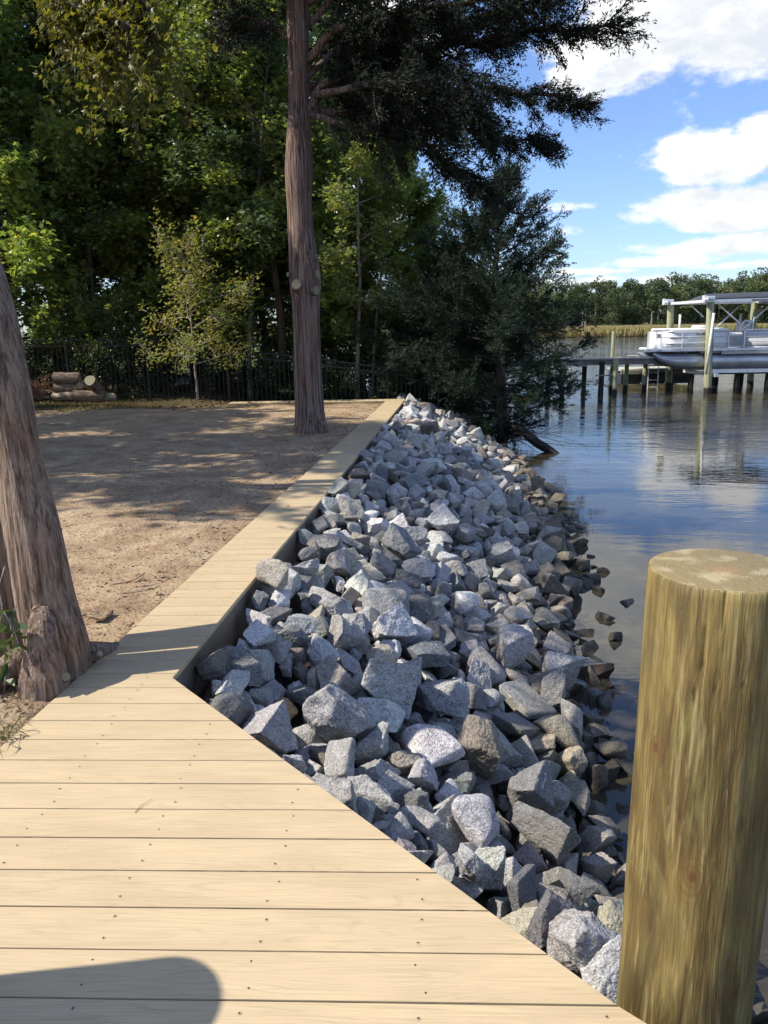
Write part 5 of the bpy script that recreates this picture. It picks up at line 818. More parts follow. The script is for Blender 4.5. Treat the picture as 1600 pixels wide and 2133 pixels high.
1221,2552,-1089,25,60,61,77,17,0,1173,2290,-1025,-35,-33,-76,71,1,0,1388,2383,-1275,15,-4,88,78,23,0,1032,2674,-1059,-26,-38,-76,69,22,1,1140,2199,-1126,49,-38,-50,73,3,0,619,6085,-807,7,-12,80,87,5,1,1073,2129,-1019,5,-64,-39,64,6,1,-281,3942,-473,-27,83,-16,67,14,0,
1529,3786,-1355,12,34,34,116,20,3,244,5686,-644,-18,2,73,70,24,0,1458,6165,-1195,29,-34,76,69,24,4,1302,3017,-1109,-73,40,6,83,20,0,550,3037,-869,28,41,75,61,25,0,465,3290,-837,-47,-76,2,74,15,1,268,3883,-779,-82,-4,34,61,18,0,-93,7084,-420,85,8,-25,77,22,0,
624,2658,-822,69,-10,-42,60,2,0,-431,4906,-370,-12,5,-68,79,11,1,-152,5777,-460,34,-70,-39,57,6,0,865,2998,-1016,35,24,-40,56,18,0,-206,6289,-398,-49,-63,-2,56,0,1,1409,6776,-1152,-86,-8,27,77,9,4,1362,3179,-1326,4,-28,66,75,10,3,-89,5209,-503,69,23,-28,56,14,1,
826,7919,-698,42,-13,-31,92,6,0,369,4544,-791,8,35,42,56,25,1,1267,8139,-928,23,34,72,58,4,0,2201,9859,-1073,18,32,-80,95,22,4,1059,2738,-1108,-19,-52,-70,76,4,1,58,6764,-486,-74,14,31,58,24,1,1318,2266,-1282,67,14,-57,68,22,0,-54,6954,-449,-89,-1,12,77,21,0,
1863,7433,-1268,-81,-20,33,61,23,0,-6,4198,-626,15,-65,-43,59,4,0,-66,6794,-407,8,39,-80,75,0,5,1480,3328,-1350,1,36,14,74,1,3,1377,5693,-1187,76,-36,-25,56,10,0,357,7177,-612,49,-75,-12,71,20,2,1383,7965,-966,37,13,-46,83,16,1,974,8520,-763,67,6,9,93,13,0,
689,8614,-635,76,-39,-27,97,19,5,646,6703,-768,9,-3,-69,75,0,2,688,6888,-783,-23,-16,14,56,5,0,23,6275,-507,-13,16,-51,85,3,0,734,8416,-633,-48,22,62,71,7,0,618,7772,-610,20,32,75,86,10,1,1502,6304,-1212,85,17,-23,73,11,4,-167,7158,-373,-4,-4,66,70,13,0,
1121,4253,-1150,5,76,34,87,25,0,403,6003,-731,12,22,62,62,21,0,623,2773,-857,35,-67,-30,69,25,0,1043,6731,-965,11,18,11,58,16,0,909,7113,-836,31,-51,61,63,8,0,548,3864,-889,-7,15,-69,61,10,0,344,4424,-807,20,-86,-14,58,9,2,1035,6065,-1013,-46,36,-48,70,2,1,
890,10142,-617,-65,58,-13,84,23,0,788,8808,-707,19,-86,-13,63,9,0,114,4878,-581,-5,-45,77,95,17,0,67,5679,-585,70,17,-35,57,3,0,46,4354,-635,-11,-21,62,66,23,0,-303,5622,-395,-38,59,-53,65,4,4,720,5058,-907,40,77,-11,67,22,0,1919,8474,-1145,49,-61,-43,79,18,4,
1973,8160,-1196,-44,-72,29,72,22,4,1375,7273,-1044,-4,-32,-65,65,14,0,-76,4087,-580,50,36,65,59,16,1,1393,3540,-1344,67,-8,-53,76,2,3,847,6855,-786,41,-4,32,73,5,0,432,11954,-286,8,63,54,70,6,1,1590,6880,-1202,77,33,32,65,20,4,259,6266,-618,-48,59,-29,70,24,0,
212,8686,-439,-45,40,-46,60,0,0,187,5241,-578,6,3,7,104,1,2,655,7931,-659,-4,-49,24,75,5,1,1436,5582,-1238,65,-14,-47,59,24,3,774,6013,-891,-7,-86,26,72,8,0,779,10850,-511,66,-5,-52,71,0,0,24,8965,-300,9,-18,14,70,23,0,1442,2216,-1334,10,-75,-48,60,22,0,
910,3893,-1103,-17,12,-78,63,11,4,1690,7878,-1121,-36,26,-2,94,5,2,81,9005,-359,1,-73,45,59,3,0,384,9199,-393,-79,-21,-38,74,21,1,2310,8780,-1269,-31,-43,64,79,16,4,381,5018,-773,8,22,28,69,2,4,204,7580,-508,-58,-29,43,59,12,2,1246,6395,-1069,6,80,-22,56,17,2,
1307,4374,-1261,-58,-50,30,90,25,4,825,8448,-729,2,30,51,58,5,5,-516,5424,-323,-16,22,-66,57,25,1,1683,7216,-1204,6,0,61,89,1,2,898,8059,-750,-53,-15,42,76,2,0,1414,7146,-1077,35,-81,8,60,24,2,2020,7924,-1248,-42,7,26,74,15,4,597,6992,-747,11,-2,-41,60,11,2,
-63,8400,-297,-43,35,-69,72,14,1,1298,2745,-1266,10,62,52,60,8,4,1539,10414,-895,14,-86,-7,95,11,3,464,2945,-814,0,-89,6,70,9,2,1828,8159,-1158,-45,-75,15,58,7,4,1819,7726,-1226,31,-83,-16,56,9,3,975,14409,-417,55,-17,-69,71,11,2,972,8230,-790,35,-79,13,59,5,0,
214,5568,-649,-20,-10,-87,59,4,0,424,7484,-616,34,-7,-50,63,6,2,1500,8012,-1038,-37,-40,42,58,16,4,766,3417,-991,26,-41,75,97,13,0,1899,9696,-1032,16,-7,-48,71,19,0,2349,8925,-1296,35,-19,-14,70,1,0,1338,10491,-774,-63,55,-18,92,17,2,302,7031,-577,53,70,17,82,6,2,
1074,2329,-1052,-25,-49,46,56,3,0,636,7411,-712,21,-18,70,56,24,0,285,4903,-728,68,59,-2,58,0,0,1850,7927,-1162,61,-47,-25,78,21,3,1062,19899,-582,-58,54,25,93,10,2,398,7617,-566,19,53,69,70,3,0,269,9300,-382,-52,-60,22,79,12,2,6,6622,-467,40,-21,-70,78,6,2,
828,3924,-1063,38,-41,-68,71,25,2,546,10289,-494,33,-28,79,81,19,0,1552,6089,-1268,-32,49,-57,67,5,2,-255,4832,-461,-58,-31,-60,56,13,0,911,8321,-752,52,54,49,60,15,3,1162,5879,-1068,-50,8,66,59,17,1,-38,8314,-352,32,64,20,58,15,2,2507,10876,-1282,62,1,-59,70,6,2,
404,8097,-540,-9,-86,21,63,5,0,195,6047,-612,-10,13,-64,71,11,0,776,9182,-658,24,-86,7,66,20,1,1212,2467,-1187,-2,51,74,60,21,3,1727,8065,-1099,25,47,72,89,6,0,421,5233,-736,-64,-44,39,86,16,0,1007,9013,-764,-53,60,-27,64,20,2,448,6671,-708,-11,-86,1,56,11,0,
514,11675,-323,42,73,31,86,24,0,1292,7238,-921,21,28,64,70,10,0,1114,6387,-1032,9,-20,-84,60,6,5,1296,5918,-1171,-49,-74,-5,57,22,4,162,6196,-581,-12,33,-39,58,3,1,3019,12672,-1369,22,22,78,127,1,3,292,4766,-732,-8,12,-79,71,15,0,1281,7414,-963,47,11,-70,95,2,0,
288,6842,-608,-9,15,-79,71,4,3,1262,9443,-837,-4,-65,48,67,14,0,47,5406,-574,-3,29,-66,58,16,0,-90,5884,-487,-1,-84,3,63,8,0,698,8031,-706,31,14,38,60,11,0,1986,9363,-1164,51,-69,-23,67,8,4,1320,2503,-1321,87,-23,-3,57,2,0,2265,10975,-1158,-37,-67,46,82,11,4,
982,7415,-865,32,-2,77,59,22,2,987,10567,-605,-67,-31,3,95,20,0,1683,8523,-1062,23,-71,45,70,20,0,824,10019,-608,7,-13,26,73,17,0,475,9199,-415,-15,-4,-21,71,3,2,2087,9982,-1103,-17,-1,41,70,4,4,968,8825,-752,-19,13,-82,76,18,0,712,3687,-961,-66,-1,41,71,21,0,
386,13178,-317,50,-41,-43,70,24,0,1026,2253,-994,51,45,-11,60,19,2,1204,9597,-833,52,-74,-2,68,25,4,1590,9583,-964,64,-47,37,57,6,1,2678,13619,-1255,39,12,-23,95,5,0,1037,9519,-743,-79,-39,6,61,24,4,1907,8054,-1212,-27,-75,-32,69,3,4,500,4036,-890,-62,-22,42,57,13,0,
112,9242,-381,-10,20,43,75,4,2,1739,10669,-966,9,10,-11,58,14,0,1657,7056,-1207,70,54,6,60,17,0,1074,10841,-621,-74,32,-19,74,15,0,1271,9843,-824,46,21,6,76,25,0,1292,9306,-855,76,6,-35,71,2,2,452,7848,-559,27,41,-72,72,23,0,2240,8142,-1315,86,-23,-6,70,12,2,
1524,12548,-821,41,11,73,72,9,2,2583,13371,-1199,-40,20,77,89,6,0,720,9310,-636,19,31,51,57,16,0,1348,9696,-866,44,46,62,74,13,2,1347,5108,-1232,-72,-40,28,60,21,4,1458,4952,-1285,-85,14,14,58,21,0,1685,15553,-767,17,-37,-57,90,5,1,1764,7370,-1205,-59,64,-5,88,13,2,
614,8239,-591,10,-80,-41,98,20,0,1863,8858,-1145,-85,12,16,73,25,4,267,12820,-258,46,-27,28,56,9,0,998,4287,-1128,-81,-36,12,57,8,4,491,9456,-509,41,26,76,78,16,4,1877,12485,-916,-35,-35,-59,83,3,0,1170,4615,-1185,14,18,-71,57,1,4,484,10163,-498,-52,-57,-45,57,20,1,
-296,3630,-505,49,-68,22,73,18,0,1571,9436,-967,69,52,-13,74,8,1,1723,11666,-875,-16,33,-46,72,0,0,1973,17144,-809,74,-49,-10,112,13,2,1203,11219,-725,-34,-68,-20,70,8,0,1058,16126,-479,-63,-27,22,72,4,0,221,6921,-513,67,-37,9,70,10,0,2723,14370,-1219,18,-72,-42,88,14,4,
1216,18287,-505,-38,80,-13,105,20,1,906,10755,-550,-2,-15,88,70,5,2,1565,15830,-610,-15,-51,44,90,10,1,1574,12373,-844,4,1,59,73,23,1,588,14323,-324,19,61,-45,70,4,0,677,15441,-247,-32,36,2,78,4,0,1386,16152,-540,12,-75,-7,71,14,0,812,8196,-730,-20,9,-23,76,10,0,
391,8744,-521,16,2,81,69,18,0,963,13178,-536,-9,-46,71,99,24,0,2102,8102,-1272,27,14,60,93,8,4,1442,12484,-796,-51,-60,-39,65,20,0,823,10971,-593,-35,15,-74,73,10,1,-73,9067,-297,-30,46,-70,79,23,0,946,10302,-683,-46,-76,1,86,2,2,2095,14839,-983,46,27,-20,99,6,2,
570,4469,-874,-26,42,-65,63,6,1,303,18611,-261,-17,2,-86,58,25,0,650,16718,-284,35,-45,-48,97,4,0,1285,2131,-1259,-18,31,-2,86,8,0,455,6853,-697,-14,12,-81,59,9,2,2451,10182,-1289,-61,-21,42,63,8,4,1526,9667,-932,84,-10,3,87,3,3,47,4733,-622,-72,-18,28,58,13,2,
2061,13043,-1043,79,17,-18,64,24,2,-206,8409,-292,-52,54,-30,60,12,0,55,7166,-484,-75,27,14,59,13,0,708,16942,-318,-54,-4,70,65,21,3,760,7314,-782,-22,11,26,56,19,0,2827,12347,-1356,59,-37,35,61,14,2,1680,9969,-995,4,8,-49,60,16,0,1570,10884,-904,-68,48,-8,77,20,0,
500,16075,-262,1,23,86,65,1,2,-25,8187,-370,-68,47,-17,62,14,0,-100,8048,-304,51,50,-42,69,21,0,256,5117,-689,41,-5,-77,57,2,2,2166,17565,-972,-66,-26,48,90,7,2,1140,2779,-1207,-67,-55,3,63,21,0,96,10074,-296,41,-39,62,67,15,1,-17,5296,-563,-18,14,-68,65,2,2,
1492,9027,-936,-45,-64,-8,79,11,1,2057,17183,-892,19,60,-64,75,3,0,1811,14066,-807,-58,-4,65,76,1,0,2669,11859,-1280,26,60,-5,81,3,4,838,14195,-381,65,44,-42,96,25,0,1406,9364,-916,55,62,-10,70,25,1,1975,15436,-810,7,-2,73,101,21,2,685,14064,-335,-77,22,-28,96,19,0,
1489,18230,-614,-34,-70,-27,83,11,0,1787,8450,-1081,63,50,39,70,14,1,2158,9435,-1137,53,12,46,111,20,0,2090,16411,-949,-31,-80,3,82,0,3,793,16665,-325,-41,-2,72,70,16,0,2804,15976,-1284,8,76,-38,75,21,4,712,18598,-310,-19,-77,-41,73,15,0,2684,9985,-1389,-77,44,8,121,11,4,
1278,12090,-673,-1,-84,11,93,20,0,1850,10451,-997,-46,6,-75,82,25,0,363,12588,-250,-54,-70,13,87,23,0,634,19376,-351,-37,-78,-26,81,24,0,1784,11519,-858,64,24,37,83,20,0,2798,12109,-1352,24,40,55,83,23,4,2664,13209,-1195,14,-22,67,72,23,3,434,6985,-638,-31,-70,26,75,12,0,
420,12738,-266,62,-51,-9,78,18,2,1026,12163,-614,22,-34,-57,89,20,0,537,15886,-268,21,6,73,95,8,3,382,10412,-422,-21,58,13,56,0,2,1938,8710,-1156,-42,53,-53,81,5,4,1364,11188,-825,-22,23,-70,70,8,1,278,12152,-313,54,0,-20,57,14,0,1120,12618,-642,54,52,48,92,20,2,
1609,4449,-1363,74,-21,-45,98,19,4,1097,4987,-1082,54,34,61,91,8,4,1357,8095,-988,-47,-72,20,56,8,1,2701,16165,-1248,-11,-33,-64,82,19,2,2133,9656,-1149,-22,-80,20,95,15,4,871,11858,-569,74,10,12,90,13,0,1977,10487,-1061,62,58,2,73,23,3,1122,9366,-768,43,0,-67,68,16,0,
374,10909,-375,-73,39,-13,95,14,1,191,6511,-568,13,-29,-49,60,21,2,768,10170,-604,-77,-36,15,75,13,4,-138,9387,-272,-21,-87,9,82,8,2,1488,9161,-959,74,-32,-39,64,3,1,1435,5455,-1253,79,-20,-36,73,2,2,1585,12087,-828,-50,3,-73,86,2,4,1079,12464,-635,-9,-16,26,56,19,2,
182,7086,-538,-72,-46,24,66,15,4,1236,11021,-757,-30,-26,50,68,25,1,1748,11067,-966,-65,-53,27,81,6,3,540,7924,-608,-67,-3,-57,61,1,1,1163,9473,-785,-59,33,-57,57,1,1,981,16163,-455,-34,69,43,61,25,1,2339,10404,-1242,-24,-11,-77,64,9,4,723,10322,-563,16,-58,17,56,20,2,
1277,6851,-1078,34,-13,-72,56,25,4,1066,9896,-741,23,2,-65,57,12,3,3,11326,-264,-4,-11,-83,58,1,4,1722,11986,-922,6,11,-18,91,11,0,168,6826,-535,-54,10,-15,59,15,0,2020,8475,-1213,10,89,5,63,15,4,900,10457,-669,-86,-7,25,59,25,0,101,9566,-368,-31,34,-76,57,25,2,
1747,7762,-1169,-3,10,13,59,15,3,130,6361,-576,-8,10,-77,57,9,1,765,11752,-528,64,-14,-4,81,22,2,2355,11668,-1191,-33,18,56,70,4,2,1562,10152,-889,40,-67,45,85,12,0,1047,10724,-618,13,-12,-35,78,5,0,784,11366,-545,-32,23,-70,71,3,1,524,11988,-405,39,78,-13,72,15,2,
1492,18380,-630,38,64,50,109,20,4,778,18460,-324,-70,43,6,83,8,0,500,7238,-616,-16,-62,-63,79,16,5,2296,17676,-1023,64,-9,-42,78,2,0,1902,8273,-1155,-3,83,-24,71,21,4,1227,11572,-690,0,-82,34,74,8,0,964,11739,-573,36,57,59,71,13,1,2743,14636,-1258,-21,-45,39,76,18,4,
928,12868,-542,-50,72,-4,77,3,1,1768,10090,-974,-23,62,-41,71,23,5,1319,7850,-937,-38,27,-77,71,24,0,1127,10946,-681,-68,-43,37,79,20,1,2215,17814,-963,-13,-86,-22,70,18,0,1164,9144,-730,-41,-58,17,88,2,0,2160,14380,-1033,-13,-81,35,71,6,2,1281,12280,-699,-50,-38,-2,71,17,2,
663,10777,-491,-8,21,80,72,3,5,2331,9163,-1298,24,42,34,70,6,4,1731,3671,-1432,53,50,-5,104,15,2,797,14947,-407,0,12,-79,74,19,0,447,9593,-474,-14,51,-59,96,8,0,594,8503,-578,-23,-51,70,87,13,0,879,15370,-428,62,-63,14,58,14,0,728,3590,-1013,88,11,-15,61,19,1,
599,6573,-778,3,28,69,56,15,1,838,11274,-598,-24,-80,-8,57,8,0,1621,12816,-823,-50,50,-4,82,5,2,823,12067,-542,-72,-46,27,78,7,1,182,5363,-657,9,22,29,80,1,0,818,16885,-381,20,-52,68,86,12,3,1987,12949,-1021,-81,-32,22,56,4,0,300,9437,-457,40,39,38,58,13,1,
1505,16521,-630,-20,-35,-77,92,19,2,180,7936,-486,-8,1,50,59,15,4,2064,14321,-1020,-40,47,-51,70,5,0,1839,10614,-1016,75,-25,-42,59,13,0,1834,14962,-859,39,23,-5,96,21,1,2470,11203,-1260,49,63,26,60,16,3,1322,13761,-682,36,72,-40,93,8,1,1168,9904,-756,7,-12,-18,70,21,0,
129,11437,-282,-23,-83,14,86,21,4,1377,9153,-898,51,-27,-52,67,18,0,815,3290,-1049,-20,-86,7,65,23,2,824,10319,-626,11,22,50,58,22,2,676,10013,-553,42,-60,-27,71,15,1,1166,10096,-760,-37,22,-77,85,2,0,1438,8279,-999,-19,45,-65,57,4,1,883,9459,-681,-43,34,-22,58,10,0,
1007,18898,-555,-23,34,-3,84,6,2,2255,11453,-1185,-18,23,-72,58,17,4,197,5173,-650,-57,-64,27,64,16,0,1568,9918,-942,-80,34,22,75,11,2,244,8235,-484,-24,-10,-67,58,2,0,911,14514,-465,44,58,18,75,1,2,2126,11462,-1136,-5,6,-84,57,21,4,1591,9763,-977,51,-39,-53,61,3,3,
2423,8852,-1364,-12,-33,-80,65,15,0,1356,12406,-754,2,43,25,64,15,0,177,11618,-275,36,-73,-24,67,7,5,1175,12955,-679,20,17,71,57,9,0,2336,10698,-1230,-6,-37,72,70,5,0,2548,17644,-1205,-28,10,-31,76,10,0,2834,13597,-1353,-67,-12,-37,61,5,4,1487,12016,-804,4,34,74,71,11,0,
1744,7552,-1194,-17,-15,46,61,2,0,1081,16393,-511,87,-15,-10,72,21,0,325,7892,-523,66,37,9,57,10,1,-20,10977,-238,62,50,-29,63,2,0,1390,14866,-711,-3,-78,-43,61,25,2,480,12568,-401,-5,-65,-46,57,22,0,52,5164,-599,37,12,81,60,9,0,707,9450,-617,34,-36,75,56,0,1,
838,15233,-396,-20,46,-45,65,14,1,1491,12899,-814,-71,-51,19,56,19,0,106,6603,-530,9,41,-39,56,9,3,536,8412,-584,-62,-5,40,60,2,0,514,8084,-597,36,1,79,62,24,0,2596,17994,-1211,-40,29,-73,79,16,4,540,9324,-565,-87,-10,21,57,17,0,1273,13528,-688,53,53,47,69,22,0,
685,11694,-421,6,-88,7,70,2,4,787,12256,-504,-20,-13,31,75,1,0,1845,15617,-746,24,81,-10,119,3,0,2746,14151,-1265,-45,-38,-21,80,6,4,2535,15991,-1140,23,78,-15,77,15,4,1970,16146,-803,2,-43,-1,95,16,0,2639,17197,-1208,17,-19,-83,101,4,2,628,12720,-394,-30,-71,-47,88,8,0,
2228,14170,-1066,-2,-84,19,103,2,0,2880,10747,-1375,12,-64,58,97,13,0,1443,11904,-747,-63,20,37,75,8,2,2688,11022,-1345,-8,-56,44,71,20,0,1682,13422,-772,38,-80,8,70,24,1,1192,18068,-493,-2,-87,16,86,20,0,2044,12570,-978,65,2,41,70,24,0,334,11409,-338,14,83,-28,75,11,3,
646,15262,-224,38,31,33,75,20,2,1324,9556,-881,86,-14,-22,71,2,0,1191,19005,-559,-86,21,13,76,17,0,843,18520,-424,10,-47,-75,96,20,0,1047,14238,-476,-9,-18,81,88,17,1,1687,13973,-778,-38,-75,31,71,1,2,1536,16624,-598,72,1,-1,71,0,0,3188,12760,-1416,31,-24,-14,106,9,3,
1634,18528,-686,-45,-76,-18,130,21,1,758,14824,-368,-70,30,2,99,8,2,1818,17016,-795,45,8,19,89,14,2,1177,18574,-517,1,-26,77,74,24,0,1151,19334,-598,-33,65,-38,83,21,1,2067,11554,-1082,13,11,-7,71,16,2,2524,15837,-1093,22,17,-55,74,12,3,1411,10879,-840,53,53,48,71,20,0,
1241,10046,-722,-17,27,-63,74,17,5,1078,13097,-590,18,-76,-40,72,25,0,1567,14464,-769,23,-20,-46,81,2,0,1194,14380,-626,42,30,67,70,11,0,1936,10181,-1058,7,-3,-14,71,15,1,620,13755,-280,-56,-69,9,90,20,0,2618,18482,-1194,-49,65,-18,80,7,2,-86,8627,-312,-32,-41,26,70,2,0,
1764,14677,-847,-50,-39,-60,81,8,0,566,12287,-350,-6,-83,-18,85,13,5,2679,14730,-1188,50,-43,-53,83,2,4,1056,14043,-457,1,59,-6,71,9,0,1849,11737,-957,36,-48,-52,70,15,0,54,8863,-366,20,-72,48,71,16,0,1382,10349,-773,58,-3,-16,83,2,0,]).reshape(-1, 9)
def LIFT(q):
    """bed the settled stones up against the boards"""
    de = dist_poly(q[None, :2], EDGE)[0]; dw = dist_poly(q[None, :2], WAT)[0]; s = de/(de+dw+1e-6); k = min(1., max(0., (q[1]-3.1)/.8))
    return q+np.array([-.075*(1-k)*(1-s), -.055*(1-k)*(1-s), (.05+.10*k)*(1-s)])
rec = [dict(p=LIFT(r[:3]/1000.), q=Quaternion((math.sqrt(max(0., 1-((r[3:6]/90.)**2).sum())), *(r[3:6]/90.))), s=r[6]/400., h=int(r[7]), c='gldtbpor'[int(r[8])]) for r in RN.astype(float)]
for x_, y_, z_, s_, h_, c_ in ((1228, 1998, -.42, .27, 3, 'g'), (1262, 2052, -.40, .26, 8, 'l'), (1196, 1968, -.40, .25, 11, 'g'), (1280, 1990, -.50, .28, 6, 'l'), (1268, 1925, -.55, .22, 17, 't'), (1150, 1925, -.38, .2, 22, 'd')):
    rec.insert(0, dict(p=at(x_, y_, z_), q=Euler((x_*.7, y_*.3, x_*.11)).to_quaternion(), s=s_, h=h_, c=c_))
RC = {'g': (.385, .38, .37), 'l': (.54, .535, .52), 'd': (.19, .192, .195), 't': (.43, .385, .31), 'b': (.20, .18, .15), 'p': (.34, .30, .275), 'o': (.40, .25, .12), 'r': (.15, .085, .065)}
CN = {'g': 'mid grey', 'l': 'pale grey', 'd': 'dark grey', 't': 'tan', 'b': 'brownish grey', 'p': 'pinkish grey', 'o': 'rust stained', 'r': 'dark red brown'}
gran_o = granite('granite', 'object'); gran_s = granite('granite_bank', 'stuff')
V5, F5 = ico(5); V4, F4 = ico(4); V3, F3 = ico(3)
shapes = [rock_shape(i, V4) for i in range(NSHAPE)]
def mesh_of(P, Fc, name):
    b = MB(); b.add(P, Fc); o = b.build(name, gran_o, smooth=True, sharp=math.radians(38)); me = o.data; bpy.data.objects.remove(o); return me
m4 = [None]*NSHAPE; m5 = [None]*NSHAPE
rng = random.Random(8); rocks_by = {}; ext = [q.max(0)-q.min(0) for q in shapes]
NI = 300
def rcol(ch):
    k = rng.uniform(.82, 1.18); c = RC[ch]; return tuple(min(.8, q*k*rng.uniform(.97, 1.03)) for q in c)
for i in range(NI):
    r = rec[i]; h = r['h']; p = r['p']; q = r['q'].normalized(); s = r['s']; ch = r['c']
    if i < 140:
        if m5[h] is None: m5[h] = mesh_of(rock_shape(h, V5), F5, 'rock_mesh')
        me = m5[h]
    else:
        if m4[h] is None: m4[h] = mesh_of(shapes[h], F4, 'rock_mesh')
        me = m4[h]
    o = bpy.data.objects.new('rock', me); COL.objects.link(o)
    o.location = p; o.rotation_mode = 'QUATERNION'; o.rotation_quaternion = q; o.scale = (s, s, s)
    o.color = (*rcol(ch), 1)
    de = dist_poly(p[None, :2], EDGE)[0]; dw = dist_poly(p[None, :2], WAT)[0]
    if p[2] < -1.05: where = 'at the waterline'
    elif de < .34: where = 'against the deck edge' if p[1] < 3.5 else 'against the boardwalk'
    else: where = ('on the upper slope', 'on the middle slope', 'on the lower slope')[min(2, int(3*de/(de+dw)))]
    size = 'small' if s < .2 else 'large' if s > .3 else 'medium'
    e_ = ext[h]; form = 'rounded' if h % 5 == 4 else 'long' if e_[1] < .66 else 'flat' if e_[2] < .56 else 'blocky'
    rocks_by.setdefault((size, CN[ch], form, where, 'close by' if p[1] < 4.2 else 'halfway along' if p[1] < 8 else 'far along'), []).append(o)
ORD = 'first second third fourth fifth sixth seventh eighth ninth tenth eleventh twelfth thirteenth fourteenth fifteenth sixteenth seventeenth eighteenth nineteenth twentieth'.split()
for (size, cn, form, where, part), L in rocks_by.items():
    L.sort(key=lambda q: q.location.y)
    for k, o in enumerate(L):
        cnt = 'the only such one' if len(L) == 1 else ORD[k]+' such from the foreground'
        tag(o, '%s %s %s rock, %s %s, %s' % (size, cn, form, cnt, where, part), 'rock', 'granite riprap rocks on the bank')
# the rest of the bank
mb = MB(); cols = []; s3 = [rock_shape(i, V3) for i in range(NSHAPE)]
for r in rec[NI:]:
    h = r['h']; R = np.array(r['q'].normalized().to_matrix())
    P = (s3[h]*r['s'])@R.T+r['p']; mb.add(P, F3); cols.append(np.tile([*rcol(r['c']), 1.], (len(P), 1)))
o = mb.build('rock_bank', gran_s, smooth=True, sharp=math.radians(42))
ca = o.data.color_attributes.new('rc', 'FLOAT_COLOR', 'POINT'); ca.data.foreach_set('color', np.vstack(cols).astype(np.float32).ravel())
tag(o, 'mass of smaller and farther grey riprap rocks sloping to the water', 'rocks', kind='stuff')

# ------------------------------------------------------------------ vegetation
class Leaves:
    """many small folded leaves, kept as arrays"""
    def __init__(s, seed): s.r = np.random.RandomState(seed); s.v = []; s.a = []; s.k = 0; s.fs = []
    def add(s, c, d, L, Wd, val, fold=.35, droop=0.):
        """c base points, d pointing directions, L length, Wd half width: a four sided folded leaf"""
        n = len(c)
        if n == 0: return
        r = s.r; L = np.broadcast_to(L, n)[:, None]; Wd = np.broadcast_to(Wd, n)[:, None]
        d = d/np.linalg.norm(d, axis=1)[:, None]
        q = r.normal(size=(n, 3)); sd = np.cross(d, q); sd /= np.linalg.norm(sd, axis=1)[:, None]+1e-9
        nn = np.cross(sd, d)
        tip = c+d*L+np.array([0, 0, -1.])*droop*L
        m = c+d*L*.45+nn*Wd*fold
        V = np.stack([c, m+sd*Wd, tip, m-sd*Wd], 1).reshape(-1, 3)
        s.v.append(V); s.fs.append(np.arange(4*n).reshape(-1, 4)+s.k); s.k += 4*n
        s.a.append(np.repeat(np.broadcast_to(val, n), 4))
    def star(s, c, nrm, R, val):
        """five pointed lobed leaf (maple, sweetgum): fan of 10 rim points, no centre vertex needed"""
        n = len(c)
        if n == 0: return
        r = s.r; nrm = nrm/np.linalg.norm(nrm, axis=1)[:, None]
        q = r.normal(size=(n, 3)); u = np.cross(nrm, q); u /= np.linalg.norm(u, axis=1)[:, None]+1e-9; w_ = np.cross(nrm, u)
        R = np.broadcast_to(R, n); rad = np.array([1., .42, .82, .38, .55, .12, .55, .38, .82, .42]); th = np.linspace(0, 2*PI, 11)[:-1]
        V = np.stack([c+(u*(math.cos(t)*k)+w_*(math.sin(t)*k))*R[:, None]-nrm*(k*k*.22*R)[:, None] for t, k in zip(th, rad)], 1)
        # two polygons folded on the midrib
        base = np.arange(n)[:, None]*10+s.k
        s.v.append(V.reshape(-1, 3)); s.k += 10*n
        f1 = base+np.array([0, 1, 2, 3])[None]; f2 = base+np.array([0, 3, 4, 5]); f3 = base+np.array([0, 5, 6, 7]); f4 = base+np.array([0, 7, 8, 9])
        s.fs += [f1, f2, f3, f4]; s.a.append(np.repeat(np.broadcast_to(val, n), 10))
    def build(s, name, m, parent):
        b = MB(); b.v = s.v; b.f = s.fs; b.m = [(len(f), 0) for f in s.fs]; b.a = [(len(a), a) for a in s.a]; b.n = s.k
        return b.build(name, m, parent, attr='lv')

def curve(p, d, L, n, r, wob=.12, grav=0., upb=0.):
    """a wandering polyline from p along d"""
    pts = [np.array(p, float)]; d = np.array(d, float); d /= np.linalg.norm(d)
    for i in range(n):
        d = d+r.normal(size=3)*wob+np.array([0, 0, upb-grav]); d /= np.linalg.norm(d); pts.append(pts[-1]+d*L/n)
    return np.array(pts)
def along(pts, t):
    k = np.clip(t*(len(pts)-1), 0, len(pts)-1.001); i = k.astype(int); f = (k-i)[:, None]
    return pts[i]*(1-f)+pts[i+1]*f, pts[i+1]-pts[i]

GREEN = leafmat('broadleaf_green', [(.035, .065, .02), (.095, .16, .042), (.18, .26, .07), (.30, .37, .11), (.42, .40, .09)], .5, .28)
GREEN2 = leafmat('broadleaf_deep', [(.03, .06, .022), (.07, .12, .04), (.13, .20, .06), (.22, .28, .09)], .38, .35)
AUTUMN = leafmat('autumn_leaf', [(.10, .16, .04), (.20, .24, .055), (.36, .30, .06), (.48, .25, .05)], .5, .45)
YELLOW = leafmat('yellow_leaf', [(.07, .09, .014), (.13, .155, .02), (.22, .23, .025), (.34, .29, .03)], .5, .45)
CEDAR = leafmat('cedar_spray', [(.008, .013, .007), (.012, .02, .009), (.018, .028, .011), (.035, .033, .014)], .06, .8)
CEDAR2 = leafmat('young_cedar_spray', [(.012, .026, .014), (.018, .038, .02), (.03, .055, .027), (.045, .06, .024)], .12, .7)
BARK_W = bark('wood_bark', (.075, .06, .047), (.14, .115, .09), (.03, .024, .02), 22, 2.2, .8, .03)
BARK_C = bark('cedar_bark', (.175, .118, .095), (.32, .24, .195), (.045, .028, .022), 34, .8, 1., .06)
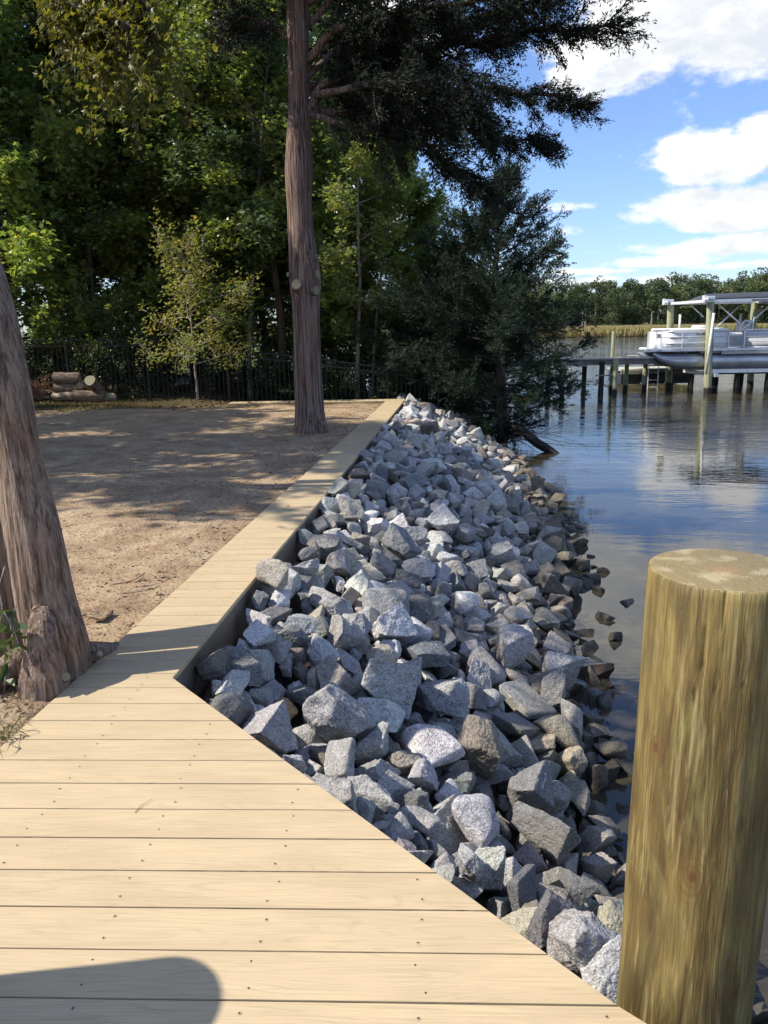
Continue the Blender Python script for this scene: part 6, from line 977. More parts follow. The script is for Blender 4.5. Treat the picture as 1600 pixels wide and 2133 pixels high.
BARK_L = bark('old_cedar_bark', (.215, .152, .112), (.35, .27, .205), (.095, .065, .05), 40, 1.2, 1., .035)
BARK_P = bark('pale_sapling_bark', (.26, .225, .18), (.36, .32, .26), (.14, .11, .09), 40, 6., .5, .01)

def broad_tree(name, seed, h, cr, z0, nl, nleaf, tr=.12, leaf=.075, m=GREEN, bk=BARK_W, stars=True, lean=(0, 0), label=None, group=None, cat='tree', shape=.55, upb=.03, vb=0.):
    r = np.random.RandomState(seed); root = empty(name, (0, 0, 0))
    tb = MB(); lf = Leaves(seed+1)
    tp = curve((0, 0, -.3), (lean[0], lean[1], 1), h*.97, 14, r, .035); tp[:, 2] = np.maximum.accumulate(tp[:, 2])
    tb.tube(tp, [tr*(1.35 if i == 0 else 1)*(1-.9*i/14) for i in range(15)], 9)
    segs = []
    for k in range(nl):
        t = z0+(1-z0)*(k+.5)/nl; p, d = along(tp, np.array([t])); a = k*2.4+r.uniform(-.5, .5)
        L = cr*(1-abs((t-z0)/(1-z0)-.35)**1.6*(1.1-shape))*r.uniform(.65, 1.1)
        if t > .8: L *= (1.15-t)/.35
        el = .15+.9*t*t
        lp = curve(p[0], (math.cos(a), math.sin(a), el), L, 7, r, .13, 0, upb); tb.tube(lp, [tr*.32*(1-t*.5)*(1-.85*i/7)+.004 for i in range(8)], 5, cap=False)
        segs.append((lp, L, .35))
        for q in range(int(5+L*3)):
            tt = r.uniform(.2, 1); pp, dd = along(lp, np.array([tt])); dv = dd[0]/np.linalg.norm(dd[0])+r.normal(size=3)*.7
            L2 = L*.42*(1.15-tt*.6)*r.uniform(.6, 1.2)
            l2 = curve(pp[0], dv, L2, 4, r, .2, .02); tb.tube(l2, [.012*(1-.7*i/4)+.003 for i in range(5)], 3, cap=False)
            segs.append((l2, L2, 0.))
    wts = np.array([s[1]*(1.6 if s[2] == 0 else .5) for s in segs]); wts /= wts.sum()
    cnt = r.multinomial(nleaf, wts)
    for (lp, L, t0), c in zip(segs, cnt):
        if not c: continue
        t = r.uniform(t0, 1, c)**.8; p, d = along(lp, t)
        # tufts: leaves gather round a few points on the twig
        k = max(1, c//9); ce = r.normal(size=(k, 3))*.10*cr**.5; j = r.randint(k, size=c)
        p = p+ce[j]+r.normal(size=(c, 3))*.07
        val = np.clip(r.beta(2, 2.6, c)*.75+.25*r.rand()+vb, 0, 1)
        # sprays of leaves lie mostly flat, tilting to the light
        if stars: lf.star(p, r.normal(size=(c, 3))*.55+np.array([-.25, -.25, 1.]), leaf*r.uniform(.6, 1.15, c), val)
        else: lf.add(p, r.normal(size=(c, 3))+np.array([0, 0, -.25]), leaf*1.5*r.uniform(.6, 1.2, c), leaf*.42, val, .4, .2)
    tb.build('trunk', bk, root, smooth=True); lf.build('crown', m, root)
    if label: tag(root, label, cat, group)
    return root

def spray(lf, p, d, L, W_, n, r, val, nl=.055, wd=.010, lift=0.):
    """a flat feathery cedar spray of tiny shoots along an axis"""
    d = d/np.linalg.norm(d); s = np.cross(d, np.array([0, 0, 1.])+r.normal(size=3)*.35); s /= np.linalg.norm(s)+1e-9; nn = np.cross(s, d)
    t = r.uniform(0, 1, n); side = r.choice([-1., 1.], n)
    out = r.uniform(0, 1, n)*W_*(1-t*.75)
    c = p+d*(t*L)[:, None]+s*(side*out)[:, None]+nn*(r.normal(size=n)*.25*W_)[:, None]+np.array([0, 0, -.25])*(out[:, None])
    dd = d*1.+s*(side*.75)[:, None]+r.normal(size=(n, 3))*.38+np.array([0, 0, lift])
    lf.add(c, dd, nl*r.uniform(.6, 1.4, n), wd, val, .6)

# ---- the big cedar that stands in the yard
def px_path(L): return np.array([atY(x, y, Y) for x, y, Y in L])
def trunk_mesh(mb, path, rad, seg=72, per=26, seed=0, lobes=.06, flare=.0, ridges=.02):
    """a trunk as one closed skin with buttress lobes and stringy ridges that follow the stem"""
    path = np.array(path, float); n0 = len(path); tt = np.linspace(0, n0-1, (n0-1)*per+1)
    def ip(c):
        c = np.asarray(c, float); k = np.arange(n0); m_ = np.gradient(c, axis=0)
        i = np.minimum(tt.astype(int), n0-2); f = tt-i; f = f[:, None] if c.ndim > 1 else f
        h00 = 2*f**3-3*f**2+1; h10 = f**3-2*f**2+f; h01 = -2*f**3+3*f**2; h11 = f**3-f**2
        return h00*c[i]+h10*m_[i]+h01*c[i+1]+h11*m_[i+1]
    Pp = ip(path); R = ip(np.array(rad, float)); th = np.linspace(0, 2*PI, seg, endpoint=False); s = np.r_[0, np.cumsum(np.linalg.norm(np.diff(Pp, axis=0), axis=1))]
    V = []
    for i in range(len(Pp)):
        q = np.c_[np.cos(th), np.sin(th), np.full(seg, s[i]*.35)]
        lobe_shape = lobes*(snoise(q*np.array([1.3, 1.3, 1]), seed, 1.6, 2))+flare*math.exp(-s[i]/.16)*(.35+.65*np.clip(np.sin(th*5+seed)+.3*np.sin(th*3+1), -.3, 1))
        q2 = np.c_[np.cos(th+.06*math.sin(s[i]*2.)), np.sin(th+.06*math.sin(s[i]*2)), np.full(seg, s[i]*.09)]
        rr = R[i]*(1+lobe_shape+ridges*snoise(q2, seed+5, 11., 3, .65)+ridges*.5*snoise(q2, seed+9, 26., 2, .7))
        V.append(np.c_[Pp[i, 0]+rr*np.cos(th), Pp[i, 1]+rr*np.sin(th), np.full(seg, Pp[i, 2])])
    V = np.vstack(V); n_ = len(Pp); i0 = np.arange(n_-1)[:, None]*seg; k = np.arange(seg)[None]; k2 = (k+1) % seg
    mb.add(V, np.stack([i0+k, i0+k2, i0+seg+k2, i0+seg+k], -1).reshape(-1, 4)); 
    return Pp, R
big = empty('cedar_tree', (0, 0, 0)); tag(big, 'tall red cedar with a straight bare trunk and dark crown in the yard', 'tree')
r = np.random.RandomState(77)
mb = MB()
ty = [900, 850, 740, 640, 600, 560, 520, 440, 350, 220, 100, 0, -120, -330, -600]
tx = [648, 645, 640, 637, 636, 634, 630, 624, 623, 622, 620, 620, 620, 618, 616]
tw = [70, 62, 57, 58, 64, 64, 58, 50, 57, 42, 42, 45, 40, 34, 16]
pa = [atY(x, y, 12.05) for x, y in zip(tx, ty)]
rd = [w_*.47*12.2/F for w_ in tw]
trunk_mesh(mb, pa, rd, seg=120, seed=3, lobes=.06, flare=.10, per=14, ridges=.035)
LIMBS = [([(634, 235, 12.05), (665, 190, 12), (720, 140, 11.9), (800, 105, 11.8), (950, 92, 11.6), (1100, 72, 11.4), (1285, 48, 11.2)], .055),
         ([(640, 232, 12.05), (700, 232, 12.2), (800, 244, 12.4), (900, 255, 12.5), (1040, 285, 12.6), (1130, 300, 12.7)], .055),
         ([(650, 215, 12.05), (690, 165, 12.3), (760, 132, 12.8), (900, 150, 13.2), (1060, 190, 13.6), (1215, 215, 13.8)], .06),
         ([(634, 130, 12.05), (700, 60, 11.7), (800, 25, 11.2), (960, 10, 10.8), (1180, -20, 10.5)], .055),
         ([(640, 238, 12.05), (720, 262, 11.8), (800, 262, 11.6), (880, 300, 11.3), (950, 345, 11.1), (1000, 390, 11.)], .045),
         ([(632, 60, 12.05), (720, -30, 12.3), (850, -80, 12.5), (1050, -100, 12.6), (1250, -60, 12.8)], .05),
         ([(604, 85, 12.05), (570, 58, 12.), (530, 40, 11.8), (470, 30, 11.7)], .035),
         ([(620, 20, 12.05), (570, -60, 12.5), (500, -90, 12.8)], .035),
         ([(634, 10, 12.05), (760, -110, 11.6), (900, -170, 11.2), (1120, -190, 11.)], .05),
         ([(634, 180, 12.05), (740, 190, 13.), (850, 200, 14.), (980, 235, 14.8)], .045),
         ([(640, 160, 12.05), (720, 90, 13.), (830, 60, 14.), (960, 40, 14.6), (1080, 20, 15.)], .045),
         ([(632, -200, 12.05), (750, -270, 12), (930, -290, 12.)], .04), ([(616, -250, 12.05), (520, -300, 12), (400, -290, 12.)], .04), ([(616, -120, 12.05), (520, -200, 11.6), (390, -230, 11.4)], .05), ([(616, -180, 12.05), (530, -280, 12.6), (360, -380, 12.8)], .05), ([(616, -330, 12.05), (480, -400, 12.), (300, -470, 12.)], .04), ([(618, -60, 12.05), (550, -110, 11.3), (440, -130, 11.)], .04), ([(618, -400, 12.05), (560, -520, 12.), (430, -620, 12.)], .04),
         ([(650, 200, 12.05), (760, 175, 11.2), (860, 175, 10.8), (950, 200, 10.6), (1010, 260, 10.5)], .045)]
mb.build('trunk', BARK_C, big, smooth=True)
lf = Leaves(5); tb = MB()
for L_, r0 in LIMBS:
    pp = px_path(L_); k = len(pp); Ltot = np.linalg.norm(np.diff(pp, axis=0), axis=1).sum()
    dense = along(pp, np.linspace(0, 1, 14))[0]+r.normal(size=(14, 3))*.02; dense[0] = pp[0]
    lb = MB(); lb.tube(dense, [r0*(1-.85*i/13)+.006 for i in range(14)], 7); lb.build('limb', BARK_C, big, smooth=True)
    nb = int(Ltot*24)
    for q in range(nb):
        t = r.uniform(.07, 1.)**.8; p, d = along(dense, np.array([t])); p = p[0]; d = d[0]/np.linalg.norm(d[0])
        sd = np.cross(d, [0, 0, 1.])*r.choice([-1, 1]); dv = d*.8+sd*r.uniform(.1, 1.1)+np.array([0, 0, r.uniform(-.55, .35)])
        L2 = r.uniform(.35, 1.05)*(1.15-t*.65); bp = curve(p, dv, L2, 5, r, .16, .03)
        tb.tube(bp, [.011*(1-.7*i/5)+.002 for i in range(6)], 3, cap=False)
        for w_ in range(int(7+L2*17)):
            t2 = r.uniform(.1, 1); p2, d2 = along(bp, np.array([t2])); d2 = d2[0]/np.linalg.norm(d2[0])
            dd = d2+r.normal(size=3)*.5+np.array([.25, 0, -.12])
            spray(lf, p2[0], dd, r.uniform(.12, .30), r.uniform(.03, .07), 15, r, np.clip(r.beta(1.6, 4)+.1*r.rand(), 0, 1), .055, .0085)
tb.build('twigs', BARK_W, big); lf.build('crown', CEDAR, big)
# sawn limb stubs on the trunk
cutw = mat('sawn_wood'); tc_ = cutw.node('ShaderNodeTexCoord').outputs['Object']
cutw.set(cutw.p, 'Base Color', cutw.mix(cutw.noise(tc_, 30., 4, .6, 1.), (.19, .17, .10), (.33, .30, .20))); cutw.set(cutw.p, 'Roughness', .9)
cutw.set(cutw.p, 'Normal', cutw.bump(cutw.noise(tc_, 70., 3), .4, .004)); CUT = cutw.m
def stub(par, c, d, rad, ln, bk, nm='limb_stub', sq=1.15):
    d = np.array(d, float)/np.linalg.norm(d); c = np.array(c, float); b = MB()
    pts = np.array([c-d*ln*1.2, c-d*ln*.4, c, c+d*ln*.02]); b.tube(pts, [rad*1.7, rad*1.3, rad*1.12, rad*1.02], 20)
    o = b.build(nm, bk, par, smooth=True, sharp=.8)
    b = MB(); b.tube(np.array([c+d*ln*.01, c+d*(ln*.02+.006)]), [rad, rad*.97], 20); b.build('cut_face', CUT, o)
for (x, y, Y, dr, rad) in ((618, 592, 11.80, (-.25, -1, .35), .076), (618, 513, 11.86, (-.1, -1, .1), .035), (659, 605, 11.86, (.85, -.75, -.05), .062), (662, 572, 11.92, (.95, -.35, .05), .07), (600, 572, 11.9, (-.9, -.5, 0), .035), (657, 533, 11.95, (.9, -.4, .2), .03)):
    stub(big, atY(x, y, Y), dr, rad, .12, BARK_C)

# ---- leaning double trunk at the left edge of the deck
lt = empty('leaning_tree', (0, 0, 0)); tag(lt, 'leaning old double trunk with shaggy bark at the left deck edge', 'tree')
mb = MB()
def edge_path(rows):
    P_, R_ = [], []
    for y, xl, xr, Y in rows:
        a = atY(xl, y, Y); b = atY(xr, y, Y); P_.append((a+b)/2); R_.append(np.linalg.norm(b-a)/2*.97)
    return P_, R_
P_, R_ = edge_path([(1455, 40, 205, 3.30), (1400, 62, 190, 3.30), (1340, 60, 183, 3.30), (1240, 38, 155, 3.31), (1100, 14, 125, 3.33), (950, -16, 86, 3.36), (800, -58, 61, 3.40), (640, -110, 27, 3.45), (500, -165, -18, 3.5), (250, -240, -110, 3.6), (-50, -330, -215, 3.7), (-500, -460, -380, 3.9)])
trunk_mesh(mb, P_, R_, seg=140, seed=12, lobes=.10, flare=.16, per=24, ridges=.05)
mb.build('trunk', BARK_L, lt, smooth=True); LTOP = P_[-1]; LMID = P_[-3]
mb = MB()
P_, R_ = edge_path([(1420, -75, 58, 3.50), (1340, -60, 50, 3.50), (1240, -62, 42, 3.5), (1100, -90, 22, 3.52), (950, -130, -8, 3.55), (700, -230, -90, 3.6), (400, -350, -230, 3.7), (0, -500, -400, 3.9), (-600, -680, -610, 4.2)])
trunk_mesh(mb, P_, R_, seg=110, seed=15, lobes=.08, flare=.12, per=22, ridges=.05)
mb.build('second_trunk', BARK_L, lt, smooth=True); LT2 = P_[-1]
mb = MB(); P_, R_ = edge_path([(1470, 35, 140, 3.10), (1400, 45, 132, 3.10), (1340, 56, 120, 3.12), (1290, 62, 112, 3.16), (1262, 70, 104, 3.2), (1252, 80, 96, 3.23)])
trunk_mesh(mb, P_, R_, seg=80, seed=31, lobes=.09, flare=.2, per=12, ridges=.06); mb.build('root_knob', BARK_L, lt, smooth=True)
for pts, rr in (([(-1.62, 3.2, .10), (-1.74, 3.0, .03), (-1.92, 2.86, -.03), (-2.1, 2.8, -.08)], (.07, .055, .04, .02)), ([(-1.42, 3.36, .06), (-1.36, 3.5, .01), (-1.34, 3.66, -.04)], (.05, .035, .015)), ([(-1.5, 3.16, .08), (-1.5, 3.04, .0), (-1.52, 2.98, -.05)], (.06, .04, .03))):
    b = MB(); b.tube(along(np.array(pts), np.linspace(0, 1, 9))[0], np.interp(np.linspace(0, 1, 9), np.linspace(0, 1, len(rr)), rr), 14); b.build('root', BARK_L, lt, smooth=True)
stub(lt, atY(137, 1410, 3.10), (.5, -.8, .5), .018, .05, BARK_L, 'root_stub'); stub(lt, atY(207, 1362, 3.33), (.9, -.3, .5), .015, .05, BARK_L, 'root_stub')
# its crown, above the frame, shades the lower rocks
lf = Leaves(9); tb = MB()
for k in range(26):
    p = (LTOP if k % 2 else LT2)*1.; a = r.uniform(0, 2*PI); d = np.array([math.cos(a)*1.+.25, math.sin(a)*.9+.25, r.uniform(-.1, .9)])
    bp = curve(p, d, r.uniform(1.2, 2.6), 7, r, .12); tb.tube(bp, [.035*(1-.8*i/7)+.004 for i in range(8)], 4, cap=False)
    for w_ in range(50):
        p2, d2 = along(bp, np.array([r.uniform(.25, 1)])); dd = d2[0]/np.linalg.norm(d2[0])+r.normal(size=3)*.8
        spray(lf, p2[0]+r.normal(size=3)*.12, dd, .3, .07, 9, r, r.beta(2, 3), .10, .016)
tb.build('limbs', BARK_L, lt); lf.build('crown', CEDAR, lt)

# ---- cedar leaning over the water at the far end of the bank
def cone_cedar(name, base, pathpx, h, prof, nb, seed, label, dens=1., m=CEDAR2, Y=18., group=None):
    r = np.random.RandomState(seed); root = empty(name, (0, 0, 0)); tag(root, label, 'tree', group)
    pp = along(px_path(pathpx), np.linspace(0, 1, 16))[0]; pp += r.normal(size=pp.shape)*.02
    b = MB(); b.tube(pp, [.13*(1-.93*i/15)+.004 for i in range(16)], 10); b.build('trunk', BARK_W, root, smooth=True)
    tb = MB(); lf = Leaves(seed)
    for k in range(nb):
        t = (k+.5)/nb; p, d = along(pp, np.array([t])); a = r.uniform(0, 2*PI)
        L = np.interp(t, [q[0] for q in prof], [q[1] for q in prof])*r.uniform(.7, 1.12)
        if math.cos(a) < 0: L *= np.interp(t, [q[0] for q in prof], [q[2] for q in prof])
        el = np.interp(t, [0, .3, .6, 1], [.0, .1, .5, 1.6])
        bp = curve(p[0], (math.cos(a), math.sin(a)*.85, el), L, 8, r, .07, -.0, .03)
        tb.tube(bp, [.022*(1-t*.6)*(1-.85*i/8)+.003 for i in range(9)], 4, cap=False)
        for q in range(int(L*13*dens*(1-.45*t))+3):
            t1 = r.uniform(.12, 1.); p1, d1 = along(bp, np.array([t1])); d1 = d1[0]/np.linalg.norm(d1[0])
            L2 = (.16+.34*L*(1-t1*.7))*r.uniform(.5, 1.2); s2 = curve(p1[0], d1+r.normal(size=3)*.42+np.array([0, 0, .05]), L2, 3, r, .1)
            for w_ in range(int(3+L2*13)):
                p2, d2 = along(s2, np.array([r.uniform(0, 1)])); d2 = d2[0]/np.linalg.norm(d2[0])
                spray(lf, p2[0], d2+r.normal(size=3)*.3, r.uniform(.12, .26), r.uniform(.02, .05), 11, r, np.clip(r.beta(2, 3.), 0, 1), .06, .009, .1)
    tb.build('branches', BARK_W, root); lf.build('crown', m, root); return root
cone_cedar('cedar_tree', None, [(1048, 925, 18.), (1046, 800, 18.), (1040, 680, 18.1), (1032, 560, 18.2), (1038, 470, 18.2), (1056, 384, 18.2)], 5.4,
           [(0, .3, 2.), (.09, .9, 2.), (.16, 2.2, 1.3), (.3, 2.55, 1.2), (.5, 1.9, 1.1), (.7, 1.5, .8), (.8, 1.15, .2), (.9, .9, .12), (1, .2, 1.)], 145, 41, 'feathery young cedar leaning over the water beyond the rocks')
cone_cedar('cedar_tree', None, [(930, 870, 20.), (935, 780, 20.), (930, 690, 20.1), (935, 610, 20.2), (940, 540, 20.2)], 5.,
           [(0, 1.6, 1.), (.3, 1.7, 1.), (.6, 1.3, 1.), (.85, .7, 1.), (1, .2, 1.)], 70, 47, 'dark bushy cedar behind the leaning one at the wood edge', .8)

# ---- the wood behind the fence
GZ = lambda x, y: float(ground_z([(x, y)])[0])
protoA = broad_tree('broadleaf_tree', 101, 12., 3.0, .16, 34, 26000, .13, .115, GREEN)
protoB = broad_tree('broadleaf_tree', 111, 13., 2.7, .22, 30, 24000, .16, .105, GREEN2)
protoC = broad_tree('broadleaf_tree', 121, 9.5, 2.3, .14, 30, 20000, .10, .115, GREEN, vb=.15)
protoD = broad_tree('slender_tree', 131, 9., 1.5, .3, 22, 9000, .06, .075, GREEN, BARK_P, vb=.2)
protos = [protoA, protoB, protoC, protoD]; usedp = [False]*4
WOOD = [(-90, 20.5, 0, 1.05, 'wide leafy tree behind the fence above the left edge log pile end'), (40, 19.6, 2, 1.05, 'low dense tree directly above the log pile'), (130, 22.5, 1, 1.1, 'tall dark trunk rising behind the log pile'),
        (205, 20.2, 2, .85, 'bright leafed low tree just right of the log pile'), (262, 24., 0, 1.1, 'broad tree deep in the wood right of the log pile'), (330, 20.8, 0, .92, 'leafy tree right behind the fence left of the autumn sapling'),
        (400, 25., 1, 1.15, 'tall dark tree deep behind the autumn sapling'), (455, 21.2, 2, 1., 'sunlit leafy tree right behind the autumn sapling'), (515, 19.6, 3, 1.15, 'slim trunk between the sapling and the big cedar'),
        (560, 23.5, 0, 1.02, 'broad tree behind and left of the big cedar trunk'), (590, 20., 1, .82, 'dark tree just left of the big cedar trunk'), (700, 21., 2, .95, 'leafy tree just right of the big cedar trunk'),
        (742, 19., 3, .95, 'pale slender leaning trunk right of the big cedar'), (772, 19.4, 3, .85, 'second pale slender trunk, farther right of the big cedar'), (760, 24., 0, .80, 'broad tree showing above the far end of the boardwalk'),
        (835, 21., 2, .78, 'round topped tree behind the end of the boardwalk'), (885, 22.5, 0, .54, 'yellowing tree at the right edge of the wood'), (930, 27., 1, .44, 'small dark tree by the creek behind the cedars'), (985, 27., 2, .55, 'outermost broadleaf tree showing left of the leaning cedar top'),
        (10, 27., 1, 1.2, 'tallest tree at the back of the wood on the left'), (300, 29., 0, 1.3, 'tallest tree at the back of the wood above the sapling'), (620, 29., 1, 1.15, 'tall tree at the back hidden partly by the big cedar'), (160, 30., 1, 1.3, 'back row tree between the two tallest ones'), (480, 31., 0, 1.25, 'back row tree showing left of the cedar top')]
rng = random.Random(12)
for k, (x, Y, ty_, sc_, lab) in enumerate(WOOD):
    X = atY(x, 700, Y)[0]
    o = protos[ty_] if not usedp[ty_] else copy_tree(protos[ty_]); usedp[ty_] = True
    o.location = (X, Y, GZ(X, Y)); s_ = sc_; o.scale = (s_*rng.uniform(.95, 1.1), s_*rng.uniform(.95, 1.1), s_); o.rotation_euler = (rng.uniform(-.04, .04), rng.uniform(-.04, .04), rng.uniform(0, 6.28))
    tag(o, lab, 'tree', 'trees in the wood behind the fence')
# off to the left of the frame: the trees whose shade falls on the yard
for k, (X, Y, ty_, sc_, lab) in enumerate(((-10.6, 8.0, 0, 1.0, 'broad tree outside the left edge that shades the yard'), (-11.6, 13.6, 2, 1.1, 'low tree outside the left edge nearer the fence'), (-11.2, 10.8, 1, .95, 'dark tree outside the left edge by the fence'))):
    o = copy_tree(protos[ty_]); o.location = (X, Y, 0); o.scale = (sc_,)*3; o.rotation_euler = (0, 0, k*1.7)
    tag(o, lab, 'tree', 'trees left of the yard')
# small trees and shrubs on the fence line
sap = broad_tree('autumn_sapling', 201, 3.7, 1.5, .30, 17, 4200, .035, .055, AUTUMN, BARK_P, upb=.06, label='slender young maple with yellow and orange leaves before the fence', cat='tree')
x_ = atY(412, 838, 17.15); sap.location = (x_[0], 17.15, -.02)
for k, (x, Y, h, c_, lab) in enumerate(((300, 19., 1.9, 1.0, 'grey green shrub against the fence left of the sapling'), (210, 19., 2.5, 1.2, 'fine leaved shrub overhanging the fence by the logs'), (700, 19.3, 1.4, .7, 'low shrub on the fence right of the big cedar trunk'), (850, 19., 1.2, .8, 'undergrowth bush at the end of the boardwalk'), (965, 19.6, 2.6, 1.7, 'tangled bush on the bank beside the leaning cedar'), (560, 19.6, 1.3, .7, 'low shrub behind the fence left of the big cedar trunk'), (60, 18.8, 1.6, .9, 'dark shrub behind the log pile'))):
    o = broad_tree('shrub', 300+k, h, c_, .08, 18, 4200, .02, .034 if k < 2 else .05, GREEN2, stars=k >= 2, label=lab, cat='shrub', group='shrubs along the fence')
    X = atY(x, 760, Y)[0]; o.location = (X, Y, GZ(X, Y))
# overhanging limb at the top left, from a tree standing outside the frame
ov = empty('overhanging_tree', (0, 0, 0)); tag(ov, 'tree outside the frame whose yellow green limb hangs in at the top left', 'tree')
r = np.random.RandomState(61); b = MB(); tp = curve((-7.2, 7.4, -.2), (.05, -.02, 1), 8., 10, r, .03); b.tube(tp, [.2*(1-.7*i/10) for i in range(11)], 12); b.build('trunk', BARK_W, ov, smooth=True)
b = MB(); lf = Leaves(62)
L1 = along(np.array([tp[5], atY(-250, -60, 7.), atY(60, -25, 6.8), atY(170, 20, 6.6), atY(285, 60, 6.5)]), np.linspace(0, 1, 14))[0]; b.tube(L1, [.07*(1-.85*i/13)+.004 for i in range(14)], 7)
L2 = along(np.array([tp[6], atY(-200, -200, 7.3), atY(60, -120, 7.), atY(240, -70, 6.9), atY(325, 40, 6.8)]), np.linspace(0, 1, 14))[0]; b.tube(L2, [.06*(1-.85*i/13)+.004 for i in range(14)], 7)
for Lx, cnt in ((L1, 60), (L2, 60)):
    for k in range(cnt):
        t = r.uniform(.5, 1)**.7; p, d = along(Lx, np.array([t])); dv = np.array([r.normal()*.3, r.normal()*.4, -r.uniform(.3, 1.4)])
        Lq = r.uniform(.3, 1.15)*(.15+1.5*max(0, t-.5)); tw_ = curve(p[0], dv, Lq, 4, r, .2, .12); b.tube(tw_, .004, 3, cap=False)
        c = int(14+Lq*42); tt = r.uniform(.1, 1, c); p2, _ = along(tw_, tt)
        lf.star(p2+r.normal(size=(c, 3))*.06, r.normal(size=(c, 3))*.7+np.array([-.5, -.6, .5]), r.uniform(.028, .052, c), np.clip(r.beta(2, 2.5, c), 0, 1))
b.build('limbs', BARK_W, ov); lf.build('foliage', YELLOW, ov)

# ---- far wood and marsh across the creek
def crown_far(seed, h, wd, nc, col=None):
    r = np.random.RandomState(seed); lf = Leaves(seed); b = MB()
    b.tube([(0, 0, -1), (0, 0, h*.75)], [.28, .12], 5)
    # a few tens of leafy masses
    nb = 30; ph = r.uniform(0, 2*PI, nb); zt = r.uniform(.14, 1., nb)
    R = wd*np.sin(np.clip((zt-.02)/1.02, 0, 1)*PI)**.5*r.uniform(.25, 1., nb)
    cc = np.c_[np.cos(ph)*R, np.sin(ph)*R, zt*h-.6]
    for c in cc:
        k = nc//nb; q = r.normal(size=(k, 3)); q /= np.linalg.norm(q, axis=1)[:, None]; rad = wd*.42*r.uniform(.6, 1.1)
        p = c+q*rad*np.array([1, 1, .62])*r.uniform(.7, 1., (k, 1))
        lf.add(p, q+r.normal(size=(k, 3))*.7, r.uniform(.45, .85, k), .22, np.clip(r.beta(2, 2, k)*.6+.35*r.rand(), 0, 1), .5)
    return b, lf
FARL = leafmat('far_foliage', [(.05, .08, .035), (.075, .115, .045), (.105, .15, .055), (.16, .18, .06)], .25, .6)
FARL2 = leafmat('far_foliage_light', [(.08, .11, .04), (.12, .155, .05), (.16, .19, .055), (.23, .22, .07)], .25, .6)
FT = []
for k in range(5):
    b, lf = crown_far(400+k, (16, 15, 17.5, 14, 16.5)[k], (3.6, 4.1, 3.2, 3.8, 4.4)[k], 2600)
    root = empty('far_tree', (0, 0, 0)); b.build('trunk', BARK_P, root); lf.build('crown', FARL if k not in (1, 3) else FARL2, root); FT.append([root, False])
rng = random.Random(31); far_row = []
X = 12.; i = 0
while X < 140:
    Y = 231+rng.uniform(-4, 5); k = rng.randrange(5); root, us = FT[k]
    o = root if not us else copy_tree(root); FT[k][1] = True
    zb = GZ(X, Y); s_ = rng.uniform(.62, .86)*(1+.0016*(X-40)); o.location = (X, Y, zb); o.scale = (s_*1.1, s_*1.1, s_); o.rotation_euler = (0, 0, rng.uniform(0, 6.28)); far_row.append(o)
    X += rng.uniform(3.4, 5.4); i += 1
names = ORD
for j, o in enumerate(sorted(far_row, key=lambda q: q.location.x)):
    tone = 'yellow green' if o.children and any(c.name.startswith('crown') and c.data.materials[0] == FARL2 for c in o.children) else 'dark green'
    if j < 20: lab = '%s tree of the front row across the creek, %s from the left' % (tone, names[j])
    else: lab = '%s tree of the far front row, %s beyond the right edge' % (tone, names[j-20])
    tag(o, lab, 'tree', 'front row of trees across the creek')
mb = MB(); lfa = Leaves(900)
src = []
for k in range(5):
    b, lf = crown_far(450+k, 16, 4.2, 1500); src.append((np.vstack(lf.v), np.concatenate(lf.a)))
for Yr, n_ in ((243, 34), (256, 36), (272, 36), (292, 36)):
    for j in range(n_):
        X = 2+j*(150/n_)+rng.uniform(-2, 2); v, a = src[rng.randrange(5)]; s_ = rng.uniform(.72, .95)*(1+.0022*(X-40)); t = rng.uniform(0, 6.28)
        Rm = np.array([[math.cos(t), -math.sin(t), 0], [math.sin(t), math.cos(t), 0], [0, 0, 1.]])*s_
        lfa.v.append(v@Rm.T+np.array([X*Yr/235., Yr+rng.uniform(-4, 4), GZ(X, Yr)+(Yr-240)*.012])); lfa.fs.append(np.arange(len(v)).reshape(-1, 4)+lfa.k); lfa.k += len(v)
        lfa.a.append(np.clip(a*.7+rng.uniform(0, .3), 0, 1))
o = lfa.build('far_wood', FARL, None); tag(o, 'mixed wood rising behind the marsh across the creek', 'wood', kind='stuff')
MARSH = leafmat('marsh_grass', [(.22, .23, .07), (.34, .31, .10), (.45, .36, .17), (.52, .39, .22)], .3, .8)
lf = Leaves(77); r = np.random.RandomState(77); n_ = 90000
X = r.uniform(-10, 190, n_); Yy = 173+r.rand(n_)*60; Zg = ground_z(np.c_[X, Yy]); keep = Zg > -1.35
patch = snoise(np.c_[X*.06, Yy*.12, X*0], 4, 1., 3)
lf.add(np.c_[X, Yy, Zg][keep], (r.normal(size=(n_, 3))*.18+np.array([0, 0, 1.]))[keep], (1.7+.4*patch+.5*r.rand(n_))[keep], .16, np.clip(.35+.3*patch+(Yy-176)/56*.45+r.normal(size=n_)*.1, 0, 1)[keep], .4)
o = lf.build('marsh_grass', MARSH, None); tag(o, 'band of golden green marsh grass on the far bank', 'marsh', kind='stuff')

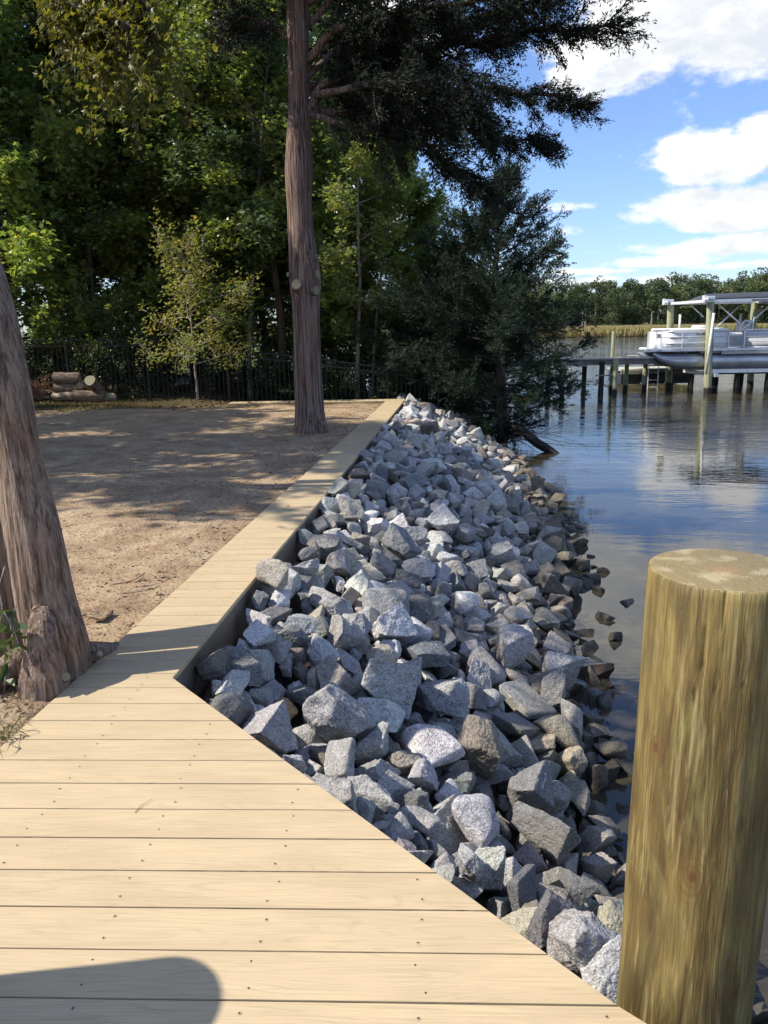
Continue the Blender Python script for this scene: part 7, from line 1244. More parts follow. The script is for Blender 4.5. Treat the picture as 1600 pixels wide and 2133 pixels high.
# ------------------------------------------------------------------ fence, logs and yard litter
METAL_B = plain('black_metal', (.012, .012, .013), .45, .3)
fence = empty('metal_fence', (-2., 17.9, 0)); tag(fence, 'black metal picket fence with double top rail dipping towards the creek', 'fence')
fz = lambda x: float(np.interp(x, [-14, -5.4, -3.5, -2.1, -1.4, 0., 1.3], [1.40, 1.37, 1.10, .93, .88, .64, .50]))
FY = 17.95; xs_ = [-12.68+1.83*k for k in range(8)]+[1.3]; O = np.array([-2., 17.9, 0])
for x in xs_:
    b = MB(); zt = fz(x); b.box((x+2., FY-17.9, zt-.70), (.055, .055, 1.5)); b.box((x+2., FY-17.9, zt+.06), (.066, .066, .02)); b.build('post', METAL_B, fence)
for x0, x1 in zip(xs_[:-1], xs_[1:]):
    b = MB(); z0, z1 = fz(x0), fz(x1)
    for dz in (0, -.13, -1.24):
        b.bar((x0+2.028, FY-17.9, z0+dz), (x1+2-.028, FY-17.9, z1+dz), .028, .032)
    k = int((x1-x0)/.105)
    for j in range(1, k):
        x = x0+(x1-x0)*j/k; z = fz(x)
        z = z0+(z1-z0)*j/k; b.box((x+2, FY-17.9, z-.64), (.015, .015, 1.30))
    b.build('panel', METAL_B, fence)

LOGB = bark('log_bark', (.15, .105, .075), (.25, .19, .14), (.05, .035, .025), 18, 3., 1., .03)
LOGP = bark('log_bare', (.34, .27, .18), (.45, .37, .26), (.20, .15, .10), 12, 2., .4, .01)
def log(px0, py0, px1, py1, Y0, Y1, r, m, lab, seed):
    a = atY(px0, py0, Y0); c = atY(px1, py1, Y1); rr = np.random.RandomState(seed); d = c-a; L = np.linalg.norm(d); q = Vector(d).to_track_quat('Z', 'Y')
    root = empty('log', a); root.rotation_mode = 'QUATERNION'; root.rotation_quaternion = q; tag(root, lab, 'log', 'split logs in the pile by the fence')
    b = MB(); pts = np.c_[rr.normal(size=8)*.006, rr.normal(size=8)*.006, np.linspace(0, L, 8)]
    b.tube(pts, r*(1+rr.normal(size=8)*.03), 22, cap=False, fn=lambda t, th: 1+.05*math.sin(th*3+seed)+.025*math.sin(th*7+t*4)); b.build('bark', m, root, smooth=True)
    for z, s in ((0.006, -1), (L-.006, 1)):
        e = MB(); e.tube([(0, 0, z-.003), (0, 0, z+.003)], r*.965, 22, fn=lambda t, th: 1+.05*math.sin(th*3+seed)); e.build('cut_end', CUT, root)
G = 16.9
log(113, 787, 166, 788, G, G+.05, .115, LOGB, 'top barked log of the stack left of the round cut face', 1)
log(114, 808, 165, 808, G, G+.04, .105, LOGB, 'middle barked log of the stack, under the top one', 2)
log(111, 825, 153, 825, G-.05, G-.05, .09, LOGP, 'pale bark stripped log at the bottom of the stack', 3)
log(153, 824, 216, 826, G-.1, G-.05, .12, LOGB, 'thick rough log on the ground below the round cut face', 4)
log(187, 792, 214, 822, G-.25, G+.35, .12, LOGB, 'tilted log showing its round pale cut face', 5)
log(166, 803, 178, 812, G-.05, G+.3, .08, LOGP, 'short pale log wedged behind the stack', 6)
log(64, 826, 104, 827, G, G, .05, LOGB, 'thin dark pole lying at the left end of the pile', 7)
log(64, 816, 112, 818, G+.1, G+.1, .06, LOGB, 'thin log above the dark pole at the left end', 8)
log(222, 826, 236, 828, G-.05, G+.1, .08, LOGP, 'stubby end log at the right end of the pile', 9)
# brush on the pile
r = np.random.RandomState(3); b = MB(); lf = Leaves(33)
br = empty('brush_heap', atY(85, 812, 17.)); tag(br, 'heap of reddish brown dead leaves and sticks beside the logs', 'brush')
for k in range(60):
    p = np.array([r.uniform(-.55, .2), r.uniform(-.2, .2), r.uniform(-.12, .12)]); d = r.normal(size=3)*[1, .6, .5]; t = curve(p, d, r.uniform(.15, .5), 3, r, .2); b.tube(t, .004, 3, cap=False)
    c = 22; q = along(t, r.uniform(0, 1, c))[0]; lf.add(q+r.normal(size=(c, 3))*.03, r.normal(size=(c, 3)), .05, .018, r.rand(c), .4)
DEAD = leafmat('dead_leaf', [(.10, .05, .03), (.19, .10, .06), (.26, .15, .08)], .2, .8)
b.build('sticks', BARK_W, br); lf.build('leaves', DEAD, br)
# thin weeds and fallen leaves along the fence, grass by the logs
TURF = leafmat('thin_turf', [(.05, .06, .018), (.09, .10, .03), (.17, .14, .06), (.24, .19, .09)], .25, .7)
lf = Leaves(51); r = np.random.RandomState(51); n_ = 26000
X = r.uniform(-9.5, 1., n_); Yy = r.uniform(15.2, 19.5, n_); ok = (snoise(np.c_[X*.8, Yy, X*0], 9, 1.1, 3)+(Yy-16.2)*.8-np.clip((X+4.8), 0, 9)*.6 > -.1) & ((Yy > 17.2) | (X < -2.8)) & ~((Yy > 16.5) & (Yy < 17.2) & (X > -3.3))
P_ = np.c_[X, Yy, ground_z(np.c_[X, Yy])][ok]; k = len(P_)
lf.add(P_, r.normal(size=(k, 3))*.5+[0, 0, 1.], r.uniform(.03, .085, k), .005, r.beta(2, 2, k), .3)
o = lf.build('thin_grass', TURF, None); tag(o, 'thin worn grass by the logs and along the fence foot', 'grass', kind='stuff')
lf = Leaves(52); n_ = 9000
X = r.uniform(-9.5, 2, n_); Yy = 15.4+r.rand(n_)**.6*9; Zg = ground_z(np.c_[X, Yy]); ok = ((Yy > 17.1) | ((X < -3.3) & (Yy > 15.8+.3*np.sin(X*2)))) & ~((Yy > 16.4) & (Yy < 17.2) & (X > -3.3))
P_ = (np.c_[X, Yy, Zg]+[0, 0, .012])[ok]; k = len(P_); lf.add(P_, r.normal(size=(k, 3))*[1, 1, .25], .07, .028, r.rand(k), .3)
o = lf.build('leaf_litter', DEAD, None); tag(o, 'brown fallen leaves covering the floor of the wood', 'leaves', kind='stuff')
# bramble and undergrowth right behind the fence
UND = leafmat('undergrowth', [(.012, .024, .010), (.025, .045, .014), (.05, .075, .02), (.10, .12, .03)], .35, .5)
for k, (x0, x1, lab) in enumerate(((-11., -7., 'dark undergrowth behind the fence at the log pile'), (-7., -4., 'dark undergrowth behind the fence left of the sapling'), (-4., -1.2, 'dark undergrowth behind the fence left of the big cedar'), (-1.2, 2.4, 'dark undergrowth on the bank behind the boardwalk end'))):
    lf = Leaves(60+k); b = MB(); nn_ = int((x1-x0)*17)
    org = np.array([(x0+x1)/2, 19.3, 0])
    for j in range(nn_):
        p = np.array([r.uniform(x0, x1), 18.9+r.rand()**1.2*4., 0]); p[2] = GZ(p[0], p[1]); h = r.uniform(.7, 2.3)
        t = curve(p, (r.normal()*.25, r.normal()*.25, 1), h, 5, r, .15); b.tube(t-org, [.012*(1-.7*i/5)+.002 for i in range(6)], 3, cap=False)
        for q in range(7):
            pp, dd = along(t, np.array([r.uniform(.15, 1)])); tw_ = curve(pp[0], r.normal(size=3)+[0, 0, .3], r.uniform(.2, .6), 3, r, .2)
            c = 26; qq = along(tw_, r.uniform(0, 1, c))[0]-org; lf.star(qq+r.normal(size=(c, 3))*.06, r.normal(size=(c, 3))*.6+[-.2, -.2, 1.], r.uniform(.03, .065, c), r.beta(1.6, 3.2, c))
    root = empty('undergrowth', org); tag(root, lab, 'undergrowth'); b.build('stems', BARK_W, root); lf.build('foliage', UND, root)

# fallen leaves, sticks and a clod in the yard and on the rocks
LEAFC = plain('fallen_leaf_brown', (.36, .13, .045), .7, 0, .3, 40)
def fallen_leaf(x, y, z, R, lab, seed, tilt=.3):
    l = Leaves(seed); l.star(np.array([[0, 0, 0.]]), np.array([[tilt*math.sin(seed), -tilt, 1.]]), R, .5); o = l.build('fallen_leaf', LEAFC, None)
    o.location = at(x, y, z); tag(o, lab, 'leaf', 'fallen leaves')
for i, (x, y, z, R, lab) in enumerate(((362, 1060, .03, .055, 'rust coloured leaf lying in the shaded middle of the yard'), (231, 903, .04, .07, 'brown leaf on the sunlit soil left of the yard centre'), (176, 966, .03, .05, 'brown leaf on soil right of the leaning trunk'), (133, 882, .03, .05, 'small leaf on soil near the log pile'), (260, 867, .03, .06, 'leaf on soil in front of the fence'),
        (601, 1053, .008, .03, 'small rust leaf on the narrow boardwalk'), (838, 1236, -.33, .05, 'orange leaf caught between rocks below the boardwalk'), (640, 1383, -.22, .035, 'tiny orange leaf tucked beside a grey rock near the deck corner'), (122, 1073, .03, .03, 'small yellow leaf at the foot of the leaning trunk'), (430, 966, .03, .05, 'brown leaf on soil left of the boardwalk'), (330, 845, .03, .07, 'leaf on bare soil left of the young maple'))):
    fallen_leaf(x, y, z, R, lab, 700+i)
STK = plain('dry_stick', (.30, .20, .13), .85, 0, .3, 20)
def stick(name, pts, rad, lab, cat='stick'):
    b = MB(); pts = np.array(pts); b.tube(along(pts, np.linspace(0, 1, 9))[0], np.linspace(rad, rad*.5, 9), 7); o = b.build(name, STK, smooth=True); tag(o, lab, cat)
stick('stick', [at(235, 1216, .03), at(262, 1213, .035), at(285, 1205, .05), at(302, 1193, .06)], .008, 'bent dry stick lying on the soil beyond the leaning trunk')
stick('root_piece', [at(262, 1214, .02), at(290, 1210, .03), at(316, 1208, .02)], .005, 'thin rootlet crossing the bent stick on the soil')
stick('twig', [at(281, 1692, .003), at(296, 1676, .005), at(317, 1664, .006)], .0013, 'thin looped twig lying on a deck board')
stick('twig', [at(1040, 1700, -.2), at(1062, 1715, -.22)], .004, 'pale twig resting on rocks near the piling')
clod = MB(); P0 = rock_shape(9, V4)*np.array([.11, .15, .10]); clod.add(P0, F4); o = clod.build('soil_clod', go_.data.materials[0], smooth=True); o.location = at(210, 1280, -.01); tag(o, 'lump of dry soil by the leaning trunk', 'clod')
for i, (x, y, s, lab) in enumerate(((290, 1208, .03, 'small soil crumb near the bent stick'), (318, 1225, .035, 'soil crumb between the stick and the boardwalk'), (270, 1300, .03, 'soil crumb beside the boardwalk near the trunk'), (330, 1190, .025, 'soil crumb beyond the bent stick'), (100, 918, .05, 'crumb on the sunlit soil'), (270, 980, .06, 'dark soil lump in the shaded yard'))):
    b = MB(); b.add(rock_shape(i, V3)*s*1.4, F3); o = b.build('soil_crumb', go_.data.materials[0], smooth=True); o.location = at(x, y, .015); tag(o, lab, 'clod', 'soil crumbs in the yard')

NEED = leafmat('needle_litter', [(.06, .035, .022), (.16, .09, .05), (.30, .19, .11)], .1, .9)
lf = Leaves(57); r = np.random.RandomState(57); n_ = 5200
Yy = 1.5+r.rand(n_)*14.5; X = LEFTL(Yy)-.01-r.exponential(1.1, n_); keep_ = X > -7; P_ = np.c_[X, Yy, ground_z(np.c_[X, Yy])+.004][keep_]; k = len(P_)
lf.add(P_, r.normal(size=(k, 3))*[1, 1, .12], r.uniform(.012, .05, k), r.uniform(.0012, .006, k), r.rand(k), .3)
o = lf.build('needle_litter', NEED, None); tag(o, 'scattered dead needles and bits of bark on the bare soil', 'litter', kind='stuff')
# plants at the foot of the leaning trunk
IVY = leafmat('vine_leaf', [(.035, .07, .02), (.07, .12, .035), (.12, .17, .06)], .35, .4)
pl = empty('vine', (-1.72, 3.12, 0)); tag(pl, 'green leafy vine climbing at the foot of the leaning trunk', 'vine'); b = MB(); lf = Leaves(81); r = np.random.RandomState(81)
for pts in ([(8, 1440), (14, 1385), (28, 1345), (20, 1290), (34, 1262)], [(-30, 1420), (-10, 1330), (6, 1270), (-4, 1225), (10, 1180)], [(40, 1350), (30, 1310), (8, 1275)]):
    p = np.array([atY(x, y, 3.02+.04*i) for i, (x, y) in enumerate(pts)])-[-1.72, 3.12, 0]; q = along(p, np.linspace(0, 1, 12))[0]; b.tube(q, .0028, 5)
    t = r.uniform(.05, 1, 9); c = along(p, t)[0]; lf.add(c, r.normal(size=(9, 3))*[.8, .5, .35]+[.3, -.5, 0], r.uniform(.05, .085, 9), .022, r.rand(9), .35, .15)
b.build('stem', BARK_P, pl); lf.build('leaves', IVY, pl)
for k, (x, y, n_, lab) in enumerate(((8, 1452, 60, 'tuft of dry green grass below the leaning trunk'), (2, 1540, 50, 'yellowing grass tuft where the deck meets the left edge'), (28, 1400, 34, 'small grass tuft right beside the trunk root'))):
    lf = Leaves(90+k); c = at(x, y, .0); r2 = np.random.RandomState(k); p = np.c_[r2.normal(size=(n_, 2))*.045, np.zeros(n_)]
    lf.add(p, r2.normal(size=(n_, 3))*[.7, .7, .15]+[0, 0, .7], r2.uniform(.07, .17, n_), .0028, r2.beta(2, 2, n_), .3, .5)
    o = lf.build('grass_tuft', TURF, None); o.location = c; tag(o, lab, 'grass', 'grass tufts at the trunk')

# ------------------------------------------------------------------ wood in the water and loose wet stones
b = MB(); a = atY(1069, 886, 17.2); c = np.array([*at(1158, 948, -1.25)]); dd = (c-a); pts = np.array([a+dd*t+np.array([0, 0, .02*math.sin(t*9)]) for t in np.linspace(0, 1.12, 12)])
b.tube(pts, [.08, .10, .105, .10, .105, .10, .10, .095, .09, .09, .085, .085], 12, fn=lambda t, th: 1+.12*math.sin(3*th+5*t)+.06*math.sin(7*th+t*14)); o = b.build('driftwood_log', plain('wet_wood', (.018, .014, .011), .6, 0, .4, 12, .8), smooth=True); tag(o, 'dark dead trunk slanting down into the water below the leaning cedar', 'log')
db = empty('dead_branch', (3.6, 17.4, -1.)); tag(db, 'bare dead twigs trailing over the water beside the slanting log', 'branch'); b = MB(); r = np.random.RandomState(14)
st0 = np.array(atY(1062, 905, 17.6)); 
for k in range(16):
    e = at(r.uniform(1090, 1215), r.uniform(895, 948), -1.12+r.uniform(0, .25)); d = e-st0; t = curve(st0+r.normal(size=3)*.05, d+[0, 0, .3], np.linalg.norm(d), 7, r, .06, .03)
    b.tube(t-[3.6, 17.4, -1.], [.009*(1-.8*i/7)+.0015 for i in range(8)], 3, cap=False)
    for q in range(5):
        p, d2 = along(t, np.array([r.uniform(.3, .95)])); u = curve(p[0], d2[0]*6+r.normal(size=3)*.5, r.uniform(.15, .45), 3, r, .15); b.tube(u-[3.6, 17.4, -1.], .0025, 3, cap=False)
b.build('twigs', bpy.data.materials['wet_wood'], db)
for i, (x, y, s, h, lab) in enumerate(((1233, 1159, .10, 3, 'small dark stone breaking the surface, farthest of the loose wet stones'), (1238, 1179, .11, 8, 'second loose dark stone in the water from the far end'), (1258, 1190, .16, 12, 'flat grey stone awash just off the bank'), (1283, 1328, .17, 5, 'dark wet stone alone in the water left of the piling top'), (1258, 1287, .16, 16, 'pale flat stone awash at the water edge'), (1243, 1463, .12, 21, 'dark stone in shallow water left of the piling'), (1272, 1433, .11, 7, 'light stone almost covered by shallow water'), (1237, 1404, .30, 13, 'reddish brown wet boulder at the water edge'), (1283, 1552, .17, 2, 'dark wet stone at the water edge beside the piling'), (1247, 1228, .12, 10, 'small black stone at the tip of the bank'), (1570, 2118, .2, 1, 'pale stone in the water right of the piling foot'))):
    o = bpy.data.objects.new('wet_stone', m4[h] or m5[h]); COL.objects.link(o); p = at(x, y, -1.19); o.location = (p[0], p[1], -1.2+s*.06); o.scale = (s*1.1, s*1.1, s*.8); o.rotation_euler = (.2*i, .1, i*1.3)
    o.color = ((.12, .062, .045, 1) if i == 7 else (.25, .24, .2, 1)); tag(o, lab, 'stone', 'loose stones in the water')

# ------------------------------------------------------------------ pier and lift across the water
PIER_P = plain('weathered_pile', (.30, .31, .19), .85, 0, .35, 3., .5); DARKP = plain('creosoted_pile', (.018, .016, .014), .8, 0, .4, 5., .4)
PLANK = plain('weathered_planks', (.36, .32, .26), .85, 0, .25, 5., .3); BEAM = plain('grey_stringer', (.20, .18, .15), .85, 0, .25, 5., .3)
def tide_pile(name):
    n = mat(name); pos = n.node('ShaderNodeNewGeometry').outputs['Position']; tc = n.node('ShaderNodeTexCoord').outputs['Object']
    f = n.noise(n.mapping(tc, (9, 9, 1.5)), 1., 4, .6); c = n.ramp(f, [(.3, (.20, .20, .11)), (.5, (.36, .37, .22)), (.7, (.47, .46, .31))])
    z = n.math('ADD', n.node('ShaderNodeSeparateXYZ', inp={0: pos}).outputs[2], n.math('MULTIPLY', n.noise(tc, 9.), .1))
    c = n.mix(n.maprange(z, -.83, -.95), c, (.022, .018, .013)); n.set(n.p, 'Base Color', c); n.set(n.p, 'Roughness', .8); n.set(n.p, 'Normal', n.bump(f, .6, .03)); return n.m
TP = tide_pile('green_treated_pile')
pier = empty('pier', (6., 31.6, 0)); tag(pier, 'long low timber pier on dark posts running out from the far bank', 'pier'); O = np.array([6., 31.6, 0])
ZT = .21
def pbuild(b, name, m, par=pier): return b.build(name, m, par, smooth=False)
b = MB(); x = -.8
while x < 11.2:
    b.box((x-O[0], 31.65-O[1], ZT-.02+rng.uniform(-.004, .004)), (.135, 1.35+rng.uniform(-.05, .05), .04)); x += .145
pbuild(b, 'deck_planks', PLANK)
b = MB(); b.box((5.2-O[0], 31.05-O[1], ZT-.15), (12., .05, .2)); b.box((5.2-O[0], 32.25-O[1], ZT-.15), (12., .05, .2)); pbuild(b, 'stringer', BEAM)
b = MB(); x = 11.3
while x < 21: b.box((x-O[0], 35.-O[1], ZT-.1+rng.uniform(-.004, .004)), (.135, 1.6, .04)); x += .145
pbuild(b, 'deck_planks', PLANK)
b = MB()
for yy_ in (34.3, 35.7): b.box((16.2-O[0], yy_-O[1], ZT-.24), (9.8, .06, .22))
b.box((11.25-O[0], 33.4-O[1], ZT-.16), (1.1, 3.3, .16)); b.box((16.2-O[0], 34.2-O[1], -.62), (9.6, .06, .14)); pbuild(b, 'stringer', DARKP)
def ppost(px, Y, ytop, dia, m, ztop=None):
    X = atY(px, 800, Y)[0]; zt = atY(px, ytop, Y)[2] if ztop is None else ztop
    b = MB(); zz = np.linspace(-3.2, zt, 7); b.tube(np.c_[np.full(7, X)+np.linspace(0, .03, 7), np.full(7, Y), zz]-O, [dia/2*(1+.03*math.sin(i*2.1+px)) for i in range(7)], 12); o = b.build('post', m, pier, smooth=True, sharp=.8)
for a in ((1170, 31., 752, .2, TP, None), (1251, 30.9, 0, .22, DARKP, ZT-.1), (1251, 32.3, 0, .22, DARKP, ZT-.1), (1280, 30.6, 749, .2, TP, None), (1272, 32.5, 690, .17, TP, None), (1302, 32.4, 0, .2, TP, ZT-.06), (1341, 32.5, 0, .2, TP, ZT-.06), (1215, 32.3, 0, .2, DARKP, ZT-.1), (1140, 32.3, 0, .2, DARKP, ZT-.1),
          (1396, 34.3, 0, .24, DARKP, ZT-.1), (1438, 34.3, 0, .24, DARKP, ZT-.1), (1480, 34.3, 0, .22, DARKP, ZT-.1), (1490, 35.7, 0, .22, DARKP, ZT-.1), (1533, 34.3, 0, .24, DARKP, ZT-.1), (1542, 35.7, 0, .22, DARKP, ZT-.1), (1597, 34.3, 0, .24, DARKP, ZT-.1), (1640, 34.3, 0, .24, DARKP, ZT-.1)): ppost(*a)
b = MB(); b.box((7.95-O[0], 31.7-O[1], ZT-.24), (.35, 1.6, .12)); b.box((8.75-O[0], 30.6-O[1], -.42), (.7, .06, .05)); pbuild(b, 'cross_brace', BEAM)
# floating dock and ladder
fd = empty('floating_dock', (12.4, 36.3, -1.)); tag(fd, 'low floating dock with pale planked top behind the boat lift', 'floating dock')
b = MB(); b.box((0, 0, .50), (3.2, 2.2, .07)); b.box((0, -1.12, .40), (3.2, .05, .16)); b.build('deck', plain('pale_planks', (.42, .42, .34), .8, 0, .25, 4), fd)
b = MB(); [b.box((x, y, .12), (.9, .7, .5), bev=.05) for x in (-1.1, 0, 1.1) for y in (-.65, .65)]; b.build('float', plain('black_float', (.02, .02, .022), .5), fd)
ALU = plain('aluminium', (.78, .79, .80), .4, .3, .1, 5.); WHITE = plain('white_gelcoat', (.72, .72, .69), .4, 0, .05, 3.); PVC = plain('white_pvc', (.8, .8, .78), .4)
ld = empty('dock_ladder', (11.3, 33., -1.)); tag(ld, 'aluminium ladder hanging into the water below the boat bow', 'ladder')
b = MB(); [b.tube([(x, 0, -.6), (x, 0, .95)], .02, 8) for x in (0, .42)]; b.build('side_rail', ALU, ld)
for z in (-.1, .2, .5, .8): b = MB(); b.tube([(0, 0, z), (.42, 0, z)], .018, 8); b.build('rung', ALU, ld)

# boat lift
lift = empty('boat_lift', (14.4, 32., 0)); tag(lift, 'aluminium boat lift with dark canopy roof on four green piles', 'boat lift'); O = np.array([14.4, 32., 0])
PL = [(1466, 30.4, 12.72), (1388, 33.5, 12.33), (None, 30.4, 16.9), (None, 33.5, 15.85)]
for px, Y, X in PL:
    b = MB(); zt = 2.30; zz = np.linspace(-3., zt, 12); b.tube(np.c_[X+np.linspace(.13, -.10, 12), np.full(12, Y), zz]-O, [.14*(1+.05*math.sin(i*1.7+X)) for i in range(12)], 16); b.build('pile', TP, lift, smooth=True, sharp=.8)
for X, Y, x1 in ((12.5, 30.35, 17.4), (12.1, 33.5, 16.4)):
    b = MB(); b.box(((X+x1)/2-O[0], Y-O[1], 2.33), (x1-X+.4, .10, .10)); b.build('top_beam', ALU, lift)
    for xx in (X+.05, x1-.3):
        b = MB(); b.box((xx-O[0], Y-O[1]-.05, 2.44), (.3, .26, .12), bev=.02); b.tube([(xx-O[0]-.26, Y-O[1]-.12, 2.36), (xx-O[0]-.12, Y-O[1]-.12, 2.36)], .08, 14); b.box((xx-O[0]-.2, Y-O[1], 2.42), (.08, .22, .22), bev=.01); b.build('winch', ALU, lift, smooth=False)
b = MB(); b.bar((12.45-O[0], 30.45-O[1], 2.33), (12.2-O[0], 33.4-O[1], 2.33), .08, .1); b.bar((17.1-O[0], 30.45-O[1], 2.33), (16.2-O[0], 33.4-O[1], 2.33), .08, .1); b.build('cross_beam', ALU, lift)
ns, nt = 24, 12; V = []
for i in range(ns):
    X = 12.62+(i/(ns-1))*5.6; e = min(1, (i/(ns-1))/.09); 
    for j in range(nt):
        t = j/(nt-1); V.append((X-O[0], 30.62+t*2.7-O[1], 2.38+(.06+.20*math.sin(PI*t))*math.sqrt(e)*(1+.35*i/ns)))
q = [(i*nt+j, (i+1)*nt+j, (i+1)*nt+j+1, i*nt+j+1) for i in range(ns-1) for j in range(nt-1)]
b = MB(); b.add(V, q); CAN = plain('dark_canopy', (.045, .05, .062), .75, 0, .15, 3.); o = b.build('canopy', CAN, lift, smooth=True); sm = o.modifiers.new('s', 'SOLIDIFY'); sm.thickness = .03
b = MB(); b.bar((13.0-O[0], 30.62-O[1], 2.36), (18.2-O[0], 30.62-O[1], 2.42), .04, .06); b.build('canopy_rail', ALU, lift)
def rod(par, a, c, rr, m, nm, O): b = MB(); b.tube([np.array(a)-O, np.array(c)-O], rr, 8); return b.build(nm, m, par, smooth=True)
for a, c, Y in (((1497, 634), (1549, 680), 30.9), ((1540, 637), (1491, 683), 31.2), ((1602, 637), (1545, 688), 30.9), ((1437, 634), (1466, 660), 33.2), ((1640, 640), (1690, 690), 30.9)):
    rod(lift, atY(*a, Y), atY(*c, Y), .028, ALU, 'brace', O)
for (x0, y0_), (x1, y1_), Y in (((1487, 652), (1471, 780), 30.1), ((1417, 655), (1415, 700), 33.2), ((1544, 653), (1540, 690), 33.2)):
    rod(lift, atY(x0, y0_, Y), atY(x1, y1_, Y), .05, PVC, 'guide_post', O)
for px in (1482, 1488): rod(lift, atY(px, 640, 30.4), atY(px-4, 775, 30.4), .006, METAL_B, 'cable', O)
b = MB(); b.box((15.1-O[0], 30.75-O[1], -.34), (4.6, .12, .14)); b.box((15.-O[0], 32.7-O[1], -.34), (4.6, .12, .14)); [b.box((x-O[0], 31.8-O[1], -.47), (.14, 3.3, .12)) for x in (13., 16.6)]; b.build('cradle', ALU, lift)
# lettering strip on the near beam, too blurred in the photo to spell
b = MB(); b.box((14.05-O[0]+.45, 30.35-O[1]-.0625, 2.33), (.72, .004, .075)); b.build('beam_label', plain('label_grey', (.22, .22, .24), .6, 0, .5, 60), lift)

# pontoon boat
boat = empty('pontoon_boat', (14.3, 31.75, 0)); tag(boat, 'white pontoon boat raised on the lift with its bow to the left', 'boat'); O = np.array([14.3, 31.75, 0])
TUBE = plain('brushed_aluminium_tube', (.46, .49, .54), .36, .6, .15, 2.); BX = 10.72
for Y in (30.85, 32.75):
    b = MB(); xs2 = [0, .12, .3, .55, .85, 1.2, 2., 4., 6., 7.6, 7.9]; rs2 = [.03, .10, .17, .235, .285, .31, .315, .315, .315, .315, .2]
    b.tube([(BX+x-O[0], Y-O[1], .385-r_*(1. if x > 1 else 1.02)) for x, r_ in zip(xs2, rs2)], rs2, 24); o = b.build('pontoon', TUBE, boat, smooth=True, sharp=.9)
    c = MB(); c.tube([(BX+x-O[0], Y-O[1]-.3-.02*(x > .8), .20) for x in (.35, .8, 1.6)], [.012, .03, .004], 6); c.build('splash_fin', ALU, o)
b = MB()
for x in np.arange(1.2, 7.6, .6): b.box((BX+x-O[0], 0.05, .405), (.09, 2.2, .06))
b.box((BX+4.3-O[0], 30.56-O[1], .42), (5.2, .05, .10)); b.build('cross_members', plain('dark_alu', (.2, .21, .23), .5, .5), boat)
b = MB(); b.box((BX+4.0-O[0], .0, .49), (7.7, 2.56, .09), bev=.02); b.build('deck', plain('deck_edge', (.68, .71, .74), .4, .3), boat)
b = MB(); [b.box((BX+.22-O[0], y, .51), (.22, .5, .1), bev=.04) for y in (-1.0, 1.0)]; b.build('bow_corner', PVC, boat)
b = MB(); b.box((BX+5.2-O[0], -1.30, .38), (5.4, .02, .11)); b.build('rub_strip', plain('beige_strip', (.45, .44, .40), .5), boat)
FW = plain('fence_panel_white', (.86, .86, .84), .35, 0, .05, 3); FG = plain('fence_panel_grey', (.62, .64, .66), .38, .1, .08, 3)
def panel(x0, x1, y, m, zt=1.20, front=None):
    """sheet panel with rounded bow corner"""
    pts = []
    if front is not None:
        R = .28; pts += [(x0, front)]+[(x0+R-R*math.cos(t), y+R-R*math.sin(t)) for t in np.linspace(0, PI/2, 8)]+[(x1, y)]
    else: pts = [(x0, y), (x1, y)]
    V = []; 
    for (px_, py_) in pts:
        for z in (.56, .74, .92, 1.06, zt): V.append((px_-O[0], py_-O[1]-(.02*math.sin((z-.56)/.64*PI) if py_ == y else 0), z))
    k = len(pts); b = MB(); b.add(V, [(i*5+j, (i+1)*5+j, (i+1)*5+j+1, i*5+j+1) for i in range(k-1) for j in range(4)])
    o = b.build('fence_panel', m, boat, smooth=True); s_ = o.modifiers.new('s', 'SOLIDIFY'); s_.thickness = .015; return pts
def rails(pts, zs_, rr=.02):
    for z in zs_:
        b = MB(); b.tube([(p[0]-O[0], p[1]-O[1]-.025, z) for p in pts], rr, 8); b.build('rail', ALU, boat, smooth=True)
YN = 30.50; pA = panel(BX+.40, BX+2.75, YN, FW, 1.21, 31.2); rails(pA, (.57, .76, 1.0, 1.21))
for x in (BX+.95, BX+2.74): b = MB(); b.tube([(x-O[0], YN-O[1]-.03, .55), (x-O[0], YN-O[1]-.03, 1.22)], .018, 8); b.build('stanchion', ALU, boat)
pB = panel(BX+3.35, BX+7.6, YN, FG, 1.22); rails(pB, (.57, .98, 1.24))
for x in (BX+3.36, BX+5.6, BX+7.6): b = MB(); b.tube([(x-O[0], YN-O[1]-.03, .55), (x-O[0], YN-O[1]-.03, 1.24)], .02, 8); b.build('stanchion', ALU, boat)
rails([(BX+3.4, YN), (BX+4.3, YN), (BX+4.95, YN), (BX+5.1, YN)], (.0,), .001) if False else None
b = MB(); b.tube([(BX+3.36-O[0], YN-O[1]-.04, .80), (BX+4.3-O[0], YN-O[1]-.04, .78), (BX+4.95-O[0], YN-O[1]-.04, .70)], .016, 8); b.build('rail', ALU, boat)
b = MB(); b.tube([(BX+4.9-O[0], YN-O[1]-.04, .58), (BX+5.85-O[0], YN-O[1]-.04, 1.22)], .02, 8); b.build('brace', ALU, boat)
# bow gate
b = MB(); b.box((BX+.42-O[0], 31.9-O[1], .88), (.03, 1.3, .64)); g_ = b.build('bow_gate', FW, boat)
b = MB(); b.box((BX+.40-O[0], 31.45-O[1], 1.04), (.012, .42, .16)); b.build('window', plain('dark_window', (.10, .11, .12), .2), g_)
b = MB(); [b.tube([(BX+.39-O[0], y-O[1], .55), (BX+.39-O[0], y-O[1], 1.24)], .02, 8) for y in (31.22, 32.55)]; b.build('gate_post', ALU, boat)
b = MB(); b.box((BX+.55-O[0], 0.9, .88), (.05, .6, .64), bev=.02); b.build('fence_panel', FW, boat)
b = MB(); b.box((BX+4.0-O[0], 33.0-O[1], .88), (7.1, .03, .64)); b.build('fence_panel', FG, boat)
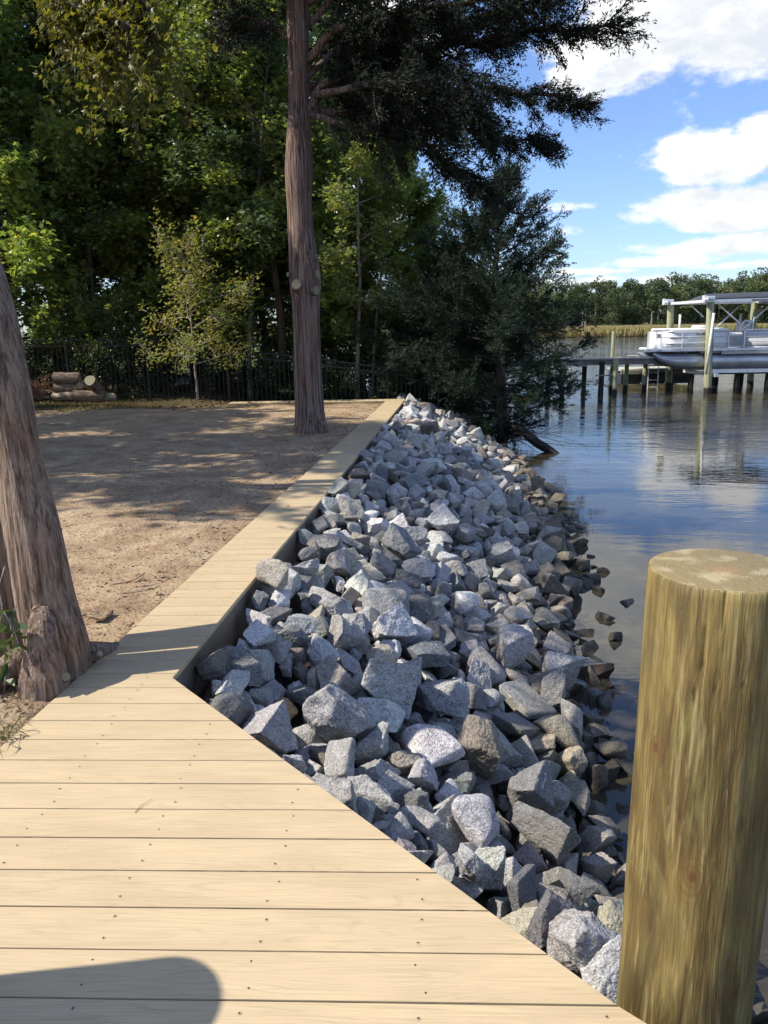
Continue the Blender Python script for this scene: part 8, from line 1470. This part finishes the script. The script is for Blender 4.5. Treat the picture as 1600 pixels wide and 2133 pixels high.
# seats
SEAT = plain('seat_vinyl', (.82, .81, .78), .5, 0, .06, 4); SEATG = plain('seat_vinyl_grey', (.36, .37, .38), .5, 0, .06, 4)
b = MB(); b.box((BX+1.65-O[0], 30.68-O[1], 1.26), (2.2, .2, .13), bev=.05); b.build('seat_back', SEAT, boat, smooth=True, sharp=.9)
b = MB(); b.box((BX+1.65-O[0], 32.85-O[1], 1.26), (2.2, .2, .13), bev=.05); b.build('seat_back', SEAT, boat, smooth=True, sharp=.9)
b = MB(); b.box((BX+1.65-O[0], 30.95-O[1], .95), (2.2, .5, .16), bev=.05); b.build('bench', SEAT, boat, smooth=True, sharp=.9)
b = MB(); b.box((BX+6.2-O[0], 30.72-O[1], 1.28), (2.9, .22, .16), bev=.06); b.build('seat_back', SEATG, boat, smooth=True, sharp=.9)
b = MB(); b.box((BX+3.1-O[0], 30.9-O[1], 1.06), (.55, .5, .14), bev=.05); b.build('gate_seat', SEAT, boat, smooth=True, sharp=.9)
b = MB(); b.box((BX+3.65-O[0], 31.3-O[1], 1.33), (.5, .5, .48), bev=.14); b.build('helm_chair', SEATG, boat, smooth=True, sharp=.9)
b = MB(); b.tube([(BX+3.42-O[0], 31.03-O[1], 1.16), (BX+3.44-O[0], 31.03-O[1], 1.42), (BX+3.58-O[0], 31.03-O[1], 1.57), (BX+3.85-O[0], 31.03-O[1], 1.55)], .045, 8); b.build('chair_piping', SEAT, boat, smooth=True)
b = MB(); b.box((BX+2.3-O[0], 32.2-O[1], 1.28), (.5, .7, .3), bev=.08); b.build('console', SEAT, boat, smooth=True, sharp=.9)
b = MB(); b.tube([(BX+3.65-O[0], YN-O[1], 1.24), (BX+3.67-O[0], YN-O[1], 1.72)], .018, 8); b.tube([(BX+5.7-O[0], YN-O[1], 1.24), (BX+5.7-O[0], YN-O[1], 1.68)], .018, 8); b.build('canopy_stay', ALU, boat)
b = MB(); b.tube([(BX+6.25-O[0], YN-O[1]-.03, .82), (BX+6.25-O[0], YN-O[1]-.0, .82)], .06, 14); b.build('speaker', plain('dark_speaker', (.06, .06, .065), .5), boat)
def text(s_, size, loc, rot, m, par, ext_=.004):
    cu = bpy.data.curves.new('t', 'FONT'); cu.body = s_; cu.size = size; cu.extrude = ext_; cu.align_x = 'CENTER'; cu.align_y = 'CENTER'
    t = bpy.data.objects.new('t', cu); COL.objects.link(t); dg = bpy.context.evaluated_depsgraph_get(); me = bpy.data.meshes.new_from_object(t.evaluated_get(dg)); bpy.data.objects.remove(t)
    me.materials.clear(); me.materials.append(m); o = bpy.data.objects.new('registration_text', me); link(o, par); o.location = loc; o.rotation_euler = rot; return o
text('VA 6400 CA', .125, (BX+1.78-O[0], YN-O[1]-.045, 1.10), (PI/2, 0, 0), METAL_B, boat)
# snags and marker poles on the marsh edge
for k, (x, y0_, y1_, Y, lab) in enumerate(((1213, 644, 680, 182., 'pale dead snag standing on the marsh edge at the left'), (1219, 652, 680, 183., 'shorter dead snag right beside the taller one on the marsh'), (1357, 648, 674, 190., 'thin grey pole on the marsh left of the boat lift'))):
    a = atY(x, y1_, Y); c = atY(x, y0_, Y); b = MB(); b.tube([(0, 0, -.5), (0, 0, c[2]-a[2])], [.22, .10], 7); o = b.build('snag', BARK_P); o.location = a; tag(o, lab, 'snag', 'snags on the marsh')
